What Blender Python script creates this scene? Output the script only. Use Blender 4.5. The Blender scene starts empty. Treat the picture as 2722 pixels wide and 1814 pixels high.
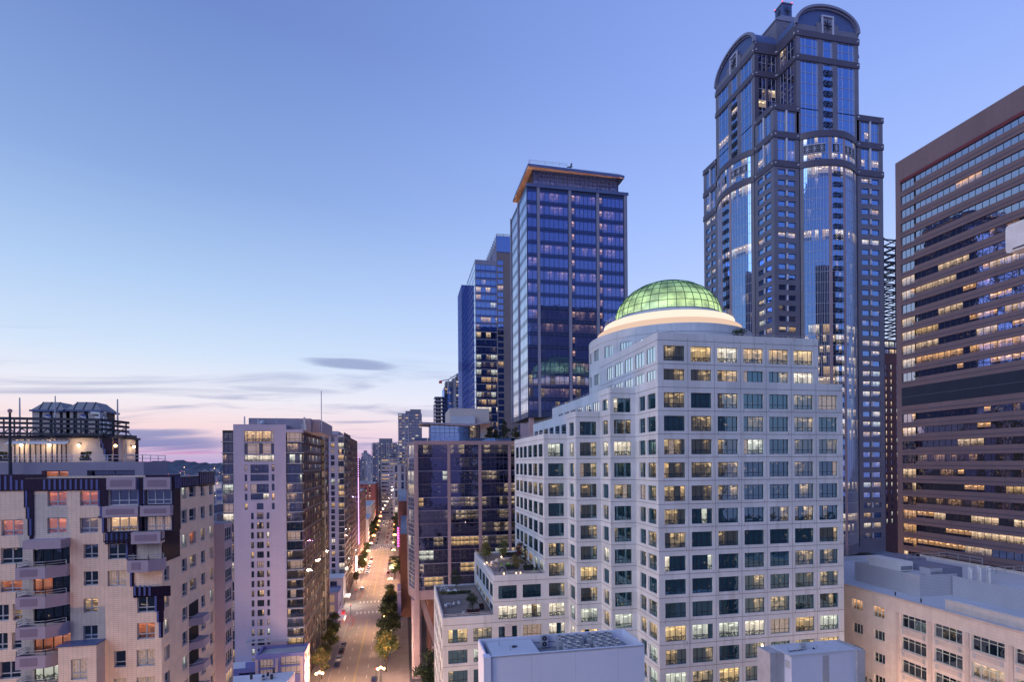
import bpy, math, random
from mathutils import Vector, Matrix
random.seed(7)
S = bpy.context.scene
COL = S.collection
# ------------------------------------------------------------------ camera
YAW = math.radians(11.35); ROLL = .0074; FPX = 1450.; CX = 1361.; CY = 1234.
cam = bpy.data.cameras.new("camera"); camo = bpy.data.objects.new("camera", cam); COL.objects.link(camo)
cam.sensor_fit = 'HORIZONTAL'; cam.sensor_width = 36.0
cam.lens = 36.0 * FPX / 2722.0
cam.shift_x = 0.0; cam.shift_y = (CY - 907.0) / 2722.0
cam.clip_start = 1.0; cam.clip_end = 40000.0
fw = Vector((math.sin(YAW), math.cos(YAW), 0)); rt = Vector((math.cos(YAW), -math.sin(YAW), 0)); up = Vector((0, 0, 1))
rx = rt * math.cos(ROLL) - up * math.sin(ROLL); uy = rt * math.sin(ROLL) + up * math.cos(ROLL)
camo.matrix_world = Matrix(((rx.x, uy.x, -fw.x, 0), (rx.y, uy.y, -fw.y, 0), (rx.z, uy.z, -fw.z, 0), (0, 0, 0, 1)))
S.camera = camo
GZ = -66.0            # street level; the camera stands on a roof 66 m above it
S.render.resolution_x = 1024; S.render.resolution_y = 683
S.view_settings.view_transform = 'Standard'; S.view_settings.look = 'None'
S.view_settings.exposure = 0.0; S.view_settings.gamma = 1.0
def lin(c):
    return tuple((x / 255. / 12.92 if x / 255. <= .04045 else ((x / 255. + .055) / 1.055) ** 2.4) for x in c)
# ------------------------------------------------------------------ sky at dusk
W = bpy.data.worlds.new("World"); S.world = W; W.use_nodes = True
nt = W.node_tree; N = nt.nodes; L = nt.links; N.clear()
def wn(t, **k):
    n = N.new(t)
    for a, b in k.items(): setattr(n, a, b)
    return n
def wmath(op, a, b=None, c=None):
    n = wn('ShaderNodeMath', operation=op)
    for i, x in enumerate((a, b, c)):
        if x is None: continue
        if isinstance(x, (int, float)): n.inputs[i].default_value = x
        else: L.new(x, n.inputs[i])
    return n.outputs[0]
tc = wn('ShaderNodeTexCoord'); sp = wn('ShaderNodeSeparateXYZ'); L.new(tc.outputs['Generated'], sp.inputs[0])
def wramp(stops, fac):
    r = wn('ShaderNodeValToRGB'); e = r.color_ramp.elements
    while len(e) > 1: e.remove(e[-1])
    e[0].position = stops[0][0]; e[0].color = lin(stops[0][1]) + (1,)
    for p, c in stops[1:]:
        q = e.new(p); q.color = lin(c) + (1,)
    L.new(fac, r.inputs[0]); return r.outputs[0]
zc = wmath('MAXIMUM', sp.outputs[2], 0.0)
left = wramp([(0.0, (168,160,208)), (.03, (214,186,212)), (.065, (240,214,218)), (.11, (232,230,240)), (.18, (202,220,243)), (.28, (172,200,238)), (.42, (134,165,219)), (.60, (106,134,198)), (1.0, (86,112,180))], zc)
right = wramp([(0.0, (214,196,228)), (.05, (232,220,240)), (.12, (216,224,250)), (.22, (192,212,253)), (.38, (164,190,252)), (.55, (140,168,240)), (.75, (118,146,218)), (1.0, (92,120,196))], zc)
hx = wmath('DIVIDE', sp.outputs[0], wmath('MAXIMUM', wmath('SQRT', wmath('ADD', wmath('MULTIPLY', sp.outputs[0], sp.outputs[0]), wmath('MULTIPLY', sp.outputs[1], sp.outputs[1]))), 1e-4))
mr = wn('ShaderNodeMapRange', interpolation_type='SMOOTHSTEP'); L.new(hx, mr.inputs[0]); mr.inputs[1].default_value = -.45; mr.inputs[2].default_value = .75
mix = wn('ShaderNodeMix', data_type='RGBA'); L.new(mr.outputs[0], mix.inputs[0]); L.new(left, mix.inputs[6]); L.new(right, mix.inputs[7])
# thin dusk clouds, streaked along the horizon
pr = wn('ShaderNodeCombineXYZ')
den = wmath('ADD', zc, .10)
L.new(wmath('DIVIDE', sp.outputs[0], den), pr.inputs[0]); L.new(wmath('MULTIPLY', wmath('DIVIDE', sp.outputs[1], den), 2.6), pr.inputs[1])
vr = wn('ShaderNodeVectorRotate', rotation_type='Z_AXIS'); vr.inputs['Angle'].default_value = .22; L.new(pr.outputs[0], vr.inputs[0])
ns = wn('ShaderNodeTexNoise'); ns.inputs['Scale'].default_value = .62; ns.inputs['Detail'].default_value = 7; ns.inputs['Roughness'].default_value = .55; ns.inputs['Distortion'].default_value = .5
L.new(vr.outputs[0], ns.inputs[0])
cr = wn('ShaderNodeMapRange', interpolation_type='SMOOTHSTEP'); L.new(ns.outputs[0], cr.inputs[0]); cr.inputs[1].default_value = .49; cr.inputs[2].default_value = .68
band = wn('ShaderNodeMapRange', interpolation_type='SMOOTHSTEP'); L.new(zc, band.inputs[0]); band.inputs[1].default_value = .24; band.inputs[2].default_value = .10
lef = wn('ShaderNodeMapRange', interpolation_type='SMOOTHSTEP'); L.new(hx, lef.inputs[0]); lef.inputs[1].default_value = .30; lef.inputs[2].default_value = -.05
cf = wmath('MULTIPLY', wmath('MULTIPLY', cr.outputs[0], band.outputs[0]), wmath('MULTIPLY', lef.outputs[0], .62))
def cloud(hc, hw, zc_, zw, k):       # a single lens-shaped bank at its own bearing
    a = wmath('DIVIDE', wmath('SUBTRACT', hx, hc), hw); e = wmath('DIVIDE', wmath('ADD', wmath('SUBTRACT', sp.outputs[2], zc_), wmath('MULTIPLY', wmath('SUBTRACT', ns.outputs[0], .5), zw * 3.2)), zw)
    q = wmath('ADD', wmath('MULTIPLY', a, a), wmath('MULTIPLY', e, e)); m_ = wn('ShaderNodeMapRange', interpolation_type='SMOOTHSTEP'); L.new(q, m_.inputs[0]); m_.inputs[1].default_value = 1.25; m_.inputs[2].default_value = .2
    return wmath('MULTIPLY', m_.outputs[0], k)
for c_ in (cloud(-.085, .085, .176, .010, .75), cloud(-.40, .14, .036, .016, .9), cloud(-.19, .10, .128, .006, .4)): cf = wmath('MAXIMUM', cf, c_)
ccol = wramp([(0.0, (150,140,200)), (.008, (236,150,190)), (.018, (216,140,190)), (.028, (120,128,184)), (.06, (136,144,190)), (.2, (134,148,192))], zc)
mx2 = wn('ShaderNodeMix', data_type='RGBA'); L.new(cf, mx2.inputs[0]); L.new(mix.outputs[2], mx2.inputs[6]); L.new(ccol, mx2.inputs[7])
# darker blue sky to the east, behind the camera
bk = wn('ShaderNodeMapRange', interpolation_type='SMOOTHSTEP'); L.new(sp.outputs[1], bk.inputs[0]); bk.inputs[1].default_value = .1; bk.inputs[2].default_value = -.5
mx3 = wn('ShaderNodeMix', data_type='RGBA', blend_type='MULTIPLY'); L.new(bk.outputs[0], mx3.inputs[0]); L.new(mx2.outputs[2], mx3.inputs[6]); mx3.inputs[7].default_value = (.62, .66, .82, 1)
sky = wn('ShaderNodeTexSky', sky_type='NISHITA'); sky.sun_disc = False; sky.sun_elevation = math.radians(-1.5); sky.sun_rotation = math.radians(-70)
b1 = wn('ShaderNodeBackground'); b2 = wn('ShaderNodeBackground'); ad = wn('ShaderNodeAddShader'); wo = wn('ShaderNodeOutputWorld')
L.new(mx3.outputs[2], b1.inputs[0]); b1.inputs[1].default_value = 1.06
L.new(sky.outputs[0], b2.inputs[0]); b2.inputs[1].default_value = .05
L.new(b1.outputs[0], ad.inputs[0]); L.new(b2.outputs[0], ad.inputs[1]); L.new(ad.outputs[0], wo.inputs[0])
# ------------------------------------------------------------------ the last glow of the sky, broad and soft
sl = bpy.data.lights.new("sun", 'SUN'); sl.energy = 1.45; sl.angle = math.radians(50); sl.color = (.76, .83, 1.0)
so = bpy.data.objects.new("sun", sl); COL.objects.link(so)
so.rotation_euler = Vector((.74, .50, -.55)).to_track_quat('-Z', 'Y').to_euler()
# ------------------------------------------------------------------ pixel <-> plane helpers (coordinates on real planes)
def ray(x, y):
    u = x - CX; v = CY - y
    a = (u * math.cos(ROLL) + v * math.sin(ROLL)) / FPX; b = (-u * math.sin(ROLL) + v * math.cos(ROLL)) / FPX
    return Vector((fw.x + a * rt.x, fw.y + a * rt.y, b))
def onY(x, y, Y): d = ray(x, y); return d * (Y / d.y)
def onX(x, y, X): d = ray(x, y); return d * (X / d.x)
def onZ(x, y, Z): d = ray(x, y); return d * (Z / d.z)
def proj(p):
    D = p[0] * fw.x + p[1] * fw.y
    if D < 1: return None
    a = (p[0] * rt.x + p[1] * rt.y) / D * FPX; b = p[2] / D * FPX
    return (CX + a, CY - b, D)
# ------------------------------------------------------------------ mesh builder
class MB:
    def __init__(s): s.v = []; s.f = []; s.m = []; s.u = []; s.mats = []; s.sm = []
    def mi(s, m):
        for i, x in enumerate(s.mats):
            if x is m: return i
        s.mats.append(m); return len(s.mats) - 1
    def face(s, pts, m, uv=None, smooth=False):
        k = len(s.v); s.v += [tuple(p) for p in pts]; s.f.append(tuple(range(k, k + len(pts)))); s.m.append(s.mi(m)); s.sm.append(smooth)
        s.u += uv if uv else [(0, 0)] * len(pts)
    def box(s, x0, x1, y0, y1, z0, z1, m, skip=''):
        a = [(x0,y0,z0),(x1,y0,z0),(x1,y1,z0),(x0,y1,z0),(x0,y0,z1),(x1,y0,z1),(x1,y1,z1),(x0,y1,z1)]
        for k, q in (('f',(0,1,5,4)),('r',(1,2,6,5)),('b',(2,3,7,6)),('l',(3,0,4,7)),('t',(4,5,6,7)),('d',(3,2,1,0))):
            if k not in skip: s.face([a[i] for i in q], m)
    def obox(s, c, ax, ay, az, m):           # centre, half axis vectors
        c = Vector(c); ax = Vector(ax); ay = Vector(ay); az = Vector(az)
        p = [c - ax - ay - az, c + ax - ay - az, c + ax + ay - az, c - ax + ay - az, c - ax - ay + az, c + ax - ay + az, c + ax + ay + az, c - ax + ay + az]
        for q in ((0,1,5,4),(1,2,6,5),(2,3,7,6),(3,0,4,7),(4,5,6,7),(3,2,1,0)): s.face([p[i] for i in q], m)
    def bar(s, p, q, w, h, m):               # box along p-q
        p = Vector(p); q = Vector(q); d = q - p
        if d.length < 1e-5: return
        t = d.normalized(); a = Vector((0,0,1)).cross(t)
        if a.length < 1e-3: a = Vector((1,0,0))
        a.normalize(); b = t.cross(a)
        s.obox((p + q) / 2, d / 2, a * w / 2, b * h / 2, m)
    def cyl(s, p, q, r0, r1, n, m, cap=True, smooth=True):
        p = Vector(p); q = Vector(q); t = (q - p).normalized(); a = Vector((0,0,1)).cross(t)
        if a.length < 1e-3: a = Vector((1,0,0))
        a.normalize(); b = t.cross(a)
        A = [p + a * r0 * math.cos(i*2*math.pi/n) + b * r0 * math.sin(i*2*math.pi/n) for i in range(n)]
        B = [q + a * r1 * math.cos(i*2*math.pi/n) + b * r1 * math.sin(i*2*math.pi/n) for i in range(n)]
        for i in range(n): j = (i + 1) % n; s.face([A[i], A[j], B[j], B[i]], m, smooth=smooth)
        if cap: s.face(A[::-1], m); s.face(B, m)
    def ball(s, c, r, m, n=8, k=5, sz=1.0):
        c = Vector(c)
        def P(i, j):
            th = math.pi * j / k; ph = 2 * math.pi * i / n
            return c + Vector((r * math.sin(th) * math.cos(ph), r * math.sin(th) * math.sin(ph), r * sz * math.cos(th)))
        for j in range(k):
            for i in range(n):
                q = [P(i, j), P(i, j + 1), P(i + 1, j + 1), P(i + 1, j)]
                if j == 0: q = [q[0], q[1], q[2]]
                elif j == k - 1: q = [q[0], q[1], q[3]]
                s.face(q, m, smooth=True)
    def prism(s, poly, z0, z1, m, mt=None, top=True, bottom=False, sides=True):   # poly counter-clockwise seen from above
        n = len(poly)
        if sides:
            for i in range(n):
                a = poly[i]; b = poly[(i + 1) % n]; s.face([(a[0],a[1],z0),(b[0],b[1],z0),(b[0],b[1],z1),(a[0],a[1],z1)], m)
        if top: s.face([(a[0], a[1], z1) for a in poly], mt or m)
        if bottom: s.face([(a[0], a[1], z0) for a in poly][::-1], m)
    def build(s, name, parent=None, **props):
        if not s.f: return None
        me = bpy.data.meshes.new(name); me.from_pydata(s.v, [], s.f)
        for m in s.mats: me.materials.append(m)
        me.polygons.foreach_set('material_index', s.m); me.polygons.foreach_set('use_smooth', s.sm)
        ul = me.uv_layers.new(name='UVMap'); ul.data.foreach_set('uv', [c for t in s.u for c in t]); me.update()
        o = bpy.data.objects.new(name, me); COL.objects.link(o)
        if parent is not None:
            o.parent = parent
            pm = parent; loc = Vector((0,0,0))
            while pm is not None: loc += pm.location; pm = pm.parent
            o.location = -loc
        for k, v in props.items(): o[k] = v
        return o
def tag(o, label=None, cat=None, group=None, kind=None):
    if label: o['label'] = label
    if cat: o['category'] = cat
    if group: o['group'] = group
    if kind: o['kind'] = kind
    return o
def thing(name, loc, label, cat, group=None):
    o = bpy.data.objects.new(name, None); COL.objects.link(o); o.location = loc; o.empty_display_size = 1
    return tag(o, label, cat, group)
def copy_tree(o, loc, label=None, rz=None, parent=None):
    c = o.copy(); COL.objects.link(c)
    if parent is None:
        c.location = loc
        if rz is not None: c.rotation_euler.z = rz
        if label: c['label'] = label
    else: c.parent = parent
    for ch in o.children: copy_tree(ch, None, parent=c)
    return c
# ------------------------------------------------------------------ materials
def new_mat(name):
    m = bpy.data.materials.new(name); m.use_nodes = True; m.node_tree.nodes.clear(); return m
class NT:
    def __init__(s, m): s.t = m.node_tree
    def n(s, t, **k):
        x = s.t.nodes.new(t)
        for a, b in k.items(): setattr(x, a, b)
        return x
    def l(s, a, b): s.t.links.new(a, b)
    def val(s, inp, x):
        if isinstance(x, (int, float)): inp.default_value = x
        elif isinstance(x, tuple): inp.default_value = x if len(x) == 4 or inp.type == 'VECTOR' else x + (1,)
        else: s.l(x, inp)
    def math(s, op, a, b=None, c=None, clamp=False):
        n = s.n('ShaderNodeMath', operation=op, use_clamp=clamp)
        for i, x in enumerate((a, b, c)):
            if x is not None: s.val(n.inputs[i], x)
        return n.outputs[0]
    def mix(s, f, a, b, bt='MIX'):
        n = s.n('ShaderNodeMix', data_type='RGBA', blend_type=bt); s.val(n.inputs[0], f); s.val(n.inputs[6], a); s.val(n.inputs[7], b); return n.outputs[2]
    def mr(s, x, a, b, c=0., d=1., smooth=True):
        n = s.n('ShaderNodeMapRange'); n.interpolation_type = 'SMOOTHSTEP' if smooth else 'LINEAR'
        s.val(n.inputs[0], x); n.inputs[1].default_value = a; n.inputs[2].default_value = b; n.inputs[3].default_value = c; n.inputs[4].default_value = d; return n.outputs[0]
    def noise(s, vec, scale, detail=3, rough=.5, dim='3D'):
        n = s.n('ShaderNodeTexNoise'); n.inputs['Scale'].default_value = scale; n.inputs['Detail'].default_value = detail; n.inputs['Roughness'].default_value = rough
        s.l(vec, n.inputs['Vector']); return n.outputs[0]
    def scale(s, vec, sc):
        n = s.n('ShaderNodeMapping'); s.l(vec, n.inputs[0]); n.inputs['Scale'].default_value = sc; return n.outputs[0]
def paint(name, col, rough=.75, var=.12, scale=.35, bump=0., metal=0., streak=.0, joint=None, jcol=.55, spec=.35, panel=None):
    """painted / stone / concrete surface: base colour, weathering noise, optional rain streaks and joints (dx, dz, width)"""
    m = new_mat(name); t = NT(m); g = t.n('ShaderNodeNewGeometry'); P = g.outputs['Position']
    c = t.mix(t.mr(t.noise(P, scale, 5, .6), .3, .7), tuple(x * (1 - var) for x in col), tuple(min(1, x * (1 + var)) for x in col))
    c = t.mix(t.mr(t.noise(P, scale * 12, 2), .35, .65, 0, .5), c, tuple(x * (1 - var * .8) for x in col))
    if streak: c = t.mix(t.mr(t.noise(t.scale(P, (1.1, 1.1, .07)), 1.0, 4, .6), .52, .78, 0, streak), c, tuple(x * .45 for x in col))
    if panel:
        px_, pz_, am = panel; q_ = t.n('ShaderNodeVectorMath', operation='FLOOR'); t.l(t.scale(P, (1 / px_, 1 / px_, 1 / pz_)), q_.inputs[0]); wn_ = t.n('ShaderNodeTexWhiteNoise'); wn_.noise_dimensions = '3D'; t.l(q_.outputs[0], wn_.inputs['Vector'])
        c = t.mix(t.math('MULTIPLY', wn_.outputs['Value'], am), c, tuple(x * .6 for x in col))
    if joint:
        dx, dz, w = joint; s = t.n('ShaderNodeSeparateXYZ'); t.l(P, s.inputs[0])
        def line(x, d): return t.math('LESS_THAN', t.math('FRACT', t.math('DIVIDE', x, d)), w / d)
        jj = line(s.outputs[2], dz)
        if dx:
            nn = t.n('ShaderNodeSeparateXYZ'); t.l(g.outputs['Normal'], nn.inputs[0])
            ax = t.math('ABSOLUTE', nn.outputs[0]); xx = t.math('ADD', t.math('MULTIPLY', s.outputs[1], t.math('GREATER_THAN', ax, .7)), t.math('MULTIPLY', s.outputs[0], t.math('LESS_THAN', ax, .7)))
            jj = t.math('MAXIMUM', jj, line(xx, dx))
        c = t.mix(jj, c, tuple(x * jcol for x in col))
    b = t.n('ShaderNodeBsdfPrincipled'); t.val(b.inputs['Base Color'], c); b.inputs['Roughness'].default_value = rough; b.inputs['Metallic'].default_value = metal; b.inputs['Specular IOR Level'].default_value = spec
    if bump:
        bn = t.n('ShaderNodeBump'); bn.inputs['Strength'].default_value = bump; bn.inputs['Distance'].default_value = .05; t.l(t.noise(P, 6, 3), bn.inputs['Height']); t.l(bn.outputs[0], b.inputs['Normal'])
    o = t.n('ShaderNodeOutputMaterial'); t.l(b.outputs[0], o.inputs[0]); return m
def glow(name, col, st):
    m = new_mat(name); t = NT(m); e = t.n('ShaderNodeEmission'); e.inputs[0].default_value = tuple(col) + (1,); e.inputs[1].default_value = st
    o = t.n('ShaderNodeOutputMaterial'); t.l(e.outputs[0], o.inputs[0]); return m
def glass(name, mode='dark', tint=(.45,.6,.9), refl=.5, base=(.02,.025,.04), lit=1.0, col=(1,.72,.42), wavy=.12, rough=.02):
    """window pane: coated glass mirroring the city over a room that is dark, dim, lit or curtained; UV.x metres, UV.y 0..1 sill to head"""
    m = new_mat(name); t = NT(m); uv = t.n('ShaderNodeUVMap').outputs[0]; g = t.n('ShaderNodeNewGeometry'); P = g.outputs['Position']
    s = t.n('ShaderNodeSeparateXYZ'); t.l(uv, s.inputs[0]); U, V = s.outputs[0], s.outputs[1]
    vz = t.n('ShaderNodeCombineXYZ'); t.l(U, vz.inputs[0]); t.l(t.math('MULTIPLY', V, 2.6), vz.inputs[1]); Q = vz.outputs[0]
    vo = t.n('ShaderNodeTexVoronoi'); vo.feature = 'F1'; vo.distance = 'CHEBYCHEV'; vo.inputs['Scale'].default_value = 1.15; t.l(t.scale(Q, (1, .8, 1)), vo.inputs['Vector'])
    vs = t.n('ShaderNodeSeparateXYZ'); t.l(vo.outputs['Color'], vs.inputs[0]); rnd = vs.outputs[0]
    big = t.noise(t.scale(Q, (.35, .35, 1)), 1.0, 2)
    ceil = t.math('MULTIPLY', t.math('MULTIPLY', t.math('GREATER_THAN', V, .70), t.math('LESS_THAN', V, .93)), t.mr(t.noise(t.scale(Q, (1.1, 3.2, 1)), 1.0, 0), .50, .58))
    u1 = t.n('ShaderNodeCombineXYZ'); t.l(U, u1.inputs[0]); U1 = u1.outputs[0]
    sky_ = t.noise(t.scale(U1, (2.4, 1, 1)), 1.0, 3, .6); wall = t.noise(t.scale(U1, (.9, 1, 1)), 1.0, 0)
    furn = t.math('LESS_THAN', V, t.math('MULTIPLY', sky_, .62)); furn = t.math('MULTIPLY', furn, t.mr(t.noise(t.scale(Q, (3.2, 3.0, 1)), 1.0, 1), .40, .50))
    pict = t.math('MULTIPLY', t.math('GREATER_THAN', rnd, .80), t.math('LESS_THAN', V, .66))
    half = t.mr(t.noise(t.scale(U1, (.30, 1, 1)), 1.0, 0), .46, .54)
    fine = t.noise(t.scale(Q, (3, 3, 1)), 1.0, 1)
    room = t.math('MULTIPLY', t.mr(wall, .38, .62, .62, 1.0), t.mr(V, 0, 1, .72, 1.08))
    room = t.math('MULTIPLY', room, t.math('SUBTRACT', 1, t.math('MULTIPLY', pict, .5)))
    if mode == 'warm':
        e = t.math('ADD', room, t.math('MULTIPLY', ceil, .9)); e = t.math('MULTIPLY', e, t.mr(furn, 0, 1, 1, .22)); st = lit
    elif mode == 'dim':
        e = t.math('ADD', t.math('MULTIPLY', room, t.math('MULTIPLY', half, t.mr(rnd, .2, .8, .15, .8))), t.math('MULTIPLY', ceil, t.math('MULTIPLY', half, 1.1)))
        e = t.math('MULTIPLY', t.math('ADD', .05, e), t.mr(furn, 0, 1, 1, .22)); st = lit * .42
    elif mode == 'spots':
        e = t.math('ADD', t.math('MULTIPLY', ceil, 1.3), t.math('MULTIPLY', t.math('GREATER_THAN', V, .35), .28)); st = lit
    elif mode == 'curtain':
        e = t.math('ADD', .55, t.math('MULTIPLY', t.math('SINE', t.math('MULTIPLY', U, 26)), .2)); e = t.math('MULTIPLY', e, t.mr(V, .02, .1, .7, 1)); st = lit
    else:
        e = t.math('MULTIPLY', t.mr(rnd, .86, .97), t.mr(fine, .56, .66)); e = t.math('MULTIPLY', e, t.mr(V, .2, .5)); st = lit * .5
    em = t.n('ShaderNodeEmission'); t.val(em.inputs[0], t.mix(t.mr(rnd, .2, .9), col, tuple(x * .84 + y * .16 for x, y in zip(col, (1, .92, .74))))); t.val(em.inputs[1], t.math('MULTIPLY', e, st))
    df = t.n('ShaderNodeBsdfDiffuse'); t.val(df.inputs[0], t.mix(t.mr(fine, .3, .7), base, tuple(x * .5 for x in base)))
    ins = t.n('ShaderNodeAddShader'); t.l(em.outputs[0], ins.inputs[0]); t.l(df.outputs[0], ins.inputs[1])
    gl = t.n('ShaderNodeBsdfGlossy'); gl.inputs[0].default_value = tuple(tint) + (1,); gl.inputs['Roughness'].default_value = rough
    if wavy:
        bn = t.n('ShaderNodeBump'); bn.inputs['Strength'].default_value = wavy; bn.inputs['Distance'].default_value = .12; t.l(t.noise(P, .55, 2, .45), bn.inputs['Height']); t.l(bn.outputs[0], gl.inputs['Normal'])
    fr = t.n('ShaderNodeFresnel'); fr.inputs[0].default_value = 1.5
    mx = t.n('ShaderNodeMixShader'); t.val(mx.inputs[0], t.math('ADD', refl, t.math('MULTIPLY', fr.outputs[0], 1 - refl), clamp=True)); t.l(ins.outputs[0], mx.inputs[1]); t.l(gl.outputs[0], mx.inputs[2])
    o = t.n('ShaderNodeOutputMaterial'); t.l(mx.outputs[0], o.inputs[0]); return m
# ------------------------------------------------------------------ facades
def nrm(u): return Vector((u.y, -u.x, 0))
def wallface(mb, p0, p1, z0, z1, wins, mat, rec=.3, rev=None):
    """wall from p0 to p1 (left to right seen from outside) with real openings"""
    p0 = Vector((p0[0], p0[1], 0)); p1 = Vector((p1[0], p1[1], 0)); Lw = (p1 - p0).length; u = (p1 - p0) / Lw; n = nrm(u)
    def P(a, z, d=0): q = p0 + u * a - n * d; return (q.x, q.y, z)
    zs = sorted({round(x, 3) for w in wins for x in w[2:4]} | {z0, z1}); zs = [z for z in zs if z0 - 1e-4 <= z <= z1 + 1e-4]
    for i in range(len(zs) - 1):
        a, b = zs[i], zs[i + 1]; zm = (a + b) / 2
        if b - a < 1e-3: continue
        row = sorted((w[0], w[1]) for w in wins if w[2] < zm < w[3]); x = 0
        for s0, s1 in row + [(Lw, Lw)]:
            if s0 > x + 1e-3: mb.face([P(x, a), P(s0, a), P(s0, b), P(x, b)], mat)
            x = max(x, s1)
    rev = rev or mat
    for w in wins:
        a, b, c, d = w[:4]
        mb.face([P(a, c), P(b, c), P(b, c, rec), P(a, c, rec)], rev); mb.face([P(a, d, rec), P(b, d, rec), P(b, d), P(a, d)], rev)
        mb.face([P(a, c), P(a, c, rec), P(a, d, rec), P(a, d)], rev); mb.face([P(b, c, rec), P(b, c), P(b, d), P(b, d, rec)], rev)
def bars(mb, P, a, b, c, d, fx, fz, bw, mat, off, edge=None, deep=.05):
    """frame and mullions of one opening, standing proud of the pane; P(u,z,depth)"""
    e = bw if edge is None else edge
    def strip(x0, x1, za, zb):
        mb.face([P(x0, za, off), P(x1, za, off), P(x1, zb, off), P(x0, zb, off)], mat)
        if x1 - x0 < zb - za:
            mb.face([P(x0, za, off + deep), P(x0, za, off), P(x0, zb, off), P(x0, zb, off + deep)], mat); mb.face([P(x1, za, off), P(x1, za, off + deep), P(x1, zb, off + deep), P(x1, zb, off)], mat)
        else:
            mb.face([P(x0, zb, off), P(x1, zb, off), P(x1, zb, off + deep), P(x0, zb, off + deep)], mat); mb.face([P(x0, za, off + deep), P(x1, za, off + deep), P(x1, za, off), P(x0, za, off)], mat)
    if e:
        strip(a, a + e, c, d); strip(b - e, b, c, d); strip(a + e, b - e, c, c + e); strip(a + e, b - e, d - e, d)
    xs = [a + (b - a) * f for f in fx]; ed = [a + e] + xs + [b - e]
    for x in xs: strip(x - bw / 2, x + bw / 2, c + e, d - e)
    for f in fz:
        z = c + (d - c) * f
        for i in range(len(ed) - 1):
            strip(ed[i] + (bw / 2 if i else 0), ed[i + 1] - (bw / 2 if i < len(ed) - 2 else 0), z - bw / 2, z + bw / 2)
ALT = {}
class Bld:
    def __init__(s, name, label, cat, base, group=None):
        s.root = thing(name, base, label, cat, group); s.wall = MB(); s.roof = MB(); s.wins = []; s.parts = {}
    def part(s, name):
        if name not in s.parts: s.parts[name] = MB()
        return s.parts[name]
    def facade(s, p0, p1, z0, z1, wins, mat, spec, rec=.3, rev=None):
        """wins: (u0,u1,z0,z1) or with a 5th item, its own spec"""
        wallface(s.wall, p0, p1, z0, z1, wins, mat, rec, rev)
        a = Vector((p0[0], p0[1], 0)); b = Vector((p1[0], p1[1], 0)); u = (b - a).normalized()
        for w in wins: s.wins.append((a, u, w, w[4] if len(w) > 4 and w[4] else spec, rec))
    def pane(s, mb, mf, rec):
        a, u, w, sp, rc = rec; n = nrm(u); x0, x1, z0, z1 = w[:4]
        def P(x, z, d): q = a + u * x - n * d; return (q.x, q.y, z)
        fx = sp.get('fx', []); fz = sp.get('fz', []); cols = [0] + list(fx) + [1]; rows = [0] + list(fz) + [1]
        pick = sp['pick'](len(cols) - 1, len(rows) - 1, w); off = random.random() * 60; alt = {}
        for i in range(len(cols) - 1):
            for j in (range(len(rows) - 1) if sp.get('rowsplit') else (0,)):
                v0, v1 = (rows[j], rows[j + 1]) if sp.get('rowsplit') else (0, 1)
                m = pick[i] if not sp.get('rowsplit') else pick[i][j]
                xa = x0 + (x1 - x0) * cols[i]; xb = x0 + (x1 - x0) * cols[i + 1]; za = z0 + (z1 - z0) * v0; zb = z0 + (z1 - z0) * v1
                if m.name in ALT: m = alt.setdefault(m.name, random.choice(ALT[m.name]))
                q0, q1 = (v0, v1)
                if sp.get('rowsplit'): q0, q1 = 0., 1.
                mb.face([P(xa, za, rc), P(xb, za, rc), P(xb, zb, rc), P(xa, zb, rc)], m, [(off + xa, q0), (off + xb, q0), (off + xb, q1), (off + xa, q1)])
        bars(mf, P, x0, x1, z0, z1, fx, fz, sp.get('bw', .07), sp['frame'], rc - sp.get('proud', .06), sp.get('edge'), sp.get('proud', .06))
    def finish(s, cap=100, framechild=False, winname='window'):
        def score(r):
            a, u, w, sp, rc = r; q = a + u * (w[0] + w[1]) / 2; c = Vector((q.x, q.y, (w[2] + w[3]) / 2)); pj = proj(c); n = nrm(u)
            if pj is None or not (-60 < pj[0] < 2782 and -60 < pj[1] < 1874): return 0
            f = -n.dot(c) / c.length
            return max(0, f) * (w[1] - w[0]) * (w[3] - w[2]) / c.length_squared
        ws = sorted(s.wins, key=score, reverse=True); s.wall.build('wall', s.root); s.roof.build('roof', s.root)
        one = [r for r in ws[:cap] if score(r) > 0]; rest = ws[len(one):]
        for r in one:
            mb = MB(); mf = MB() if framechild else mb; s.pane(mb, mf, r); o = mb.build(winname, s.root)
            if framechild: mf.build('frame', o)
        if rest:
            mb = MB()
            for r in rest: s.pane(mb, mb, r)
            mb.build(winname, s.root, kind='stuff')
        for k, mb in s.parts.items(): mb.build(k.split('#')[0], s.root)
        return s.root
def choose(opts):
    ms = [o[0] for o in opts]; ws = [o[1] for o in opts]
    return lambda: random.choices(ms, ws)[0]
def whole(opts, alt=None, pa=0.):
    """one room behind all panes; with chance pa a pane differs"""
    c = choose(opts); a = choose(alt or opts)
    def f(nc, nr, w):
        m = c(); return [a() if random.random() < pa else m for _ in range(nc)]
    return f
def rowsplit(opts, pa=.15):
    c = choose(opts)
    def f(nc, nr, w):
        rows = [c() for _ in range(nr)]; return [[c() if random.random() < pa else rows[j] for j in range(nr)] for _ in range(nc)]
    return f
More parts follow.
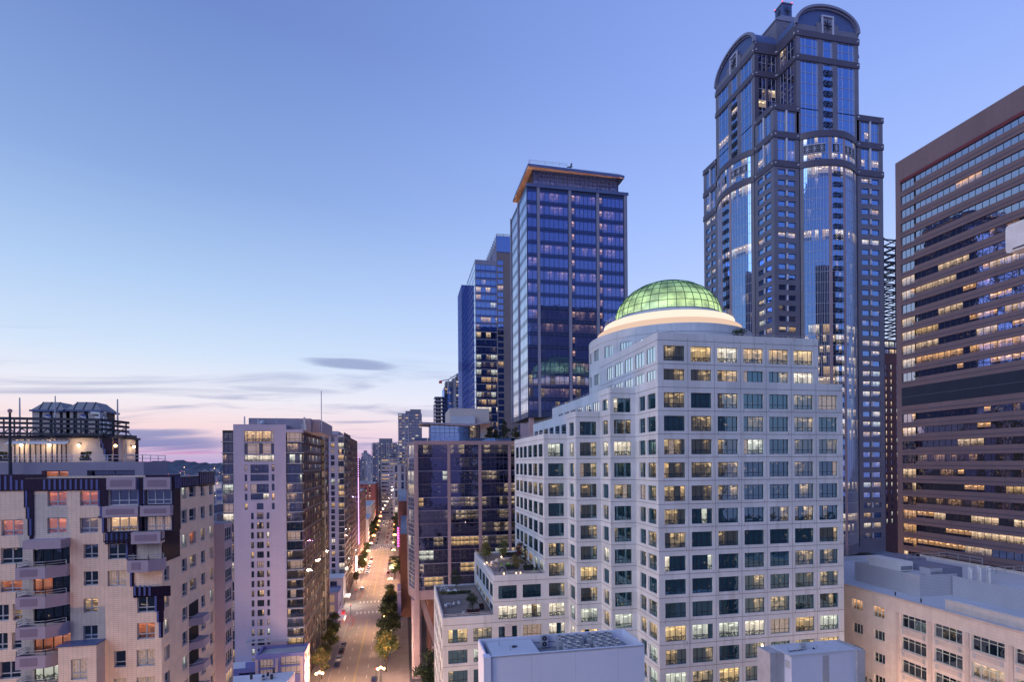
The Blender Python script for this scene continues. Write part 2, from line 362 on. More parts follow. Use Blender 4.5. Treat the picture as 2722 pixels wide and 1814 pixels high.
# ------------------------------------------------------------------ shared materials
WARM = (1, .66, .34); PALE = (1, .86, .62)
M = {}
M['white_precast'] = paint('white_precast', (.54, .60, .68), .7, .07, .25, streak=.5, panel=(5.25, 4.165, .34))
M['joint'] = paint('joint', (.16, .16, .2), .9, .1)
M['granite'] = paint('granite', (.15, .155, .22), .5, .12, .2, joint=(0, .98, .10), jcol=.62)
M['granite_trim'] = paint('granite_trim', (.08, .075, .12), .45, .1, .3)
M['brown_precast'] = paint('brown_precast', (.20, .135, .15), .7, .09, .12, streak=.25)
M['brown_edge'] = paint('brown_edge', (.15, .085, .11), .7, .1, .2)
M['fin_pink'] = paint('fin_pink', (.32, .25, .30), .6, .08, .3, joint=(0, 2.05, .05), jcol=.6)
M['fin_grey'] = paint('fin_grey', (.20, .22, .33), .5, .08, .3)
M['roof_soffit'] = paint('roof_soffit', (.52, .30, .20), .6, .12, .25)
M['steel_blue'] = paint('steel_blue', (.08, .12, .27), .4, .1, .4, metal=.2)
M['dark_metal'] = paint('dark_metal', (.025, .03, .055), .5, .1)
M['light_metal'] = paint('light_metal', (.42, .45, .52), .45, .08, metal=.3)
M['mullion_blue'] = paint('mullion_blue', (.03, .05, .13), .4, .1)
M['mullion_pale'] = paint('mullion_pale', (.42, .45, .58), .4, .1)
M['mullion_dark'] = paint('mullion_dark', (.02, .025, .04), .4, .1)
M['lilac'] = paint('lilac', (.37, .34, .46), .85, .05, .12, joint=(0, 2.9, .05), jcol=.86, streak=.12)
M['lilac_trim'] = paint('lilac_trim', (.36, .33, .42), .8, .05)
M['maroon'] = paint('maroon', (.055, .022, .04), .8, .12, .4)
M['slab_grey'] = paint('slab_grey', (.33, .33, .40), .8, .08)
M['peach_tile'] = paint('peach_tile', (.70, .57, .49), .65, .10, .9, joint=(.42, .21, .025), jcol=.62, streak=.12)
M['dark_tile'] = paint('dark_tile', (.012, .006, .02), .15, .3, 1.5, joint=(.42, .21, .03), jcol=2.2, spec=.4)
M['blue_tile'] = paint('blue_tile', (.085, .11, .30), .3, .1)
M['balcony_lilac'] = paint('balcony_lilac', (.33, .29, .38), .8, .06, .5)
M['balcony_panel'] = paint('balcony_panel', (.22, .18, .26), .8, .06, joint=(.16, 9, .03), jcol=.75)
M['band_grey'] = paint('band_grey', (.27, .25, .33), .8, .08, .2, streak=.15)
M['stucco_warm'] = paint('stucco_warm', (.45, .40, .40), .8, .06, .3)
M['tower_grey'] = paint('tower_grey', (.22, .23, .27), .6, .12, .7, streak=.3)
M['cream_brick'] = paint('cream_brick', (.64, .56, .53), .8, .09, .5, joint=(1.4, .52, .035), jcol=.78, streak=.28)
M['cream_stone'] = paint('cream_stone', (.55, .46, .44), .8, .10, .6, streak=.3)
M['roof_white'] = paint('roof_white', (.50, .54, .64), .85, .10, .12, streak=.0)
M['roof_grey'] = paint('roof_grey', (.22, .24, .30), .9, .18, .2)
M['roof_mid'] = paint('roof_mid', (.33, .36, .43), .9, .15, .15)
M['white_stucco'] = paint('white_stucco', (.60, .64, .80), .85, .04, .15, streak=.10)
M['concrete'] = paint('concrete', (.42, .42, .47), .9, .14, .5, streak=.45)
M['violet_wall'] = paint('violet_wall', (.17, .17, .40), .8, .07, .4, streak=.1)
M['pink_pier'] = paint('pink_pier', (.50, .37, .38), .8, .06)
M['louver'] = paint('louver', (.46, .48, .56), .6, .05, joint=(0, .30, .06), jcol=.5)
M['brick_red'] = paint('brick_red', (.34, .10, .09), .85, .15, .5, joint=(1.2, .6, .05), jcol=.7)
M['brick_brown'] = paint('brick_brown', (.16, .08, .08), .85, .15, .5)
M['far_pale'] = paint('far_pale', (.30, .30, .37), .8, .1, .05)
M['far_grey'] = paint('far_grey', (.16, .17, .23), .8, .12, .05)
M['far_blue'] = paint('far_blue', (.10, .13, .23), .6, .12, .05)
M['asphalt'] = paint('asphalt', (.31, .275, .25), .85, .16, .09, bump=.1, streak=.0)
M['asphalt_far'] = paint('asphalt_far', (.07, .07, .085), .9, .2, .03)
M['pavement'] = paint('pavement', (.27, .24, .24), .9, .12, .3, joint=(1.5, 50, .05), jcol=.75)
M['paint_white'] = paint('paint_white', (.75, .74, .70), .7, .15, 2.5)
M['paint_yellow'] = paint('paint_yellow', (.55, .42, .18), .7, .15, 2.5)
M['kerb'] = paint('kerb', (.42, .36, .34), .9, .1)
M['kerb_red'] = paint('kerb_red', (.45, .10, .08), .9, .1)
M['wood'] = paint('wood', (.20, .17, .17), .85, .15, .6, joint=(.3, 90, .03), jcol=.6)
M['fabric'] = paint('fabric', (.55, .55, .58), .9, .05)
M['green_fabric'] = paint('green_fabric', (.25, .45, .05), .9, .05)
M['red_paint'] = paint('red_paint', (.5, .03, .03), .6, .1)
M['trunk'] = paint('trunk', (.07, .05, .04), .9, .2, 2)
M['white_plastic'] = paint('white_plastic', (.72, .72, .76), .6, .05)
M['hill_hazed'] = paint('hill_hazed', (.06, .075, .12), .95, .4, .004)  # hill colour shifted to blue to stand for distance haze
# lamps
M['lamp'] = glow('lamp', (1, .62, .28), 14)
M['lamp_small'] = glow('lamp_small', (1, .64, .32), 7)
M['lamp_far'] = glow('lamp_far', (1, .55, .26), 2.6); M['lamp_mid'] = glow('lamp_mid', (1, .42, .14), 7)
M['lamp_white'] = glow('lamp_white', (1, .95, .9), 6)
M['red_light'] = glow('red_light', (1, .04, .03), 4)
M['tail_light'] = glow('tail_light', (1, .05, .03), 3)
M['head_light'] = glow('head_light', (1, .85, .6), 8)
M['neon_violet'] = glow('neon_violet', (.75, .42, 1), 3.2)
M['neon_pink'] = glow('neon_pink', (1, .15, .55), 3)
M['cove'] = glow('cove', (1, .80, .66), 1.15); M['cove_low'] = glow('cove_low', (1, .70, .54), .85)
def dome_mat():
    m = new_mat('dome_glass'); t = NT(m); g = t.n('ShaderNodeNewGeometry'); P = g.outputs['Position']
    s = t.n('ShaderNodeSeparateXYZ'); t.l(P, s.inputs[0])
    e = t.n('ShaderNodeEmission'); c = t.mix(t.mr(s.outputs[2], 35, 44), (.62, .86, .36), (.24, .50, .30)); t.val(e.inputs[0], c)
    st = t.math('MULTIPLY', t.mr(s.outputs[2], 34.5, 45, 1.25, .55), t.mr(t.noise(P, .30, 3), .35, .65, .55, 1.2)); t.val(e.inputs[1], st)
    gl = t.n('ShaderNodeBsdfGlossy'); gl.inputs['Roughness'].default_value = .4; gl.inputs[0].default_value = (.5, .8, .8, 1)
    mx = t.n('ShaderNodeMixShader'); mx.inputs[0].default_value = .14; t.l(e.outputs[0], mx.inputs[1]); t.l(gl.outputs[0], mx.inputs[2])
    o = t.n('ShaderNodeOutputMaterial'); t.l(mx.outputs[0], o.inputs[0]); return m
M['dome_glass'] = dome_mat()
G = {}
def fam(k, tint, refl, base, **kw):
    for v_, (c2, g2) in enumerate((((1, .62, .26), .75), ((1, .86, .66), 1.15), ((.92, .95, .80), .85))):
        m2 = glass('%s_warm_%d' % (k, v_), 'warm', tint, refl * .5, base, .95 * g2 * kw.get('gain', 1), c2 if k != 'brn' or v_ == 0 else (1, .68, .42), kw.get('wavy', .12)); ALT.setdefault(k + '_warm', []).append(m2)
    for md in ('dark', 'dim', 'warm', 'spots', 'curtain'):
        st = {'dark': 1.2, 'dim': 1.9, 'warm': .92, 'spots': 1.6, 'curtain': .42}[md] * kw.get('gain', 1)
        G[k + '_' + md] = glass(k + '_' + md, md, tint, refl * (1 if md in ('dark', 'dim') else .5), base if md != 'curtain' else (.4, .38, .42), st, kw.get('col', (1, .74, .40)), kw.get('wavy', .12))
fam('teal', (.30, .52, .62), .36, (.012, .05, .072), col=(1, .66, .28))
fam('wm', (.28, .48, .84), .70, (.015, .03, .09), wavy=.05, col=(1, .74, .48))
fam('blue', (.28, .36, .74), .58, (.01, .02, .10), wavy=.10, col=(1, .56, .42), gain=.6)
fam('brn', (.72, .78, .95), .52, (.02, .018, .035), col=(1, .50, .20), gain=.95)
fam('mid', (.20, .23, .42), .40, (.010, .011, .03), wavy=.2, col=(1, .74, .44))
fam('res', (.36, .44, .56), .30, (.012, .018, .03), wavy=.2, col=(1, .60, .30))
fam('t5', (.35, .50, .95), .55, (.02, .035, .10), wavy=.05, col=(1, .72, .42))
fam('far', (.40, .48, .80), .35, (.02, .03, .06), wavy=0, col=(1, .64, .32))
G['spandrel_blue'] = glass('spandrel_blue', 'dark', (.16, .22, .55), .5, (.01, .015, .07), 0, wavy=.05)
G['spandrel_dark'] = glass('spandrel_dark', 'dark', (.2, .22, .42), .35, (.012, .012, .035), 0, wavy=.05)
G['sunset_glow'] = glass('sunset_glow', 'warm', (.9, .6, .6), .28, (.06, .02, .02), .55, (1, .27, .10), wavy=.4)  # orange room glow stands in for the sunset mirrored in the panes
G['void'] = paint('void', (.012, .012, .018), .8, .1)
G['west'] = glass('west_glass', 'dark', (.80, .93, 1.0), .78, (.05, .1, .14), 0, wavy=.05)  # copy of the teal glass with the sky's brightness put into its tint
M['band_dark'] = paint('band_dark', (.11, .11, .16), .8, .08, .2, streak=.15)
M['pier_mauve'] = paint('pier_mauve', (.24, .19, .24), .6, .08, .3, joint=(0, 2.05, .05), jcol=.6)
for a_ in list(ALT): ALT[a_] = ALT[a_] + [G[a_]]
# ================================================================== white stepped office building with the dome
XA, XB, XC, XD, XE, XF, XR = 44.3, 39.1, 33.9, 28.8, 18.0, 7.6, 82.2
YA, YB, YC, YD, YK = 89.4, 98.8, 104.1, 109.8, 140.0
HEAD = 20.85; FH = 4.165; WH = 2.72
def wo_pick(ptop=.5):
    dk = [(G['teal_dark'], 6), (G['teal_dim'], 3)]
    def f(nc, nr, w):
        k = round((HEAD - w[3]) / FH); r = random.random()
        lit = {0: .35, 1: .2, 3: .12, 4: .22, 6: .12, 9: .06, 12: .8, 13: .4, 14: .3, 15: .4}.get(k, .03)
        if r < lit: m = G['teal_warm']
        elif r < lit + .015: m = G['teal_curtain']
        elif r < lit + .4: m = G['teal_dim']
        else: m = G['teal_dark']
        out = [m] * nc
        if random.random() < .22: out[random.randrange(nc)] = G[random.choice(['teal_warm', 'teal_dim', 'teal_dark', 'teal_dark', 'teal_curtain'])]
        return out
    return f
def wo_west(nc, nr, w): return [G['west']] * nc
def wo_left(nc, nr, w):
    k = round((HEAD - w[3]) / FH); return [G['teal_warm'] if (k in (12, 13) or (k == 10 and w[3] < -18)) and random.random() < .8 else G['teal_dim'] if random.random() < .25 else G['teal_dark']] * nc
b = Bld('office_building', 'stepped white office building topped by a lit green glass dome', 'office building', (55, 110, GZ))
WP = M['white_precast']
sp4 = dict(fx=[.25, .5, .78], fz=[.27], frame=M['mullion_dark'], bw=.07, pick=wo_pick(), proud=.06)
sp3 = dict(fx=[.3, .62], fz=[.27], frame=M['mullion_dark'], bw=.07, pick=wo_pick(), proud=.06)
sp2 = dict(fx=[.5], fz=[.27], frame=M['mullion_dark'], bw=.07, pick=wo_pick(), proud=.06)
splh = dict(fx=[.34, .67], fz=[.0], frame=M['mullion_dark'], bw=.05, edge=.04, pick=wo_west, proud=.06)
splh['fz'] = []
spl = dict(fx=[.34, .67], fz=[.27], frame=M['mullion_dark'], bw=.07, pick=wo_left, proud=.06)
def rows(k0, k1): return [(HEAD - FH * k - WH, HEAD - FH * k) for k in range(k0, k1)]
KB = 21
def grid(us, k0, k1): return [(a, c, z0, z1) for z0, z1 in rows(k0, k1) for a, c in us]
bayA = [(45.45 + 5.25 * i - XA, 45.45 + 5.25 * i + 4.1 - XA) for i in range(7)]
TA, TR, TB, TC, TD, TE, TF = 23.1, 14.7, 14.6, 10.4, 6.2, -22.8, -30.8
b.facade((XA, YA), (77.0, YA), TR, TA, grid(bayA[:6], 0, 2), WP, sp4, .35)
b.facade((XA, YA), (XR, YA), GZ, TR, grid(bayA, 2, KB), WP, sp4, .35)
# side of A: flat windows facing the avenue, two storeys clear of the lower roofs
sideA_hi = [(90.3, 93.7), (94.8, 98.7), (99.9, 103.8), (104.9, 108.9), (110.1, 113.5)]
def sd(ys, Yfar, k0, k1): return [(Yfar - c, Yfar - a, z0, z1) for z0, z1 in rows(k0, k1) for a, c in ys]
b.facade((XA, 118.0), (XA, YA), TB, TA, sd(sideA_hi, 118.0, 0, 1) + [w[:2] + (TB + .3, w[3]) for w in sd(sideA_hi, 118.0, 1, 2)], WP, splh, .10)
b.facade((XA, YB), (XA, YA), GZ, TB, sd([(90.3, 93.7), (94.6, 97.2)], YB, 2, KB), WP, sp2, .35)
b.facade((XB, YB), (XA, YB), GZ, TB, grid([(.75, 4.25)], 2, KB), WP, sp4, .35)
b.facade((XB, YK), (XB, YC), TC, TB, sd([(99.2 + 5.1 * i + 5.5, 99.2 + 5.1 * i + 9.2) for i in range(6)], YK, 2, 3), WP, splh, .10)
b.facade((XB, YC), (XB, YB), GZ, TC, sd([(100.0, 103.0)], YC, 3, KB), WP, sp2, .35)
b.facade((XB, YC), (XB, YB), TC, TB, sd([(100.0, 103.0)], YC, 2, 3), WP, sp2, .35)
b.facade((XC, YC), (XB, YC), GZ, TC, grid([(.85, 4.35)], 3, KB), WP, sp4, .35)
b.facade((XC, YK), (XC, YD), TD, TC, sd([(110.6 + 4.9 * i, 110.6 + 4.9 * i + 3.5) for i in range(6)], YK, 3, 4), WP, splh, .10)
b.facade((XC, YD), (XC, YC), GZ, TC, sd([(105.4, 108.6)], YD, 3, KB), WP, sp2, .35)
b.facade((XD, YD), (XC, YD), GZ, TD, grid([(.9, 4.3)], 4, KB), WP, sp4, .35)
ds = [(110.9, 114.4), (115.6, 119.4), (120.6, 124.4), (125.7, 129.2), (130.3, 133.6), (134.8, 138.4)]
b.facade((XD, YK), (XD, YD), TE, TD, sd(ds, YK, 4, 10) + [w[:2] + (TE + .15, w[3] + .1) for w in sd(ds, YK, 10, 11)], WP, spl, .16)
b.facade((XE, YD), (XD, YD), GZ, TE, grid([(1.0, 4.9), (6.1, 10.0)], 11, KB), WP, sp4, .35)
es = [(111, 115), (116.2, 120.4), (121.6, 125.8), (127, 131), (132.2, 136.4)]
b.facade((XE, YK), (XE, YD), TF, TE, sd(es, YK, 11, 12) + [w[:2] + (TF + .15, w[3]) for w in sd(es, YK, 12, 13)], WP, spl, .16)
fw_ = grid([(1.1, 5.0), (6.2, 10.0)], 13, KB); fw_ = [w for w in fw_ if not (abs(w[0] - 9) < 0)]
b.facade((XF, YD), (XE, YD), GZ, TF, fw_, WP, sp4, .35)
b.facade((XF, YK), (XF, YD), GZ, TF, sd([(111 + 4.7 * i, 114.2 + 4.7 * i) for i in range(6)], YK, 13, KB), WP, spl, .16)
# right flank and back
b.facade((XR, YA), (XR, YK), GZ, TR, [(1.2 + 5.2 * i, 5.2 + 5.2 * i, z0, z1) for z0, z1 in rows(2, 14) for i in range(9)], WP, sp3, .35)
b.facade((77, YA), (77, YK), TR, TA, [(1.2 + 5.2 * i, 5.2 + 5.2 * i, z0, z1) for z0, z1 in rows(0, 2) for i in range(9)], WP, sp3, .35)
wallface(b.wall, (XR, YK), (77, YK), GZ, TR, [], WP); b.facade((77, YK), (XF, YK), GZ, TF, [], WP, sp3)
bk = [(2 + 5.25 * i, 6 + 5.25 * i, z0, z1) for z0, z1 in rows(4, 12) for i in range(8)]
b.facade((77, YK), (XD, YK), TF, TD, bk, WP, dict(sp3, pick=whole([(G['teal_dark'], 5), (G['teal_warm'], 3)])), .35)
wallface(b.wall, (77, YK), (XC, YK), TD, TC, [], WP); wallface(b.wall, (77, YK), (XB, YK), TC, TB, [], WP); wallface(b.wall, (77, YK), (62, YK), TB, TA, [], WP)
wallface(b.wall, (XE, YK), (XE - .01, YK), TF, TE, [], WP)
wallface(b.wall, (XD, YK), (XE, YK), TF, TE, [], WP)
# roofs: deck a metre below the parapet, parapet as a real ring
def flatroof(R, Wm, x0, x1, y0, y1, zt, th=.4, drop=.9, mat=None, wm=None, sides='flbr'):
    wm = wm or WP; mat = mat or M['roof_mid']
    R.face([(x0, y0, zt - drop), (x1, y0, zt - drop), (x1, y1, zt - drop), (x0, y1, zt - drop)], mat)
    for k, (a, c, d, e) in dict(f=(x0, x1, y0, y0 + th), b=(x0, x1, y1 - th, y1), l=(x0, x0 + th, y0 + th, y1 - th), r=(x1 - th, x1, y0 + th, y1 - th)).items():
        if k in sides:
            Wm.face([(a, d, zt), (c, d, zt), (c, e, zt), (a, e, zt)], wm)
            iy = {'f': [(c, e), (a, e)], 'b': [(a, d), (c, d)], 'l': [(c, d), (c, e)], 'r': [(a, e), (a, d)]}[k]
            (p, q), (r_, s_) = iy; Wm.face([(p, q, zt - drop), (r_, s_, zt - drop), (r_, s_, zt), (p, q, zt)], wm)
flatroof(b.roof, b.wall, XA, 77, YA, 118, TA, sides='flr'); flatroof(b.roof, b.wall, 62, 77, 118, YK, TA, sides='br')
flatroof(b.roof, b.wall, 77, XR, YA, YK, TR, sides='fbr')
flatroof(b.roof, b.wall, XB, XA, YB, YK, TB, sides='flb'); flatroof(b.roof, b.wall, XC, XB, YC, YK, TC, sides='flb'); flatroof(b.roof, b.wall, XD, XC, YD, YK, TD, sides='flb')
flatroof(b.roof, b.wall, XE, XD, YD, YK, TE, drop=.35, mat=M['wood'], sides='flb'); flatroof(b.roof, b.wall, XF, XE, YD, YK, TF, drop=.35, mat=M['wood'], sides='flb')
# panel joints on the fronts: a thin line at each floor and down each pier
J = b.part('panel_joint')
def hj(p0, p1, z):
    a = Vector((p0[0], p0[1], 0)); c = Vector((p1[0], p1[1], 0)); n = nrm((c - a).normalized()) * .012
    J.face([(a.x + n.x, a.y + n.y, z - .045), (c.x + n.x, c.y + n.y, z - .045), (c.x + n.x, c.y + n.y, z + .045), (a.x + n.x, a.y + n.y, z + .045)], M['joint'])
def vj(x, y, z0, z1, nx, ny):
    w = .035; ux, uy_ = -ny, nx
    J.face([(x + nx * .012 - ux * w, y + ny * .012 - uy_ * w, z0), (x + nx * .012 + ux * w, y + ny * .012 + uy_ * w, z0), (x + nx * .012 + ux * w, y + ny * .012 + uy_ * w, z1), (x + nx * .012 - ux * w, y + ny * .012 - uy_ * w, z1)], M['joint'])
for k in range(-1, 20):
    z = HEAD - FH * k - WH - .55
    for (p0, p1, top) in (((XA, YA), (XR if z < TR else 77, YA), TA), ((XA, YB), (XA, YA), TB), ((XB, YB), (XA, YB), TB), ((XB, YC), (XB, YB), TB), ((XC, YC), (XB, YC), TC), ((XC, YD), (XC, YC), TC), ((XD, YD), (XC, YD), TD), ((XD, YK), (XD, YD), TD), ((XE, YD), (XD, YD), TE), ((XF, YD), (XE, YD), TF), ((XE, YK), (XE, YD), TE), ((XF, YK), (XF, YD), TF)):
        if z < top - .5:
            hj(p0, p1, z)
            if z + .62 < top - .5: hj(p0, p1, z + .75) if False else None
    if TB < z < TA - .5: hj((XA, 118), (XA, YA), z)
    for i in range(7):
        x = bayA[i][1] + XA + .57
        for (za, zb) in ((z - .5 - .95, z - .0),):
            if zb < TA - 1 and x < (77 if zb > TR else XR): vj(x, YA, z - .03 - 0, z + .55 + .0, 0, -1)
for x in [bayA[i][1] + XA + .57 for i in range(6)]: vj(x, YA, GZ, TR if x > 76 else TA - 1.6, 0, -1)
for x, y, t in ((XC + 1.0 - .3, YD, 0),): pass
# the drum, the lit cove rings and the dome
DX, DY, DR = 63.7, 123.2, 19.0
def ring(mb, r0, z0, r1, z1, m, n=96, a0=0, a1=360, smooth=True, m2=None):
    for i in range(n):
        a = math.radians(a0 + (a1 - a0) * i / n); c = math.radians(a0 + (a1 - a0) * (i + 1) / n)
        mb.face([(DX + r0 * math.cos(a), DY + r0 * math.sin(a), z0), (DX + r0 * math.cos(c), DY + r0 * math.sin(c), z0), (DX + r1 * math.cos(c), DY + r1 * math.sin(c), z1), (DX + r1 * math.cos(a), DY + r1 * math.sin(a), z1)], m2 if m2 and i % 6 == 5 else m, smooth=smooth)
D = b.part('drum')
# drum wall with curved windows where it breaks clear of the side wall
segs = 72
zlev = [(TB - 1, 13.9 + .2), (16.69 - WH, 16.69), (HEAD - WH, HEAD), (24.2, 26.4)]
for i in range(segs):
    a0 = 2 * math.pi * i / segs; a1 = 2 * math.pi * (i + 1) / segs
    p0 = (DX + DR * math.cos(a0), DY + DR * math.sin(a0)); p1 = (DX + DR * math.cos(a1), DY + DR * math.sin(a1))
    gi = i % 3
    ws = []
    if gi in (0, 1) and 150 < math.degrees(a0) < 262:
        Lg = math.hypot(p1[0] - p0[0], p1[1] - p0[1]); u0 = .25 if gi == 0 else 0; u1 = Lg if gi == 0 else Lg - .25
        ws = [(u0, u1, 14.6, 16.69), (u0, u1, HEAD - WH + .2, HEAD)] + ([(u0, u1, 24.0, 26.6)])
    b_wall = b.wall; b.wall = D; b.facade(p0, p1, TB - 1, 29.3, ws, WP, dict(fx=[.5], fz=[], frame=M['mullion_dark'], bw=.05, edge=.03, pick=wo_west), .2); b.wall = b_wall
ring(D, DR + .02, 27.6, DR + .02, 27.66, M['joint'])
ring(D, DR, 29.3, 17.6, 29.8, WP); ring(D, 17.6, 29.8, 16.6, 29.8, WP)
CVR = b.part('cove_ring')
ring(CVR, 16.5, 29.8, 16.9, 31.2, M['cove_low'], 96); ring(CVR, 16.9, 31.2, 15.4, 31.3, M['cove_low'], 96); ring(CVR, 15.4, 31.3, 15.45, 31.45, M['fin_pink']); ring(CVR, 15.45, 31.45, 15.3, 33.2, M['cove'], 96); ring(CVR, 15.3, 33.2, 14.3, 33.3, M['cove'])
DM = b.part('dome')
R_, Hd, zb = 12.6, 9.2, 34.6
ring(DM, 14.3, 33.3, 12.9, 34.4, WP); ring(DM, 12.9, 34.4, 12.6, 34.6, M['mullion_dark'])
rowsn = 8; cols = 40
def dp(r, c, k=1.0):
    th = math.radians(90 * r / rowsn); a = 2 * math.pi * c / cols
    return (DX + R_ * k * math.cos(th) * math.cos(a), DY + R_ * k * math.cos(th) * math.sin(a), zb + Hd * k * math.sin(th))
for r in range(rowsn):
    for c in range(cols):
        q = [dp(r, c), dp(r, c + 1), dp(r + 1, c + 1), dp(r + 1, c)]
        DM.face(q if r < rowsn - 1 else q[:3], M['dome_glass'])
RB = b.part('rib')
gm = paint('rib_green', (.03, .10, .08), .5, .1)
for c in range(cols):
    for r in range(rowsn): RB.bar(dp(r, c, 1.006), dp(r + 1, c, 1.006), .11, .11, gm)
for r in range(rowsn):
    for c in range(cols): RB.bar(dp(r, c, 1.006), dp(r, c + 1, 1.006), .11 if r else .25, .11, gm)
RB2 = b.part('railing')
for z in (33.9, 34.4):
    for i in range(60):
        a = 2 * math.pi * i / 60; c = 2 * math.pi * (i + 1) / 60; RB2.bar((DX + 15.0 * math.cos(a), DY + 15.0 * math.sin(a), z), (DX + 15.0 * math.cos(c), DY + 15.0 * math.sin(c), z), .05, .05, M['lamp_far'] if False else M['light_metal'])
for i in range(60): a = 2 * math.pi * i / 60; RB2.bar((DX + 15 * math.cos(a), DY + 15 * math.sin(a), 33.2), (DX + 15 * math.cos(a), DY + 15 * math.sin(a), 34.4), .05, .05, M['light_metal'])
def rail(mb, pts, z, h=1.0, n=2, mat=None, sp_=2.2, w=.05):
    mat = mat or M['light_metal']
    for p, q in zip(pts, pts[1:]):
        p = Vector((p[0], p[1], 0)); q = Vector((q[0], q[1], 0)); Lr = (q - p).length
        for k in range(n):
            zz = z + h * (k + 1) / n; mb.bar((p.x, p.y, zz), (q.x, q.y, zz), w, w, mat)
        m_ = max(1, int(Lr / sp_))
        for i in range(m_ + 1): c = p + (q - p) * i / m_; mb.bar((c.x, c.y, z), (c.x, c.y, z + h), w, w, mat)
rail(RB2, [(XA + .25, 113), (XA + .25, YA + .25), (76.7, YA + .25)], TA, .38, 1)
rail(RB2, [(77.3, YA + .25), (XR - .2, YA + .25)], TR, .7, 2)
rail(RB2, [(XB + .2, YK), (XB + .2, YB + .2), (XA, YB + .2)], TB, .4, 1); rail(RB2, [(XC + .2, YK), (XC + .2, YC + .2), (XB, YC + .2)], TC, .4, 1); rail(RB2, [(XD + .2, YK), (XD + .2, YD + .2), (XC, YD + .2)], TD, .4, 1)
rail(RB2, [(XE + .2, YK), (XE + .2, YD + .2), (XD, YD + .2)], TE, .6, 2, w=.09); rail(RB2, [(XF + .2, YK), (XF + .2, YD + .2), (XE, YD + .2)], TF, .6, 2, w=.09)
# service louver in the front of the low tier
ST = b.part('sill_stain'); sm_ = paint('grime', (.30, .31, .37), .9, .25, 1.2); rr_ = random.Random(5)
for k in range(2, 20):
    for i in range(7):
        for e in (0, 1):
            if rr_.random() < .45: x = bayA[i][e] + XA + rr_.uniform(-.12, .12); z = HEAD - FH * k - WH - .02; h = rr_.uniform(.25, 1.0); w_ = rr_.uniform(.03, .09); ST.face([(x - w_, YA - .006, z - h), (x + w_ * .4, YA - .006, z - h), (x + w_, YA - .006, z), (x - w_, YA - .006, z)], sm_)
LV = b.part('louver'); p = onY(1342, 1662, YD); LV.box(p.x, p.x + 1.5, YD - .03, YD, p.z - 2.5, p.z, M['louver'])
b.finish(100, framechild=False)
# ================================================================== granite skyscraper with arched tops
b = Bld('skyscraper', 'tallest granite and blue glass skyscraper with arched roofs and bowed glass bays', 'skyscraper', (163, 208, GZ))
GR = M['granite']; GT = M['granite_trim']
X0, X1, Y0, Y1 = 139.0, 188.0, 183.3, 232.3; A0, A1 = 149.0, 177.0; L0, L1 = 194.3, 221.8
ZB = -36
gw = [(G['wm_dark'], 12), (G['wm_dim'], 1)]
_fl = {}
def floorlit(z):
    k = int((116 - z) // 4)
    if k not in _fl: _fl[k] = random.Random(k * 7 + 3).choices([.04, .75], [.72, .28] if z > 50 else [.5, .5])[0] if not 30 < z < 44 else .85
    return _fl[k]
def wpick(hi=.0, lo=.12):
    def f(nc, nr, w):
        z = w[3]; r = random.random()
        lit = .6 if 108 < z < 125 else .15 if z > 125 else floorlit(z)
        m = G['wm_warm'] if r < lit * .6 else G['wm_spots'] if r < lit else (G['wm_dim'] if z < 60 and r < .7 else G['wm_dark'])
        return [m] * nc
    return f
wsp = dict(fx=[], fz=[], frame=M['mullion_blue'], bw=.12, edge=.08, pick=wpick(), proud=.05)
tall = dict(fx=[.33, .66], fz=[], frame=M['mullion_pale'], bw=.14, edge=.1, proud=.1)
def tallsp(nr, pl, fx=(.33, .66), **kw):
    return dict(tall, fx=list(fx), fz=[i / nr for i in range(1, nr)], rowsplit=True, pick=rowsplit(pl, .1), vper=1, bw=.13, **kw)
GD = [(G['wm_dark'], 14), (G['wm_spots'], 1)]
GM_ = [(G['wm_dark'], 8), (G['wm_spots'], 3), (G['wm_dim'], 2)]
def block_wins(w, z0, z1, Lw):
    """pairs of punched windows per floor, tall glazing in the two upper zones"""
    out = []; a = Lw / 10.4
    c = ((1.7 * a, 4.75 * a), (5.75 * a, 8.8 * a))
    for (p, q) in c:
        out += [(p, q, 126.2, 134.0, tallsp(2, GD, (.5,))), (p, q, 115.2, 123.3, tallsp(2, GM_, (.5,)))]
        for k in range(36):
            z = 111.6 - 4.0 * k
            if z - 2.1 > ZB + 3: out.append((p, q, z - 2.0, z))
    return out
for p0, p1 in (((X0, Y0), (A0 + 1.0, Y0)), ((X0, L0 + .5), (X0, Y0)), ((A1 - 1.0, Y0), (X1, Y0)), ((X0, Y1), (X0, L1 - .5))):
    Lw = math.dist(p0, p1); b.facade(p0, p1, ZB, 136.3, block_wins(0, 0, 0, Lw), GR, wsp, .35)
    # pale round column between each pair
    u = Vector((p1[0] - p0[0], p1[1] - p0[1], 0)) / Lw; n = nrm(u); c = Vector((p0[0], p0[1], 0)) + u * Lw * .505 + n * .05
    P_ = b.part('column#%s' % str(p0))
    P_.cyl((c.x, c.y, 126), (c.x, c.y, 134.2), .42, .42, 10, M['mullion_pale']); P_.cyl((c.x, c.y, 115), (c.x, c.y, 123.5), .42, .42, 10, M['mullion_pale'])
    for k in range(36):
        z = 111.6 - 4 * k
        if z > ZB + 5: P_.cyl((c.x, c.y, z - 2.0), (c.x, c.y, z), .36, .36, 8, M['mullion_pale'])
wallface(b.wall, (X1, Y0), (X1, Y1), ZB, 136.3, [], GR); wallface(b.wall, (X1, Y1), (X0, Y1), ZB, 136.3, [], GR)
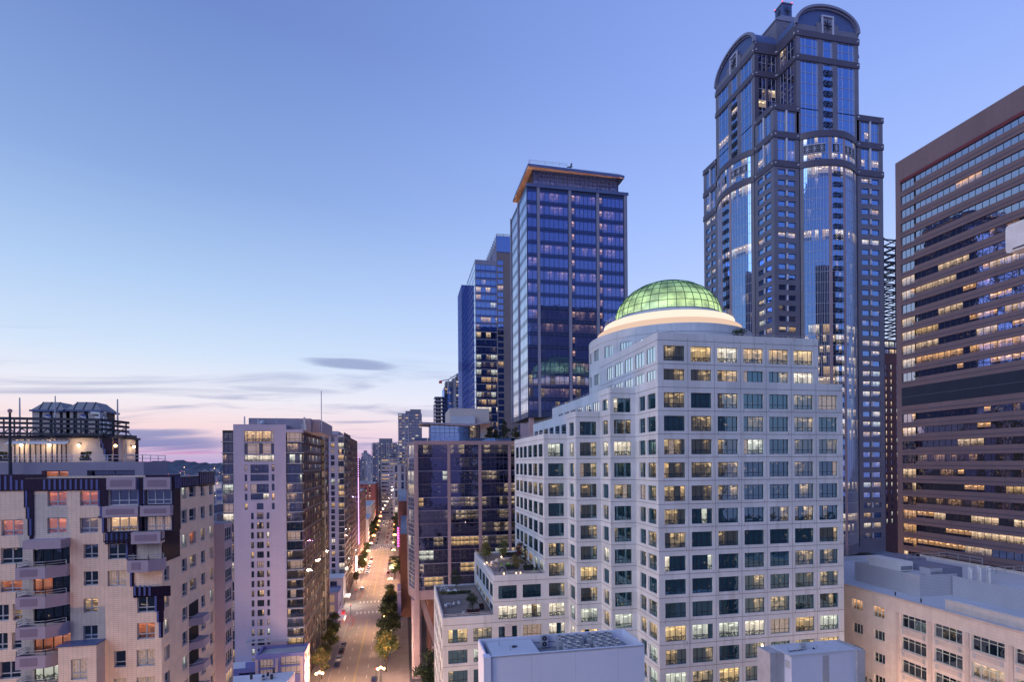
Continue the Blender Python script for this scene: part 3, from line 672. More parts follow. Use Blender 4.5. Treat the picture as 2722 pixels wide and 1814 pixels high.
# upper shafts (a cross in plan)
def shaft(p0, p1, bayz):
    Lw = math.dist(p0, p1); k = Lw / 28.
    g1, gc, g2 = (1.8 * k, 9.7 * k), (11.8 * k, 16.2 * k), (18.3 * k, 26.2 * k)
    ws = []
    for g in (g1, g2): ws += [(g[0], g[1], 157.0, 163.6, tallsp(2, [(G['wm_dark'], 5), (G['wm_spots'], 1)], (.08, .3, .7, .92))), (g[0], g[1], bayz, 154.4, tallsp(7, GD, (.08, .3, .7, .92)))]
    ws += [(gc[0], gc[1], 157.0, 163.6, tallsp(2, GD, (.12, .88))), (gc[0], gc[1], bayz, 154.4, tallsp(7, GD, (.15, .85)))]
    b.facade(p0, p1, bayz - .1, 168.4, ws, GR, wsp, .3)
    a = Vector((p0[0], p0[1], 0)); u = (Vector((p1[0], p1[1], 0)) - a) / Lw; n = nrm(u)
    OR = b.part('grille#%s' % str(p0))
    def Q(x, z, d=0.05): q = a + u * x + n * d; return (q.x, q.y, z)
    for i in range(7):
        z = 151.0 - 4.0 * i
        for cx_ in (gc[0] + 1.35 * k, gc[1] - 1.35 * k):
            h = .9
            for s, t, e, f in ((-h, -h, h, -h), (h, -h, h, h), (h, h, -h, h), (-h, h, -h, -h), (-h, -h, h, h), (-h, h, h, -h)): OR.bar(Q(cx_ + s, z + t), Q(cx_ + e, z + f), .22, .22, M['dark_metal'])
    # gable under the arch with the framed star panel
    R = Lw / 2; cc = a + u * R
    rise = 8.6; NS = 28
    def arc(t, k1=1.0, dz=0): th = math.pi * t; return (R - R * k1 * math.cos(th), 168.2 + dz + (rise * k1) * math.sin(th) ** .92)
    pts = [arc(i / NS) for i in range(NS + 1)]
    GB = b.part('gable#%s' % str(p0))
    for i in range(NS):
        x0_, z0_ = pts[i]; x1_, z1_ = pts[i + 1]
        GB.face([Q(x0_, 166, -.6), Q(x1_, 166, -.6), Q(x1_, z1_, -.6), Q(x0_, z0_, -.6)], M['steel_blue'])
    AR = b.part('arch#%s' % str(p0))
    for off, dd, w_ in ((0, .5, .9), (-.55, .1, .5)):
        for i in range(NS):
            (x0_, z0_), (x1_, z1_) = pts[i], pts[i + 1]; AR.bar(Q(x0_, z0_ + off * 1.6, dd - .5), Q(x1_, z1_ + off * 1.6, dd - .5), 1.2 if off == 0 else .8, w_, M['fin_grey'])
    ST = b.part('star_panel#%s' % str(p0))
    for x_ in (R - 2.4, R + 2.4): ST.bar(Q(x_, 166, .1), Q(x_, 172.8, .1), .6, .5, M['mullion_pale'])
    ST.bar(Q(R - 2.7, 172.8, .1), Q(R + 2.7, 172.8, .1), .6, .6, M['mullion_pale']); ST.obox(Q(R, 169.2, -.2), u * 2.2, n * .1, (0, 0, 3.3), M['fin_grey'])
    for ang in range(0, 180, 45):
        c, s_ = math.cos(math.radians(ang)) * 1.9, math.sin(math.radians(ang)) * 2.2; ST.bar(Q(R - c, 169.4 - s_, .1), Q(R + c, 169.4 + s_, .1), .25, .25, M['dark_metal'])
    for x_, hh in ((R - 3.7, 170), (R + 3.7, 170)): ST.obox(Q(x_, 168, -.1), u * 1.0, n * .3, (0, 0, 2), GR)
    return pts
pf = shaft((A0, Y0), (A1, Y0), 125.5); pl_ = shaft((X0, L1), (X0, L0), 125.5)
# dark notch faces
ntl = lambda fx: dict(tall, fx=list(fx), fz=[i / 2 for i in range(1, 2)], rowsplit=True, pick=rowsplit([(G['mid_dark'], 12), (G['mid_dim'], 2), (G['mid_spots'], 1)], .2), vper=1)
for p0, p1 in (((A0, L0), (A0, Y0)), ((X0, L0), (A0, L0))):
    ws = [(1.8, 5.2, 157, 163.6, ntl((.5,))), (5.9, 9.6, 157, 163.6, ntl((.5,))), (1.8, 5.2, 136.5, 154.4, dict(ntl((.5,)), fz=[.25, .5, .75])), (5.9, 9.6, 136.5, 154.4, dict(ntl((.5,)), fz=[.25, .5, .75]))]
    b.facade(p0, p1, 136.0, 168.4, ws, GT, wsp, .3)
wallface(b.wall, (A1, Y0), (A1, Y1), 136, 168.4, [], GR); wallface(b.wall, (X0, L1), (X0 + 12, L1), 136, 168.4, [], GR)
# vaults
VT = b.part('vault')
for (pts, f) in ((pf, lambda x, z, d: (A0 + x, d, z)), (pl_, lambda x, z, d: (d, L1 - x, z))):
    d0, d1 = (Y0 - .3, Y1) if pts is pf else (X0 - .3, X1)
    for i in range(len(pts) - 1):
        (x0_, z0_), (x1_, z1_) = pts[i], pts[i + 1]; VT.face([f(x0_, z0_, d0), f(x1_, z1_, d0), f(x1_, z1_, d1), f(x0_, z0_, d1)], M['steel_blue'], smooth=True)
# central block, stepped pyramid and lantern
CB = b.part('crown_block'); cx_, cy_ = 163.0, 208.0
wallface(CB, (A0, L1), (A0, L0), 166, 178.4, [(3, 24, 169.5, 175.5)], GR, .2); wallface(CB, (A0, L0), (A1, L0), 166, 178.4, [(3, 25, 169.5, 175.5)], GR, .2); wallface(CB, (A1, L0), (A1, L1), 166, 178.4, [], GR); wallface(CB, (A1, L1), (A0, L1), 166, 178.4, [], GR)
CB.box(A0 + .2, A0 + .25, L0 + 3, L1 - 3, 169.5, 175.5, M['fin_grey']); CB.box(A0 + 3, A1 - 3, L0 + .2, L0 + .25, 169.5, 175.5, M['fin_grey'])
CB.box(A0 - .3, A1 + .3, L0 - .3, L1 + .3, 178.4, 179.0, M['fin_grey'])
PY = b.part('pyramid_roof')
NSP = 14
for i in range(NSP):
    h0 = 13.6 - (13.6 - 3.0) * i / NSP; z0_ = 179 + (190 - 179) * i / NSP; PY.box(cx_ - h0, cx_ + h0, cy_ - h0, cy_ + h0, z0_ + .002, z0_ + 11 / NSP, M['fin_grey'], skip='d')
LN = b.part('lantern'); LN.box(cx_ - 2.3, cx_ + 2.3, cy_ - 2.3, cy_ + 2.3, 190, 196.4, M['steel_blue']); LN.box(cx_ - 2.6, cx_ + 2.6, cy_ - 2.6, cy_ + 2.6, 196.4, 196.9, M['fin_grey'])
for s in (0, 1):
    for ang in range(0, 180, 45):
        c, sn = math.cos(math.radians(ang)) * 1.6, math.sin(math.radians(ang)) * 2.0
        p, q = ((cx_ - c, cy_ - 2.35, 193.4 - sn), (cx_ + c, cy_ - 2.35, 193.4 + sn)) if s == 0 else ((cx_ - 2.35, cy_ - c, 193.4 - sn), (cx_ - 2.35, cy_ + c, 193.4 + sn))
        LN.bar(p, q, .22, .22, M['dark_metal'])
BC = b.part('beacon')
for s in ((-2.3, -2.3), (-2.3, 2.3), (2.3, -2.3)): BC.ball((cx_ + s[0], cy_ + s[1], 197.2), .28, M['red_light'], 6, 4)
# cornice bands with bosses
CN = b.part('cornice'); bn_ = [0]
def band(p0, p1, z0, z1, o=.28, boss=True):
    a = Vector((p0[0], p0[1], 0)); c = Vector((p1[0], p1[1], 0)); u = (c - a).normalized(); n = nrm(u); m_ = (a + c) / 2; Lh = (c - a).length / 2
    bn_[0] += 1; e_ = .004 * (bn_[0] % 9); CN.obox((m_.x, m_.y, (z0 + z1) / 2), u * (Lh + o - .02 - e_), n * (o + e_), (0, 0, (z1 - z0) / 2 + e_), GT)
    if boss:
        for f in (-1, 1): q = m_ + u * f * (Lh - .6) + n * (o + .02); CN.ball((q.x, q.y, (z0 + z1) / 2), .38, M['mullion_pale'], 6, 4)
for z0_, z1_ in ((154.5, 156.7), (163.8, 166.1)):
    for p in (((A0, Y0), (A1, Y0)), ((A0, L0), (A0, Y0)), ((X0, L0), (A0, L0)), ((X0, L1), (X0, L0)), ((A1, Y0), (A1, L0))): band(*p, z0_, z1_)
for z0_, z1_ in ((134.2, 136.4), (123.6, 125.9), (112.6, 114.9)):
    for p in (((X0, Y0), (A0 + 1, Y0)), ((X0, L0), (X0, Y0)), ((A1 - 1, Y0), (X1, Y0)), ((X0, Y1), (X0, L1))): band(*p, z0_, z1_)
# bowed bays
def bay(p0, p1, sag=4.6):
    a = Vector((p0[0], p0[1], 0)); c = Vector((p1[0], p1[1], 0)); Lw = (c - a).length; u = (c - a) / Lw; n = nrm(u); n_ = 22
    R = (Lw * Lw / 4 + sag * sag) / (2 * sag); half = math.asin(Lw / 2 / R); ctr = (a + c) / 2 - n * (R - sag)
    pts = []
    for i in range(n_ + 1):
        t = -half + 2 * half * i / n_; pts.append(ctr + u * R * math.sin(t) + n * R * math.cos(t))
    BW = b.part('bay_cornice#%s' % str(p0))
    for i in range(n_):
        q0, q1 = pts[i], pts[i + 1]; l_ = (q1 - q0).length
        kind = 'p' if i in (0, 8, 13, 21) else ('c' if 9 <= i <= 12 else 'g')
        if kind == 'p': wallface(b.wall, q0, q1, ZB, 126, [], M['fin_pink'] if i in (8, 13) else GR)
        else:
            e0 = .02; ws = [(e0, l_ - e0, 115.0, 123.4, dict(tall, fx=[], fz=[.28, .72], rowsplit=True, pick=lambda nc, nr, w: [[random.choice([G['wm_warm'], G['wm_spots'], G['wm_dark']]), G['void'] if kind == 'g' else G['wm_dark'], random.choice([G['wm_dark'], G['wm_dark'], G['wm_warm']])]], edge=.06, vper=0))]
            nf = 36
            ws.append((e0, l_ - e0, ZB + 4, 112.4, dict(frame=M['mullion_pale'], fx=[.5] if kind == 'g' else [], fz=[j / nf for j in range(1, nf)], rowsplit=True, bw=.12, edge=.05, proud=.06, pick=BAYPICK, vper=1)))
            wallface(b.wall, q0, q1, ZB, 126, ws, GR, .12)
            for w in ws: b.wins.append((Vector((q0.x, q0.y, 0)), (q1 - q0).normalized(), w, w[4], .12))
        for z0_, z1_ in ((123.5, 125.9), (112.5, 114.9)):
            m_ = (q0 + q1) / 2; nn = nrm((q1 - q0).normalized()); BW.obox((m_.x, m_.y, (z0_ + z1_) / 2), (q1 - q0) / 2, nn * .3, (0, 0, (z1_ - z0_) / 2), GT)
        BW.face([(q0.x, q0.y, 126), (q1.x, q1.y, 126), (ctr.x, ctr.y, 126)], GT)
    SP = b.part('star_grille#%s' % str(p0))
    for i in (2, 4, 6, 10.5, 15, 17, 19):
        k = int(i); f = i - k; q = pts[k] * (1 - f) + pts[k + 1] * f; q2 = pts[k + 1] if f == 0 else pts[k + 1] * .5 + pts[k + 1 + 1] * .5; q1_ = pts[k - 1] if f == 0 else pts[k - 1] * .5 + pts[k] * .5
        q = pts[k] if f == 0 else (pts[k] + pts[k + 1]) / 2
        tu = (q2 - q1_).normalized(); nn = nrm(tu)
        c0 = q + nn * .05; SP.obox((c0.x, c0.y, 119.2), tu * 1.15, nn * .03, (0, 0, 1.5), M['dark_metal'])
        for zz2 in (117.6, 120.8): SP.bar((c0.x - tu.x * 1.2, c0.y - tu.y * 1.2, zz2), (c0.x + tu.x * 1.2, c0.y + tu.y * 1.2, zz2), .2, .2, M['mullion_pale'])
        for ang in range(0, 180, 45):
            cc, ss = math.cos(math.radians(ang)) * 1.05, math.sin(math.radians(ang)) * 1.5; c0 = q + nn * .1
            SP.bar((c0.x - tu.x * cc, c0.y - tu.y * cc, 119.2 - ss), (c0.x + tu.x * cc, c0.y + tu.y * cc, 119.2 + ss), .16, .16, M['mullion_pale'])
    GG = b.part('grille_column#%s' % str(p0))
    m_ = (pts[10] + pts[12]) / 2; tu = (pts[12] - pts[10]).normalized(); nn = nrm(tu)
    for k in range(34):
        z = 109.5 - 4 * k
        if z < ZB + 5: break
        for s in (-1.0, 1.0):
            c0 = m_ + tu * s + nn * .18; h = .75
            for (p, q, e, f) in ((-h, -h, h, h), (-h, h, h, -h), (-h, -h, h, -h), (-h, h, h, h), (-h, -h, -h, h), (h, -h, h, h)): GG.bar((c0.x + tu.x * p, c0.y + tu.y * p, z + q), (c0.x + tu.x * e, c0.y + tu.y * e, z + f), .18, .18, M['dark_metal'])
_rowm = {}
def BAYPICK(nc, nr, w):
    out = []
    for j in range(nr):
        if j not in _rowm:
            z = ZB + 4 + (112.4 - ZB - 4) * (j + .5) / nr; r = random.random()
            lit = .95 if z > 108 else floorlit(z)
            _rowm[j] = lit
        out.append(random.choices([G['wm_warm'], G['wm_spots'], G['wm_dim'], G['wm_dark']], [_rowm[j] ** 2 * .8, _rowm[j] ** 2 * .9, .1, 1.15 - _rowm[j]])[0])
    return [out[:] for _ in range(nc)]
bay((A0 + 1.3, Y0), (A1 - 1.3, Y0)); bay((X0, L1 - .8), (X0, L0 + .8))
b.roof.face([(X0, Y0, 136.2), (X1, Y0, 136.2), (X1, Y1, 136.2), (X0, Y1, 136.2)], M['roof_grey'])
# podium
PD = b.part('podium')
pws = [(2 + 4.2 * i, 4.4 + 4.2 * i, z, z + 3.2, dict(fx=[.33, .66], fz=[.75], frame=M['mullion_dark'], pick=whole([(G['brn_warm'], 2), (G['brn_dim'], 2)]))) for i in range(13) for z in (-44, -50.5, -57)]
bw_ = b.wall; b.wall = PD; b.facade((X0 - 3, Y0 - 9), (X1 + 8, Y0 - 9), GZ, -37.5, pws, paint('podium_granite', (.34, .22, .18), .6, .1, .3, joint=(0, .6, .06), jcol=.7), wsp, .4); b.wall = bw_
PD.face([(X0 - 3, Y0 - 9, -37.5), (X1 + 8, Y0 - 9, -37.5), (X1 + 8, Y1, -37.5), (X0 - 3, Y1, -37.5)], M['roof_grey']); PD.face([(X0 - 3, Y1, GZ), (X0 - 3, Y0 - 9, GZ), (X0 - 3, Y0 - 9, -37.5), (X0 - 3, Y1, -37.5)], GR)
PD.box(X0 - 3.4, X1 + 8.4, Y0 - 9.4, Y0 - 9, -38.6, -37.4, GR)
b.finish(100)
# ================================================================== brown banded tower on the right
b = Bld('office_tower', 'dark brown office tower with level ribbons of windows at the right edge', 'office tower', (170, 110, GZ))
XW = 144.2; YN, YS = 136.4, 40.0; BP = M['brown_precast']
H0 = onX(2392, 489, XW).z; ws = []
def brpick(k):
    lit = {7: .6, 8: .55, 11: .5, 12: .4, 13: .75, 14: .2, 17: .1, 19: .15, 22: .25, 24: .6, 25: .55, 26: .4, 27: .18}.get(k, .04)
    def f(nc, nr, w):
        out = []; cur = None; n_ = 0
        for i in range(nc):
            if n_ <= 0:
                r = random.random(); cur = G['brn_warm'] if r < lit else G['brn_spots'] if r < lit + .1 and k > 5 else G['brn_dim'] if r < .32 and k > 5 else G['brn_dark']; n_ = random.choice([1, 2, 3, 4, 4])
            out.append(cur); n_ -= 1
        return out
    return f
k = 0; z = H0; w2_ = YN - onX(2432, 900, XW).y
Lw = YN - YS
for k in range(38):
    z = H0 - 4.0 * k
    if k in (15, 16): continue
    if z < GZ + 6: break
    fx1 = [1 / 3, 2 / 3]; n2 = 52
    ws.append((1.6, w2_, z - 2.45, z, dict(fx=fx1, fz=[], frame=M['mullion_dark'], bw=.09, edge=.05, pick=brpick(k))))
    ws.append((w2_, Lw - 3, z - 1.85, z, dict(fx=[i / n2 for i in range(1, n2)], fz=[], frame=M['mullion_dark'], bw=.09, edge=.05, pick=brpick(k))))
b.facade((XW, YN), (XW, YS), GZ, H0 + 6.8, ws, BP, None, .35)
wallface(b.wall, (XW, YS), (XW + 45, YS), GZ, H0 + 6.8, [], BP); wallface(b.wall, (XW + 45, YN), (XW, YN), GZ, H0 + 6.8, [], BP); wallface(b.wall, (XW + 45, YS), (XW + 45, YN), GZ, H0 + 6.8, [], BP)
b.roof.face([(XW, YS, H0 + 6.7), (XW + 45, YS, H0 + 6.7), (XW + 45, YN, H0 + 6.7), (XW, YN, H0 + 6.7)], M['roof_grey'])
LN = b.part('spandrel_line')
for k in range(38):
    z = H0 - 4.0 * k - 3.05
    if z < GZ + 6: break
    LN.box(XW - .05, XW + .02, YS + 2, YN - 1.6, z - .09, z + .09, M['granite_trim'], skip='r')
LN.box(XW - .06, XW + .02, YS + 2, YN - 1.6, H0 + .0, H0 + .9, paint('red_line', (.16, .035, .05), .7, .1), skip='r')
VB = b.part('vent_band')
zz = H0 - 60; VB.box(XW - .03, XW + .02, YS + 2, YN - 1.6, zz - 5.6, zz - .2, M['dark_metal'], skip='r')
b.finish(100, winname='window_strip')
# ================================================================== steel skeleton and brick building in the gap
b = Bld('steel_frame_building', 'bare steel frame of an unfinished building seen through the gap beside the skyscraper', 'building frame', (262, 262, GZ))
F_ = b.part('steel_frame'); 
xa, xb, ya, yb = 246, 262, 240, 256
zt = onY(2365, 652, 248).z; zl = onY(2365, 1010, 248).z
for x in (xa, (xa + xb) / 2, xb):
    for y in (ya, (ya + yb) / 2, yb): F_.bar((x, y, GZ), (x, y, zt), .5, .5, M['dark_metal'])
z = zt - 1
while z > zl + 20:
    for y in (ya, (ya + yb) / 2, yb): F_.bar((xa - 1, y, z), (xb + 1, y, z), .45, .6, M['dark_metal'])
    for x in (xa, (xa + xb) / 2, xb): F_.bar((x, ya - 1, z), (x, yb + 1, z), .45, .6, M['dark_metal'])
    F_.bar((xa, ya, z), (xb, ya, z - 4), .25, .25, M['dark_metal']); F_.bar((xa, yb, z - 4), (xa, ya, z), .25, .25, M['dark_metal']); z -= 4
lowz = z; SL_ = b.part('floor_slab')
while z > zl:
    SL_.box(xa, xb, ya, yb, z - .3, z, M['slab_grey']); z -= 4
b.wall.box(xa + 1, xb - 1, ya + 3, yb - 1, zl, lowz, G['far_dim'])
wl = MB(); 
b.facade((xa + .5, ya + 1.5), (xb - .5, ya + 1.5), zl, lowz, [(1 + 3.5 * i, 4 + 3.5 * i, lowz - 3.6 - 4 * j, lowz - .8 - 4 * j) for i in range(4) for j in range(int((lowz - zl) / 4) - 1)], M['far_grey'], dict(fx=[.5], fz=[], frame=M['mullion_dark'], pick=whole([(G['far_warm'], 3), (G['far_dim'], 1)])), .2)
b.finish(40)
b = Bld('brick_tower', 'narrow dark brick building with a column of lit stair windows in the gap', 'building', (245, 235, GZ))
zt = onY(2366, 940, 232).z; zm = onY(2366, 1420, 232).z
b.facade((229, 232), (262, 232), zm - 20, zt, [(x, x + .8, zt - 8 - 3.7 * i, zt - 5.8 - 3.7 * i) for i in range(22) for x in (3.2, 6.4, 9.6, 12.6, 16)], M['brick_brown'], dict(fx=[], fz=[], frame=M['mullion_dark'], edge=.05, pick=whole([(G['far_warm'], 3), (G['far_dark'], 2)])), .2)
wallface(b.wall, (229, 250), (229, 232), zm - 20, zt, [], M['brick_brown']); b.roof.face([(229, 232, zt), (262, 232, zt), (262, 250, zt), (229, 250, zt)], M['roof_grey'])
b.finish(60)
# ================================================================== blue glass tower with the tilted orange soffit
b = Bld('glass_tower', 'deep blue glass tower under a jutting orange-lined roof', 'office tower', (55, 182, GZ))
YT = 169.6; TX0, TX1, TY1 = 39.4, 73.6, 195.0; TT = 89.0; TB_ = onY(1420, 1110, YT).z
NF = int((TT - TB_ - 1) / 4.2)
bp = [(G['blue_dark'], 7), (G['blue_spots'], 1), (G['blue_dim'], 3)]
def blpick(nc, nr, w):
    z = w[3]; k = (TT - z) / 4.2; base = G['blue_dark'] if random.random() < .55 else G['blue_dim']; out = []
    for i in range(nc):
        m = base
        if (w[0] > 10 and i == 0 and random.random() < .75): m = G['blue_spots']
        elif z < 30 and random.random() < .3: m = G['mid_dim']
        out.append([G['spandrel_blue'], m, G['spandrel_blue']])
    return out
cols_ = [(.2, 3.4), (4.3, 13.8), (14.9, 23.3), (24.4, 32.9)]
ws = []
for k in range(NF):
    z = TT - 1.2 - 4.2 * k
    for (a, c) in cols_:
        n_ = max(2, round((c - a) / 1.5)); ws.append((a, c, z - 4.05, z, dict(fx=[.12 if i == 0 else i / n_ for i in range(0 if c - a > 4 else 1, n_) if i or 1], fz=[.14, .86], rowsplit=True, vper=0, frame=M['mullion_blue'], bw=.11, edge=.12, proud=.12, pick=blpick)))
for w in ws: w[4]['fx'] = sorted(set([x for x in w[4]['fx'] if x > .05]))
b.facade((TX0, YT), (TX1, YT), TB_, TT, ws, M['mullion_blue'], None, .14)
lw = []
pale = glass('pale_west_glass', 'dark', (.86, .90, 1.0), .9, (.1, .1, .15), 0, wavy=.03)
for k in range(NF):
    z = TT - 1.2 - 4.2 * k
    for (a, c) in ((.2, 12.4), (12.9, TY1 - YT - .2)):
        n_ = 6; lw.append((a, c, z - 4.05, z, dict(fx=[i / n_ for i in range(1, n_)], fz=[.14, .86], frame=M['mullion_blue'], bw=.16, edge=.10, proud=.03, pick=lambda nc, nr, w: [pale] * nc)))
b.facade((TX0, TY1), (TX0, YT), TB_, TT, lw, M['mullion_blue'], None, .05)
wallface(b.wall, (TX1, YT), (TX1, TY1), TB_, TT, [], M['mullion_blue']); wallface(b.wall, (TX1, TY1), (TX0, TY1), TB_, TT, [], M['mullion_blue'])
b.wall.face([(TX0, YT, TB_), (TX0, TY1, TB_), (TX1, TY1, TB_), (TX1, YT, TB_)], M['mullion_dark'])
b.roof.face([(TX0, YT, TT - .05), (TX1, YT, TT - .05), (TX1, TY1, TT - .05), (TX0, TY1, TT - .05)], M['roof_grey'])
FN = b.part('fin')
for x in (3.85, 14.35, 23.85, 33.5): FN.box(TX0 + x - .42, TX0 + x + .42, YT - .35, YT - .01, TB_, TT + .4, M['fin_grey'])
for y in (YT + 12.65, TY1 - .2): FN.box(TX0 - .3, TX0 - .01, y - .25, y + .25, TB_, TT + .4, M['fin_grey'])
FN.box(TX0 - .3, TX1 + .3, YT - .5, YT - .36, TT - .5, TT + .5, M['steel_blue'])
PHG = glass('penthouse_glass', 'dark', (.25, .35, .9), .06, (.16, .26, .75), 0, wavy=.05)
PH = b.part('penthouse')
bw_ = b.wall; b.wall = PH
b.facade((TX0 + 3.2, YT + 4.5), (TX1 - 1.2, YT + 4.5), TT, 97.0, [(.1, 29.5, TT + .1, 96.9, dict(fx=[i / 20 for i in range(1, 20)], fz=[.4, .55, .7, .85], frame=M['mullion_blue'], bw=.1, edge=.1, proud=.1, pick=lambda nc, nr, w: [PHG] * nc))], M['mullion_blue'], None, .1)
wallface(PH, (TX0 + 3.2, TY1 - 3), (TX0 + 3.2, YT + 4.5), TT, 97.0, [], M['mullion_blue']); wallface(PH, (TX1 - 1.2, YT + 4.5), (TX1 - 1.2, TY1 - 3), TT, 97.0, [], M['mullion_blue']); b.wall = bw_
SOFL = []
RF = b.part('overhanging_roof')
fl = onY(1404, 434, 168.6); fr = onY(1660, 467, 168.6); bl = onX(1367, 522, fl.x); ft = .8
A_ = [fl, fr, Vector((fr.x + .5, 193, fr.z + .6)), Vector((fl.x, 193.5, fl.z + .4))]
A_[3] = Vector((fl.x, 193.5, fl.z + .1)); A_[2] = Vector((fr.x, 193.5, fr.z + .1))
inn = [Vector((TX0 + 3.3, YT + 4.4, 96.9)), Vector((TX1 - 1.3, YT + 4.4, 92.8 + 0.6)), Vector((TX1 - 1.3, TY1 - 3, 93.4)), Vector((TX0 + 3.3, TY1 - 3, 96.9))]
inn = [Vector((TX0 + 3.1, YT + 4.4, 96.5)), Vector((TX1 - 1.1, YT + 4.4, 96.5)), Vector((TX1 - 1.1, TY1 - 2.9, 96.5)), Vector((TX0 + 3.1, TY1 - 2.9, 96.5))]; TPR = [v + Vector((0, 0, 1.6)) for v in inn]
for i in range(4):
    j = (i + 1) % 4; lo = [v - Vector((0, 0, .8)) for v in A_]
    RF.face([lo[i], lo[j], A_[j], A_[i]], M['steel_blue'])
    RF.face([inn[i], inn[j], lo[j], lo[i]], M['roof_soffit'])

for i in range(4): j = (i + 1) % 4; RF.face([A_[i], A_[j], TPR[j], TPR[i]], M['steel_blue'])
RF.face(TPR, M['steel_blue'])
RL = b.part('railing'); rail(RL, [(A_[3].x + .5, 193), (fl.x + .5, 169), (fl.x + 13, 169)], fl.z + .3, 1.1, 2, w=.06)
for i in range(5): UL_ = (TX0 + 2.0 + i * 7.4, YT + 1.6); FN.box(UL_[0] - .2, UL_[0] + .2, UL_[1] - .2, UL_[1] + .2, TT, TT + .35, M['lamp_small']); SOFL.append((UL_[0], UL_[1], TT + .8))
for i in range(3): SOFL.append((TX0 + 1.5, YT + 8 + 6 * i, TT + .8)); FN.box(TX0 + 1.3, TX0 + 1.7, YT + 7.8 + 6 * i, YT + 8.2 + 6 * i, TT, TT + .35, M['lamp_small'])
PB = b.part('soffit_column')
for x in (TX0 + .6, TX0 + 9, TX0 + 18): PB.box(x, x + 1.4, YT + .5, YT + 2, -20, TB_, M['fin_pink'])
PB.box(TX0 + 2.5, TX1 - 2, YT + 6, TY1 - 2, -40, TB_, G['mid_dim'])
b.finish(100)
MT = MB(); q = onY(1514, 445, 176); MT.bar((q.x, 176, q.z - 2.2), (q.x + .6, 176, q.z + 1.2), .35, .35, M['dark_metal']); MT.bar((q.x - .8, 176, q.z), (q.x + 1.0, 176, q.z + .4), .3, .3, M['dark_metal']); MT.ball((q.x + .7, 176, q.z + 1.2), .3, M['dark_metal'])
tag(MT.build('window_washing_davit'), 'small black davit standing on the orange-lined roof edge', 'davit')
# ================================================================== glazed office block on raked pillars beside the avenue
b = Bld('pillared_office_building', 'dark glass office block carried on pink concrete pillars beside the avenue', 'office building', (20, 190, GZ))
PX0, PX1, PT = 3.6, 38.9, 7.0; PBt = onY(1110, 1597, YT).z
PF_ = M['pier_mauve']; midp = [(G['mid_dark'], 7), (G['mid_dim'], 4), (G['mid_warm'], 1)]
def mpick(nc, nr, w):
    z = w[3]; out = []; run = random.choices(['d', 'm', 'w'], [7, 3, 1 + (3 if z < -22 else 0)])[0]
    for i in range(nc):
        if random.random() < .3: run = random.choices(['d', 'm', 'w'], [8, 3, .6 + (2.5 if z < -20 else 0)])[0]
        out.append([G['spandrel_dark'], G['mid_' + {'d': 'dark', 'm': 'dim', 'w': 'warm'}[run]]])
    return out
ws = []; nfl = 0; z = PT - .9
while z - 4.1 > PBt:
    for (a, c, n_) in ((1.15, 10.0, 6), (11.0, 19.7, 6), (20.7, 29.2, 6), (30.1, 34.9, 3)):
        ws.append((a, c, z - 4.0, z, dict(fx=[i / n_ for i in range(1, n_)], fz=[.28, .62], frame=M['mullion_blue'], bw=.07, edge=.05, proud=.07, rowsplit=True, vper=0, pick=lambda nc, nr, w: [[a_[0], a_[1], a_[1]] for a_ in mpick(nc, nr, w)])))
    z -= 4.08
b.facade((PX0, YT), (PX1, YT), PBt, PT, ws, PF_, None, .12)
cp = (1.6, 178.0); ws = []
z = PT - .9
while z - 4.1 > PBt:
    ws.append((.2, 7.6, z - 4.0, z, dict(fx=[.2, .4, .6, .8], fz=[.28, .62], frame=M['mullion_pale'], bw=.08, edge=.08, proud=.07, pick=whole([(G['mid_dark'], 5), (G['mid_dim'], 3), (G['mid_warm'], 2)], pa=.3)))); z -= 4.08
b.facade(cp, (PX0, YT), PBt, PT, ws, PF_, None, .1)
b.facade((1.6, 236), cp, PBt, PT, [(2 + 6 * i, 7.4 + 6 * i, zz - 3, zz) for i in range(9) for zz in [PT - 1 - 4.08 * j for j in range(11)]], PF_, dict(fx=[.33, .66], fz=[], frame=M['mullion_dark'], pick=whole([(G['mid_dark'], 3), (G['mid_warm'], 1)])), .1)
b.wall.face([(PX0, YT, PBt), (1.6, 178, PBt), (1.6, 236, PBt), (PX1, 236, PBt), (PX1, YT, PBt)], PF_)
b.roof.face([(PX0, YT, PT - .03), (PX1, YT, PT - .03), (PX1, 236, PT - .03), (1.6, 236, PT - .03), (1.6, 178, PT - .03)], M['roof_mid'])
FN = b.part('pier')
for (x, w_) in ((.55, .5), (10.5, .42), (20.2, .42), (29.65, .38)): FN.box(PX0 + x - w_, PX0 + x + w_, YT - .3, YT - .005, PBt, PT + .1, PF_)
FN.box(PX0 - .2, PX1, YT - .42, YT - .31, PT - .9, PT + .25, PF_)
z = PT - .9
SB = b.part('floor_line')
while z > PBt + 2:
    SB.box(PX0 + 1.1, PX1 - 1, YT - .12, YT - .003, z - .1, z + .02, M['fin_grey']); z -= 4.08 * (1 if random.random() < .7 else 2)
PL = b.part('pillar'); PL.prism([(2.4, 171), (3.2, 170.2), (4.8, 170.2), (5.4, 171), (5.4, 173.4), (2.4, 173.4)], GZ, PBt, PF_)
PL2 = b.part('raked_pillar'); PL2.bar((5.2, 171.6, PBt + .3), (10.0, 173.0, -57), 1.5, 1.5, PF_)
PL3 = b.part('plinth'); PL3.box(8.6, 12.5, 171, 176, GZ, -56.5, PF_)
UD = b.part('lobby'); UD.box(8, PX1, 186, 200, GZ, PBt, M['brick_brown']); UD.box(16, 17, 185.6, 186, -60, -46, M['cream_stone'])
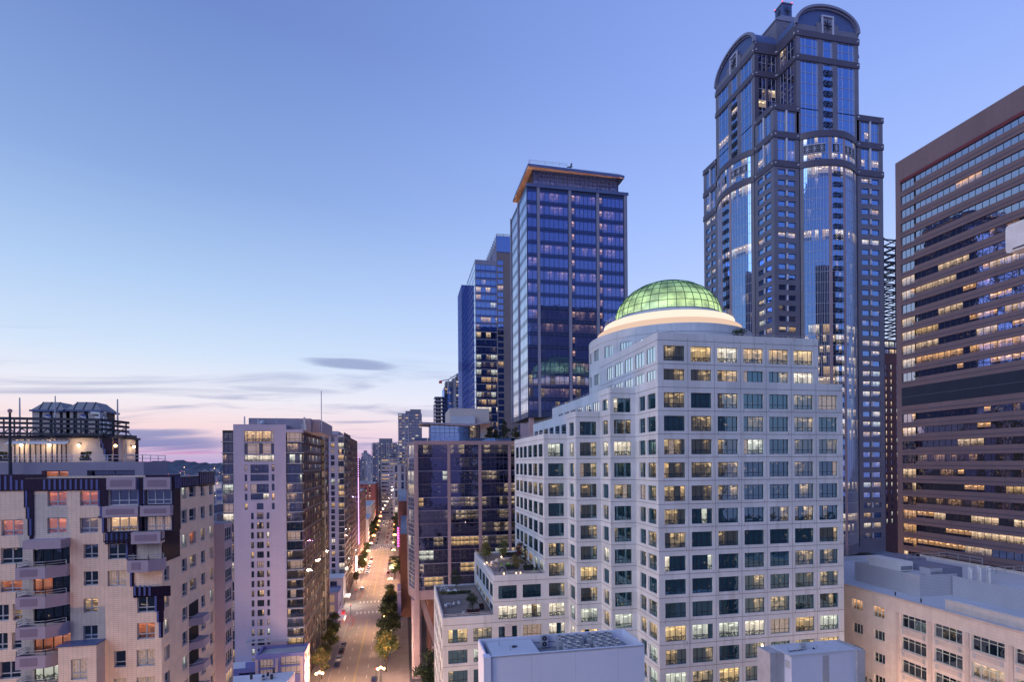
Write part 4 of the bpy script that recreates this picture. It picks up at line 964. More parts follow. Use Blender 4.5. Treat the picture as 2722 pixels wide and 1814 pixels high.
# rooftop pavilion
PV = b.part('pavilion'); y0 = 174.0
pa = onY(1143, 1130, y0); pb_ = onY(1246, 1130, y0); pc_ = onY(1276, 1130, y0); pz = PT
bw_ = b.wall; b.wall = PV
b.facade((pa.x, y0), (pb_.x, y0), pz - .1, pz + 5.6, [(.05, pb_.x - pa.x - .05, pz, pz + 5.5, dict(fx=[i / 8 for i in range(1, 8)], fz=[.55, .8], frame=M['mullion_blue'], bw=.1, edge=.08, pick=lambda nc, nr, w: [G['wm_dark']] * nc))], M['mullion_dark'], None, .08)
b.facade((pb_.x, y0), (pc_.x, y0), pz - .1, pz + 5.6, [(.05, pc_.x - pb_.x - .1, pz, pz + 5.5, dict(fx=[.5], fz=[.8], frame=M['mullion_blue'], bw=.1, edge=.08, pick=lambda nc, nr, w: [G['mid_dim']] * nc))], M['mullion_dark'], None, .08)
b.wall = bw_
PV.box(pc_.x, pc_.x + 3.6, y0 + .2, y0 + 9, pz - .1, pz + 6.2, M['stucco_warm']); PV.box(pa.x, pc_.x, y0 + .5, y0 + 9, pz - .1, pz + 5.6, G['mid_dark'], skip='f')
RW = b.part('wing_roof'); p1 = onY(1116, 1122, y0 - 2.5); p2 = onY(1247, 1128, y0 - 2.5); p3 = onY(1304, 1120, y0 - 2.5)
for (p, q) in ((p1, p2), (p2, p3)):
    RW.face([(p.x, y0 - 2.5, p.z - .6), (q.x, y0 - 2.5, q.z - .6), (q.x, y0 - 2.5, q.z), (p.x, y0 - 2.5, p.z)], M['fin_grey']); RW.face([(p.x, y0 - 2.5, p.z), (q.x, y0 - 2.5, q.z), (q.x, y0 + 11, q.z), (p.x, y0 + 11, p.z)], M['roof_mid']); RW.face([(p.x, y0 + 11, p.z - .6), (q.x, y0 + 11, q.z - .6), (q.x, y0 - 2.5, q.z - .6), (p.x, y0 - 2.5, p.z - .6)], M['roof_soffit'])
RW.face([(p1.x, y0 + 11, p1.z - .6), (p1.x, y0 - 2.5, p1.z - .6), (p1.x, y0 - 2.5, p1.z), (p1.x, y0 + 11, p1.z)], M['fin_pink'])
GBR = b.part('glass_balustrade')
for i in range(16): x = PX0 + 2.0 * i; GBR.box(x + .05, x + 1.95, YT + .6, YT + .63, PT, PT + 1.2, M['mullion_pale'] if False else G['wm_dark'])
BX = b.part('plant_box'); pe = onY(1195, 1086, 186); pf2 = onY(1300, 1088, 186); BX.box(pe.x, pf2.x, 186, 205, PT, pe.z, M['stucco_warm']); BX.box(pe.x + .3, pe.x + 8.5, 184.5, 185.8, PT, PT + 9.3, M['louver'])
b.finish(100)
# rooftop conifers of that block
# ================================================================== pair of towers further up the avenue
b = Bld('glass_tower', 'slim pale glass tower with lit office floors on its front', 'office tower', (44, 300, GZ))
t0 = onY(1263, 690, 288); X5 = t0.x; X6 = onY(1330, 690, 288).x; Z5 = t0.z
cur = [(G['t5_dark'], 5), (G['t5_dim'], 2)]; ws = []
for k in range(34):
    z = Z5 - 2.5 - 4.0 * k
    if z < -30: break
    lit = .3 if k < 12 else .75
    ws.append((.25, X6 - X5 - .2, z - 3.6, z, dict(fx=[.2, .4, .6, .8], fz=[.22], rowsplit=True, frame=M['mullion_blue'] if k < 13 else M['mullion_dark'], bw=.13, edge=.1, pick=(lambda lit: lambda nc, nr, w: [[G['spandrel_blue'], m] for m in [random.choices([G['t5_warm'], G['t5_dim'], G['t5_dark']], [lit, .3, 1 - lit])[0] for _ in range(nc)]])(lit))))
b.facade((X5, 288), (X6, 288), -40, Z5, ws, M['fin_grey'], None, .12)
ws = []
for k in range(34):
    z = Z5 - 1.0 - 4.0 * k
    if z < -30: break
    ws.append((.3, 38, z - 3.75, z, dict(fx=[.25, .5, .75], fz=[], frame=M['mullion_blue'], bw=.14, edge=.14, proud=.03, pick=lambda nc, nr, w: [pale] * nc)))
b.facade((X5, 327), (X5, 288), -40, Z5, ws, M['fin_grey'], None, .04)
b.roof.face([(X5, 288, Z5 - .02), (X6, 288, Z5 - .02), (X6, 327, Z5 - .02), (X5, 327, Z5 - .02)], M['roof_grey'])
s0 = onY(1227, 780, 322); SF = b.part('slab_fin'); SF.box(s0.x, X5 + .5, 322, 345, -40, s0.z + 5, G['spandrel_blue'])
for i in range(4): SF.box(s0.x - .1, s0.x, 322.5 + i * 5, 323.1 + i * 5, -40, s0.z + 5.4, M['fin_grey'])
b.finish(100)
b = Bld('grey_tower', 'taller grey slab tower with a finned crown between the two glass towers', 'tower', (60, 305, GZ))
t0 = onY(1321, 625, 287.6); X6 = t0.x - .3; Z6 = t0.z; X7 = X6 + 30
b.facade((X6, 287.6), (X7, 287.6), -40, Z6 - 3, [(.4, 3.6, Z6 - 16 - 3.4 * j, Z6 - 13.4 - 3.4 * j) for j in range(38)] + [(11.3, 15.5, Z6 - 16 - 3.4 * j, Z6 - 13.4 - 3.4 * j) for j in range(38)], paint('tower_taupe', (.17, .155, .185), .7, .1, .05), dict(fx=[.5], fz=[], frame=M['mullion_blue'], edge=.1, pick=whole([(G['t5_dark'], 9), (G['t5_dim'], 1), (G['t5_warm'], .6)])), .12)
b.facade((X6, 322), (X6, 287.6), -40, Z6 - 3, [(2 + 3.9 * i, 5.4 + 3.9 * i, Z6 - 12, Z6 - 5) for i in range(8)], M['far_pale'], dict(fx=[], fz=[], frame=M['mullion_blue'], edge=.1, pick=lambda nc, nr, w: [pale]), .12)
b.roof.face([(X6, 287.6, Z6 - 3), (X7, 287.6, Z6 - 3), (X7, 322, Z6 - 3), (X6, 322, Z6 - 3)], M['roof_grey'])
FC = b.part('crown_fin')
for i in range(9): FC.box(X6 - .25, X6 + .25, 288 + i * 4.1, 288.4 + i * 4.1, Z6 - 14, Z6 + .3, M['fin_grey'])
FC.box(X6, X7, 287.3, 287.5, Z6 - 9, Z6 - .6, G['t5_dark']); rail(FC, [(X6, 287.4), (X7, 287.4)], Z6 - 1, 1.6, 3, sp_=3.4, w=.2)
b.finish(60)
for q in SOFL:
    l = bpy.data.lights.new('soffit_light', 'POINT'); l.energy = 260; l.color = (1, .74, .52); l.shadow_soft_size = .3; o = bpy.data.objects.new('soffit_light', l); COL.objects.link(o); o.location = q
# ================================================================== distant buildings
farp = [(G['far_dark'], 6), (G['far_dim'], 2), (G['far_warm'], 1.4)]
def far(label, px0, px1, ptop, Y, mat, side=None, depth=25, fh=3.1, bw_=3.4, opts=None, cat='tower', name='distant_tower', zb=None, wf=.6, hf=.55, crown=None, cap=30):
    x0 = onY(px0, 1200, Y).x; x1 = onY(px1, 1200, Y).x; zt = onY((px0 + px1) / 2, ptop, Y).z; zb = GZ if zb is None else zb
    b = Bld(name, label, cat, ((x0 + x1) / 2, Y + depth / 2, zb)); nf = int((zt - zb - 1) / fh); nb = max(1, int((x1 - x0 - .6) / bw_)); s = (x1 - x0) / nb
    ws = [(s * k + s * (1 - wf) / 2, s * k + s * (1 + wf) / 2, zt - 1 - fh * i - fh * hf, zt - 1 - fh * i) for i in range(nf) for k in range(nb)]
    sp = dict(fx=[], fz=[], frame=M['far_blue'], edge=.12, bw=.1, pick=whole(opts or farp)); b.facade((x0, Y), (x1, Y), zb, zt, ws, mat, sp, .2)
    if side is not None:
        nb = max(1, int(depth / bw_)); s = depth / nb
        ws = [(s * k + s * .2, s * k + s * .8, zt - 1 - fh * i - fh * hf, zt - 1 - fh * i) for i in range(nf) for k in range(nb)]
        b.facade((x0, Y + depth), (x0, Y), zb, zt, ws, side, sp, .2) if x0 > 0 else b.facade((x1, Y), (x1, Y + depth), zb, zt, ws, side, sp, .2)
    else: wallface(b.wall, (x0, Y + depth), (x0, Y), zb, zt, [], mat); wallface(b.wall, (x1, Y), (x1, Y + depth), zb, zt, [], mat)
    b.roof.face([(x0, Y, zt - .02), (x1, Y, zt - .02), (x1, Y + depth, zt - .02), (x0, Y + depth, zt - .02)], M['roof_grey'])
    c = b.part('roof_block')
    for (a, d, h) in (crown or [(.3, .7, 3.5)]): c.box(x0 + (x1 - x0) * a, x0 + (x1 - x0) * d, Y + 3, Y + depth * .6, zt, zt + h, M['far_grey'])
    b.span = (x0, x1, zt); return b
b = far('tall blue-grey condominium tower above the avenue end', 1060, 1122, 1100, 620, M['far_grey'], depth=30, fh=3.3, wf=.86, crown=[(.5, .97, 5), (.3, .5, 3)])
x0, x1, zt = b.span; PLp = b.part('pale_frame')
for i in range(30): PLp.box(x0 - .2, x0 + (x1 - x0) * .42, 619.4, 619.99, zt - 1 - 3.3 * i - 2.9, zt - 3.3 * i - 2.9, M['far_pale'])
for f in (0, .27, .42): PLp.box(x0 + (x1 - x0) * f - .5, x0 + (x1 - x0) * f + .5, 619.2, 619.38, GZ, zt, M['far_pale'])
b.finish(60)
b = far('broad condominium block with rows of balconies left of the tall blue tower', 990, 1060, 1178, 760, M['far_grey'], depth=30, fh=2.95, wf=.5, crown=[(.25, .75, 6)])
x0, x1, zt = b.span; BB = b.part('balcony')
for i in range(28):
    for (a, c) in ((-.05, .04), (.33, .48), (.62, .8)): BB.box(x0 + (x1 - x0) * a, x0 + (x1 - x0) * c, 757.8, 759.9, zt - 3.4 - 2.95 * i, zt - 2.4 - 2.95 * i, M['far_pale'])
for f in (.2, .52, .6): BB.box(x0 + (x1 - x0) * f, x0 + (x1 - x0) * (f + .04), 758.9, 759.8, GZ, zt + 1, M['far_pale'])
b.finish(60)
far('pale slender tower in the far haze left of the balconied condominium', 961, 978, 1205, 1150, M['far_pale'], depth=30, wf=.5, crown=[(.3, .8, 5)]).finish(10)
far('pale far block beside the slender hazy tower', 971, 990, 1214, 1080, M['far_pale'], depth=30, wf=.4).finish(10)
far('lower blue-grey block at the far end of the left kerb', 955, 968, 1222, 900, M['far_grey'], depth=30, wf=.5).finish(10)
far('white office block with horizontal window bands facing down the avenue', 1012, 1058, 1221, 690, M['far_pale'], depth=24, fh=4.6, bw_=9, wf=.85, hf=.4, name='distant_building', cat='building', crown=[(.5, 1.0, 1)]).finish(30)
b = far('light grey office building with vertical piers right of the white block', 1044, 1078, 1236, 600, M['far_pale'], depth=30, fh=9, bw_=4.4, wf=.4, hf=.8, name='distant_building', cat='building', crown=[(.1, .9, .8)]); b.finish(30)
far('blue glass tower under construction with a crane on top', 1182, 1228, 1030, 520, G['t5_dark'], depth=28, fh=3.4, wf=.9, hf=.7, opts=[(G['t5_dark'], 5), (G['t5_dim'], 2), (G['t5_warm'], .4)], zb=-20, crown=[(.1, .5, 6), (.5, .95, 9)]).finish(60)
far('grey strip tower directly left of the paired glass towers', 1212, 1229, 1002, 500, M['far_grey'], depth=20, zb=-20, wf=.8).finish(20)
b = Bld('unfinished_tower', 'open concrete frame of an unfinished tower left of the crane', 'tower frame', (20, 560, -20)); x0 = onY(1156, 1100, 560).x; x1 = onY(1178, 1100, 560).x; zt = onY(1165, 1055, 560).z
z = zt; SLb = b.part('floor_slab'); CLb = b.part('column')
while z > 0: SLb.box(x0, x1, 560, 578, z - .9, z, M['slab_grey']); z -= 3.8
for x in (x0 + .5, x0 + 3, x1 - 2.6, x1 - .8): CLb.box(x, x + .7, 560.3, 561, -10, zt - .9, M['far_grey'])
b.wall.box(x0 + 1.5, x1 - 1.5, 566, 577, -20, zt - 1, M['dark_metal']); b.wall.box(x0 - 1.2, x0, 562, 565, 0, zt - 8, M['far_pale']); b.finish(5)
CT = thing('tower_crane', (onY(1190, 1030, 518).x, 518, onY(1190, 1030, 518).z), 'tower crane with a raised jib over the blue glass tower', 'crane')
mb = MB(); a = onY(1190, 1040, 518); t = onY(1192, 1010, 518); mb.bar(a, t, .9, .9, M['light_metal']); mb.build('mast', CT)
mb = MB(); l_ = onY(1168, 1014, 518); r_ = onY(1217, 994, 518); mb.bar(l_, t, .9, .9, M['light_metal']); mb.bar(t, r_, .9, .9, M['light_metal']); mb.bar(onY(1196, 1003, 518), onY(1215, 1003, 518), .3, .3, M['light_metal']); mb.build('jib', CT)
mb = MB(); mb.obox(l_ + Vector((1, 0, -1)), (1.4, 0, 0), (0, .8, 0), (0, 0, 1.0), M['red_paint']); mb.build('counterweight', CT)
# right side of the avenue beyond the pillared block, mostly hidden, and a hidden block behind the skyline gaps
def rrow(label, y0, y1, zt, mat, x=3.0):
    b = Bld('street_building', label, 'building', (x + 10, (y0 + y1) / 2, GZ)); nf = int((zt - GZ - 2) / 3.6); nb = int((y1 - y0 - 1) / 4.5)
    ws = [(1 + 4.5 * k, 3.8 + 4.5 * k, zt - 1.2 - 3.6 * i - 2.2, zt - 1.2 - 3.6 * i) for i in range(nf) for k in range(nb)]
    b.facade((x, y1), (x, y0), GZ, zt, ws, mat, dict(fx=[.5], fz=[], frame=M['mullion_dark'], proud=.03, pick=whole([(G['res_dark'], 3), (G['res_warm'], 2)])), .06); SF = b.part('shop_front')
    for k in range(int((y1 - y0 - 2) / 5)): SF.box(x - .06, x - .002, y0 + 1 + 5 * k, y0 + 4.6 + 5 * k, GZ + .5, GZ + 3.4, G[random.choice(['res_warm', 'brn_warm'])], skip='r')
    wallface(b.wall, (x, y0), (x + 20, y0), GZ, zt, [], mat)
    b.roof.face([(x, y0, zt - .1), (x + 20, y0, zt - .1), (x + 20, y1, zt - .1), (x, y1, zt - .1)], M['roof_grey']); return b
rrow('brown street building past the pillared block on the right', 240, 330, -30, M['brick_brown'], -1.2).finish(20)
rrow('taller dark street building with neon on the right of the avenue', 336, 432, -22, M['brick_brown'], -2.6).finish(20)
rrow('grey street building beyond the far crossing on the right', 466, 560, -25, M['far_grey'], -4).finish(20)
rrow('pale street building far along on the right', 566, 598, -30, M['far_pale'], -5).finish(20)
# neon signs on the right
for (px, y, z0, z1, m, lb) in ((1073, 330, -49, -36, 'neon_pink', 'tall vertical pink neon sign on the right side of the avenue'), (1069, 470, -48, -38, 'neon_violet', 'slim violet neon sign further along the right side')):
    S_ = thing('neon_sign', (-2.3, y, z0), lb, 'sign'); mb = MB(); mb.box(-3.6, -2.0, y, y + .4, z0, z1, M['mullion_blue']); mb.build('sign_box', S_); mb = MB()
    for k in range(int((z1 - z0) / 1.5)): mb.box(-3.3, -2.3, y - .08, y - .02, z0 + .4 + 1.5 * k, z0 + 1.3 + 1.5 * k, M[m])
    mb.build('neon_letters', S_)
S_ = thing('blade_sign', (-2, 205, -56), 'tall dark blue vertical banner sign beside the pillared block', 'sign'); mb = MB(); mb.box(-2.2, -.9, 205, 205.4, -58, -44, M['violet_wall']); mb.box(-2.25, -.85, 204.95, 205.45, -47, -46.8, M['light_metal']); mb.build('banner', S_); mb = MB(); mb.bar((-.9, 205.2, -46), (1.8, 205.2, -46), .15, .15, M['dark_metal']); mb.build('bracket', S_)

# ================================================================== lilac apartment tower
res = [(G['res_dark'], 5), (G['res_dim'], 3), (G['res_warm'], 1.6), (G['res_curtain'], 1)]
b = Bld('apartment_tower', 'lilac apartment tower with a blank front and a strip of small windows', 'apartment tower', (-38, 185, GZ))
Y = 168.0; fx_ = lambda px: onY(px, 1300, Y).x; zz = lambda py: onY(700, py, Y).z
xl, xr, xg = fx_(621), fx_(761), fx_(803); zt = zz(1129)
LC = M['lilac']; dk = M['mullion_dark']
ws = []
def rw(p0, p1, t0, t1, **k): ws.append((fx_(p0) - xl, fx_(p1) - xl, zz(t1), zz(t0), dict(dict(fx=[], fz=[.28], frame=dk, bw=.1, edge=.1, pick=whole(res, pa=.3)), **k)))
cx3 = lambda c: 560 + c / 3.7343; cy3 = lambda c: 1080 + c / 3.7343
for (t, u_) in ((247, 357), (370, 478), (487, 552)): rw(cx3(337), cx3(632), cy3(t), cy3(u_), fx=[.1, .39, .5, .61, .9], fz=[.25, .8])
for (t, u_) in ((583, 668), (680, 745), (775, 862), (870, 930)): rw(cx3(396), cx3(577), cy3(t), cy3(u_), fx=[.33, .5, .68]); rw(cx3(337), cx3(364), cy3(t), cy3(t + 66)); rw(cx3(606), cx3(634), cy3(t), cy3(t + 66))
rw(cx3(337), cx3(366), cy3(966), cy3(1028)); rw(cx3(455), cx3(523), cy3(966), cy3(1028), fx=[.5]); rw(cx3(606), cx3(634), cy3(966), cy3(1028))
for i in range(20):
    t = 1060 + 96.4 * i; rw(cx3(397), cx3(425), cy3(t), cy3(t + 64)); rw(cx3(455), cx3(523), cy3(t), cy3(t + 64), fx=[.33, .66]); rw(cx3(552), cx3(580), cy3(t), cy3(t + 64))
b.facade((xl, Y), (xr, Y), GZ, zt, ws, LC, None, .25)
# left glass strip and right glass corner, with slab edges
SE = b.part('slab_edge'); zt2 = zz(1142)
xll = fx_(590); fl = 96.4 / 3.7343
nf = 27; ws1 = []; ws2 = []
for i in range(nf):
    z1 = zz(cy3(262) + fl * 1.13 * i if i < 3 else cy3(585) + fl * (i - 3)); z0 = zz(cy3(352) + fl * 1.13 * i if i < 3 else cy3(585) + fl * (i - 3) + 23)
    sp = dict(fx=[.12, .5, .9], fz=[.3], frame=dk, bw=.09, edge=.06, pick=whole([(G['res_dark'], 5), (G['res_dim'], 4), (G['res_warm'], 2.4), (G['res_curtain'], 1)], pa=.2))
    ws1.append((.05, xl - xll - .05, z0, z1, sp)); ws2.append((.1, xg - xr - .1, z0, z1, dict(sp, fx=[.18, .55, .86])))
    SE.box(xll - .35, xl, Y + .55, Y + 2, z0 - .28, z0 - .06, M['slab_grey']); SE.box(xr, xg + .25, Y + .1, Y + 2, z0 - .28, z0 - .06, M['slab_grey'])
b.facade((xll, Y + .8), (xl, Y + .8), GZ, zt2 - .3, ws1, dk, None, .15); b.facade((xr, Y + .5), (xg, Y + .5), GZ, zt2, ws2, dk, None, .15)
SE.box(xr, xg + .3, Y, Y + 2, zt2 - .9, zt2, LC)
BR = b.part('balcony_railing')
for i in range(12, nf): z0 = zz(cy3(585) + fl * (i - 3) + 23); rail(BR, [(xr + .1, Y - .5), (xg + .2, Y - .5)], z0 - .1, 1.0, 3, mat=dk, w=.05); SE.box(xr, xg + .3, Y - .7, Y + .1, z0 - .3, z0 - .1, M['slab_grey'])
# street side: maroon wall between slab bands with tall windows
xs = xg; ye = 208.5; ws = []
for i in range(26):
    z1 = zt2 - 1.4 - 2.92 * i
    for k in range(7):
        u0 = ye - Y - .9 - 5.6 * (k + 1) + .6
        ws.append((u0, u0 + 1.9, z1 - 2.1, z1, dict(fx=[.5], fz=[.2], frame=M['dark_metal'], bw=.09, edge=.08, pick=whole([(G['res_dark'], 6), (G['res_dim'], 2), (G['res_warm'], 1.2)], pa=.2)))); ws.append((u0 + 2.5, u0 + 4.4, z1 - 2.1, z1, ws[-1][4]))
b.facade((xs, Y + .5), (xs, ye), GZ, zt2, [(ye - Y - .5 - w[1], ye - Y - .5 - w[0]) + w[2:4] + (dict(w[4], proud=.02),) for w in ws], M['maroon'], None, .04)
BD = b.part('floor_band')
for i in range(13): z = zt2 - .2 - 5.84 * i; BD.box(xs, xs + .05, Y + .4, ye, z - .55, z, M['band_dark'])
for k in range(8): y = Y + .6 + 5.6 * k; BD.box(xs, xs + .04, y - .2, y + .2, GZ + 6, zt2 - .8, M['band_dark'])
# lit stair shaft
ST = b.part('stair_shaft')
for i in range(26): z1 = zt2 - 1 - 2.92 * i; ST.box(xs - .1, xs + .5, ye + .3, ye + 2.0, z1 - 2.2, z1, G['res_curtain'] if i % 5 == 4 else G['res_warm']); ST.box(xs - .2, xs + .65, ye + .1, ye + 2.2, z1 - 2.9, z1 - 2.2, dk)
ST.box(xs - .3, xs + .8, ye + 2.2, ye + 2.8, GZ, zt2 + 2, M['slab_grey'])
ws = [(.8 + 3.0 * k, 3.0 + 3.0 * k, zt2 - 3.6 - 2.92 * i, zt2 - 1.4 - 2.92 * i) for i in range(25) for k in range(4)]
b.facade((xs, ye + 3), (xs, ye + 18), GZ, zt2, ws, M['maroon'], dict(fx=[.5], fz=[], frame=dk, bw=.09, proud=.02, pick=whole(res)), .04)
wallface(b.wall, (xll, ye + 18), (xll, Y + .8), GZ, zt2 - .3, [], LC); wallface(b.wall, (xs, ye + 18), (xll, ye + 18), GZ, zt2, [], LC)
b.roof.face([(xll, Y, zt2 - .35), (xs, Y, zt2 - .35), (xs, ye + 18, zt2 - .35), (xll, ye + 18, zt2 - .35)], M['roof_grey']); b.roof.box(xl, xr, Y + .01, Y + 12, zt2 - .3, zt - .02, LC, skip='f')
PH = b.part('penthouse'); a_ = onY(661, 1112, 172.5); c_ = onY(846, 1121, 172.5); PH.box(a_.x, c_.x - 2.2, 172.5, 200, zt2 - .4, a_.z, M['band_grey']); PH.box(c_.x - 2.2, c_.x, 176, 206, zt2 - .4, a_.z, M['band_grey'])
AN = b.part('antenna')
for (px, py, w_) in ((632, 1168, .08), (650, 1108, .3), (686, 1112, .35), (735, 1110, .1), (809, 1110, .5), (803, 1128, .3), (808, 1128, .3), (813, 1128, .3)): q = onY(px, py, 171.5); AN.bar((q.x, 171.5, zt2), (q.x, 171.5, q.z), w_, w_, M['light_metal'])
AN.ball((onY(697, 1123, 171).x, 171, zz(1123)), .8, M['light_metal'], 10, 6, 1); AN.bar((onY(854, 1040, 176).x, 176, zt2), (onY(854, 1040, 176).x, 176, onY(854, 1040, 176).z), .22, .22, M['light_metal'])
GD_ = b.part('window_cleaning_platform'); q0 = onY(653, 1712, 166.8); q1 = onY(770, 1712, 166.8); GD_.box(q0.x, q1.x, 166.4, 167.4, q0.z, q0.z + .2, M['light_metal']); rail(GD_, [(q0.x, 166.4), (q1.x, 166.4)], q0.z, 1.0, 3, sp_=1.4, w=.07)
b.finish(100)
# ================================================================== second apartment tower
b = Bld('apartment_tower', 'second apartment tower up the avenue with pale grid front and bay windows', 'apartment tower', (-35, 290, GZ))
Y = 275.0; fx_ = lambda px: onY(px, 1300, Y).x; zz = lambda py: onY(900, py, Y).z
x0_, x1_, x2_, xe = fx_(852), fx_(892), fx_(900), fx_(916); zt = zz(1147)
ws = []; nf = 28
for i in range(nf):
    z1 = zz(cy3(310 + 59.6 * i)); z0 = zz(cy3(354 + 59.6 * i))
    ws.append((fx_(862) - x0_ + .3, fx_(876) - x0_ - .2, z0, z1, dict(fx=[.5], fz=[], frame=M['far_blue'], edge=.35, bw=.15, pick=whole([(G['res_dark'], 4), (G['res_dim'], 2), (G['res_warm'], 2)])))); ws.append((fx_(880) - x0_, fx_(890) - x0_, z0, z1, dict(fx=[.55], fz=[], frame=dk, edge=.1, bw=.12, pick=whole([(G['res_dark'], 4), (G['res_curtain'], 1), (G['res_warm'], 2)]))))
b.facade((x0_, Y), (x2_, Y), GZ, zt, ws, LC, None, .3)
ws = [(.1, xe - x2_ - .1, zz(cy3(361 + 59.6 * i)), zz(cy3(310 + 59.6 * i)), dict(fx=[.15, .6, .85], fz=[.3], frame=dk, edge=.06, bw=.12, pick=whole([(G['res_dark'], 4), (G['res_dim'], 3), (G['res_warm'], 2.4), (G['res_curtain'], .6)], pa=.1))) for i in range(nf)]
b.facade((x2_, Y - 1.2), (xe, Y - 1.2), GZ, zz(1156), ws, M['slab_grey'], None, .15)
b.facade((xe, Y - 1.2), (xe, 308), GZ, zz(1150), [(1 + 4.6 * k, 4.4 + 4.6 * k, zz(cy3(361 + 59.6 * i)), zz(cy3(318 + 59.6 * i))) for i in range(27) for k in range(7)], M['maroon'], dict(fx=[.5], fz=[], frame=dk, edge=.1, proud=.02, pick=whole(res)), .04)
wallface(b.wall, (x0_, 308), (x0_, Y), GZ, zt, [], LC); BD = b.part('floor_band')
for i in range(13): z = zz(cy3(300 + 119.2 * i)); BD.box(xe, xe + .06, Y - 1, 308, z - .6, z, M['band_dark'])
b.roof.face([(x0_, Y - 1, zz(1157)), (xe, Y - 1, zz(1157)), (xe, 308, zz(1157)), (x0_, 308, zz(1157))], M['roof_grey']); BP_ = b.part('penthouse'); BP_.box(x0_ + .5, xe - 3, Y + 4, 300, zt - 2, zt + .1, M['band_grey'])
b.finish(100)
# ================================================================== dark block with the violet neon strip, and the row behind it
def side_row(label, y0, y1, ztop, mat, opts, xw=-27.5, dep=22, name='apartment_building', bayw=4.2, fh=3.0, seed=1, cat='apartment building', front=True, cap=50):
    b = Bld(name, label, cat, (xw - dep / 2, (y0 + y1) / 2, GZ)); xw = xw + 0.0; nfl = int((ztop - GZ - 2) / fh); nb = int((y1 - y0 - 1) / bayw)
    ws = [(1 + bayw * k, 1 + bayw * k + bayw * .58, ztop - 1.2 - fh * i - fh * .62, ztop - 1.2 - fh * i) for i in range(nfl) for k in range(nb)]
    b.facade((xw, y0), (xw, y1), GZ, ztop, ws, mat, dict(fx=[.5], fz=[], frame=dk, edge=.1, bw=.12, proud=.03, pick=whole(opts)), .06)
    nb = int((dep - 1) / bayw); ws = [(1 + bayw * k, 1 + bayw * k + bayw * .5, ztop - 1.2 - fh * i - fh * .6, ztop - 1.2 - fh * i) for i in range(nfl) for k in range(nb)] if front else []
    b.facade((xw - dep, y0), (xw, y0), GZ, ztop, ws, mat, dict(fx=[.5], fz=[], frame=dk, edge=.1, bw=.12, pick=whole(opts)), .2)
    wallface(b.wall, (xw - dep, y1), (xw - dep, y0), GZ, ztop, [], mat); wallface(b.wall, (xw, y1), (xw - dep, y1), GZ, ztop, [], mat)
    b.roof.face([(xw - dep, y0, ztop - .3), (xw, y0, ztop - .3), (xw, y1, ztop - .3), (xw - dep, y1, ztop - .3)], M['roof_mid'])
    SF = b.part('shop_front')
    for k in range(int((y1 - y0 - 2) / 5)):
        SF.box(xw + .002, xw + .06, y0 + 1 + 5 * k, y0 + 4.6 + 5 * k, GZ + .5, GZ + 3.4, G[random.choice(['res_warm', 'brn_warm', 'res_warm', 'res_dim'])], skip='l')
    PP = b.part('parapet')
    for q in ((xw - dep, xw, y0, y0 + .4), (xw - dep, xw, y1 - .4, y1), (xw - dep, xw - dep + .4, y0 + .4, y1 - .4), (xw - .4, xw, y0 + .4, y1 - .4)): PP.box(q[0], q[1], q[2], q[3], ztop - .3, ztop + .12, mat, skip='d')
    RX = b.part('roof_unit'); rr = random.Random(seed)
    x = xw - dep * rr.uniform(.4, .7); y = y0 + (y1 - y0) * rr.uniform(.3, .6); RX.box(x, x + dep * .22, y, y + dep * .25, ztop - .3, ztop + 2.4, M['far_pale'])
    b.extra = cap; return b
ww = [(G['res_dark'], 4), (G['res_warm'], 2.5), (G['res_dim'], 2)]
b = side_row('dark maroon apartment slab carrying a tall violet neon strip', 309, 352, 14.6, M['maroon'], ww, cat='apartment building'); NS_ = b.part('neon_strip')
for i in range(40):
    z = 4.6 - i * 1.36
    NS_.bar((-27.1, 352.6, z), (-27.1, 352.6, z - (1.1 if i > 8 else .6)), .35, .35, M['neon_violet'])
b.finish(50)
side_row('narrow dark slab beyond the violet neon strip', 353, 372, 4.5, M['brick_brown'], ww, seed=3).finish(40)
side_row('mid-rise brown block with warm windows beside the left pavement', 372, 428, -18, M['brick_brown'], ww, xw=-27.5, dep=9, seed=4).finish(50)
side_row('low tan shop building at the left corner of the far crossing', 466, 520, -45, M['cream_brick'], ww, xw=-28, dep=24, seed=5, fh=4).finish(40)
side_row('pinkish brick building with a white coping on the left side', 524, 600, -38, M['peach_tile'], ww, xw=-29, dep=34, seed=6, fh=4).finish(40)
side_row('red brick apartment block beside the avenue further on', 650, 735, -22, M['brick_red'], ww, xw=-31, dep=42, seed=7).finish(40)
side_row('small brown brick block behind the red brick apartments', 745, 800, -30, M['brick_brown'], ww, xw=-32, dep=30, seed=8).finish(30)
# ================================================================== violet low building at the foot of the lilac tower
b = Bld('low_building', 'low violet-blue building with broad parapet and pale blinds at the street corner', 'building', (-34, 163, GZ))
yf = 160.0; p0 = onY(679, 1742, yf); p1 = onY(810, 1735, yf); zt = p1.z; VW = M['violet_wall']
xx = lambda px: onY(px, 1780, yf).x; zz = lambda py: onY(750, py, yf).z; c5 = lambda c: 560 + c / 5.348; d5 = lambda c: 1640 + c / 5.348
blind = [(G['res_curtain'], 3), (G['res_dark'], 1)]; sp = dict(fx=[.24, .5, .78], fz=[.22], frame=dk, bw=.1, edge=.1, pick=whole(blind, pa=.2))
ws = [(xx(c5(697)) - p0.x, xx(c5(893)) - p0.x, zz(d5(722)), zz(d5(598)), sp), (xx(c5(995)) - p0.x, xx(c5(1278)) - p0.x, zz(d5(700)), zz(d5(577)), sp), (xx(c5(697)) - p0.x, xx(c5(893)) - p0.x, zz(d5(860)), zz(d5(745)), sp), (xx(c5(995)) - p0.x, xx(c5(1278)) - p0.x, zz(d5(840)), zz(d5(722)), sp)]
b.facade((p0.x, yf), (p1.x, yf), GZ, zt, ws, VW, None, .35)
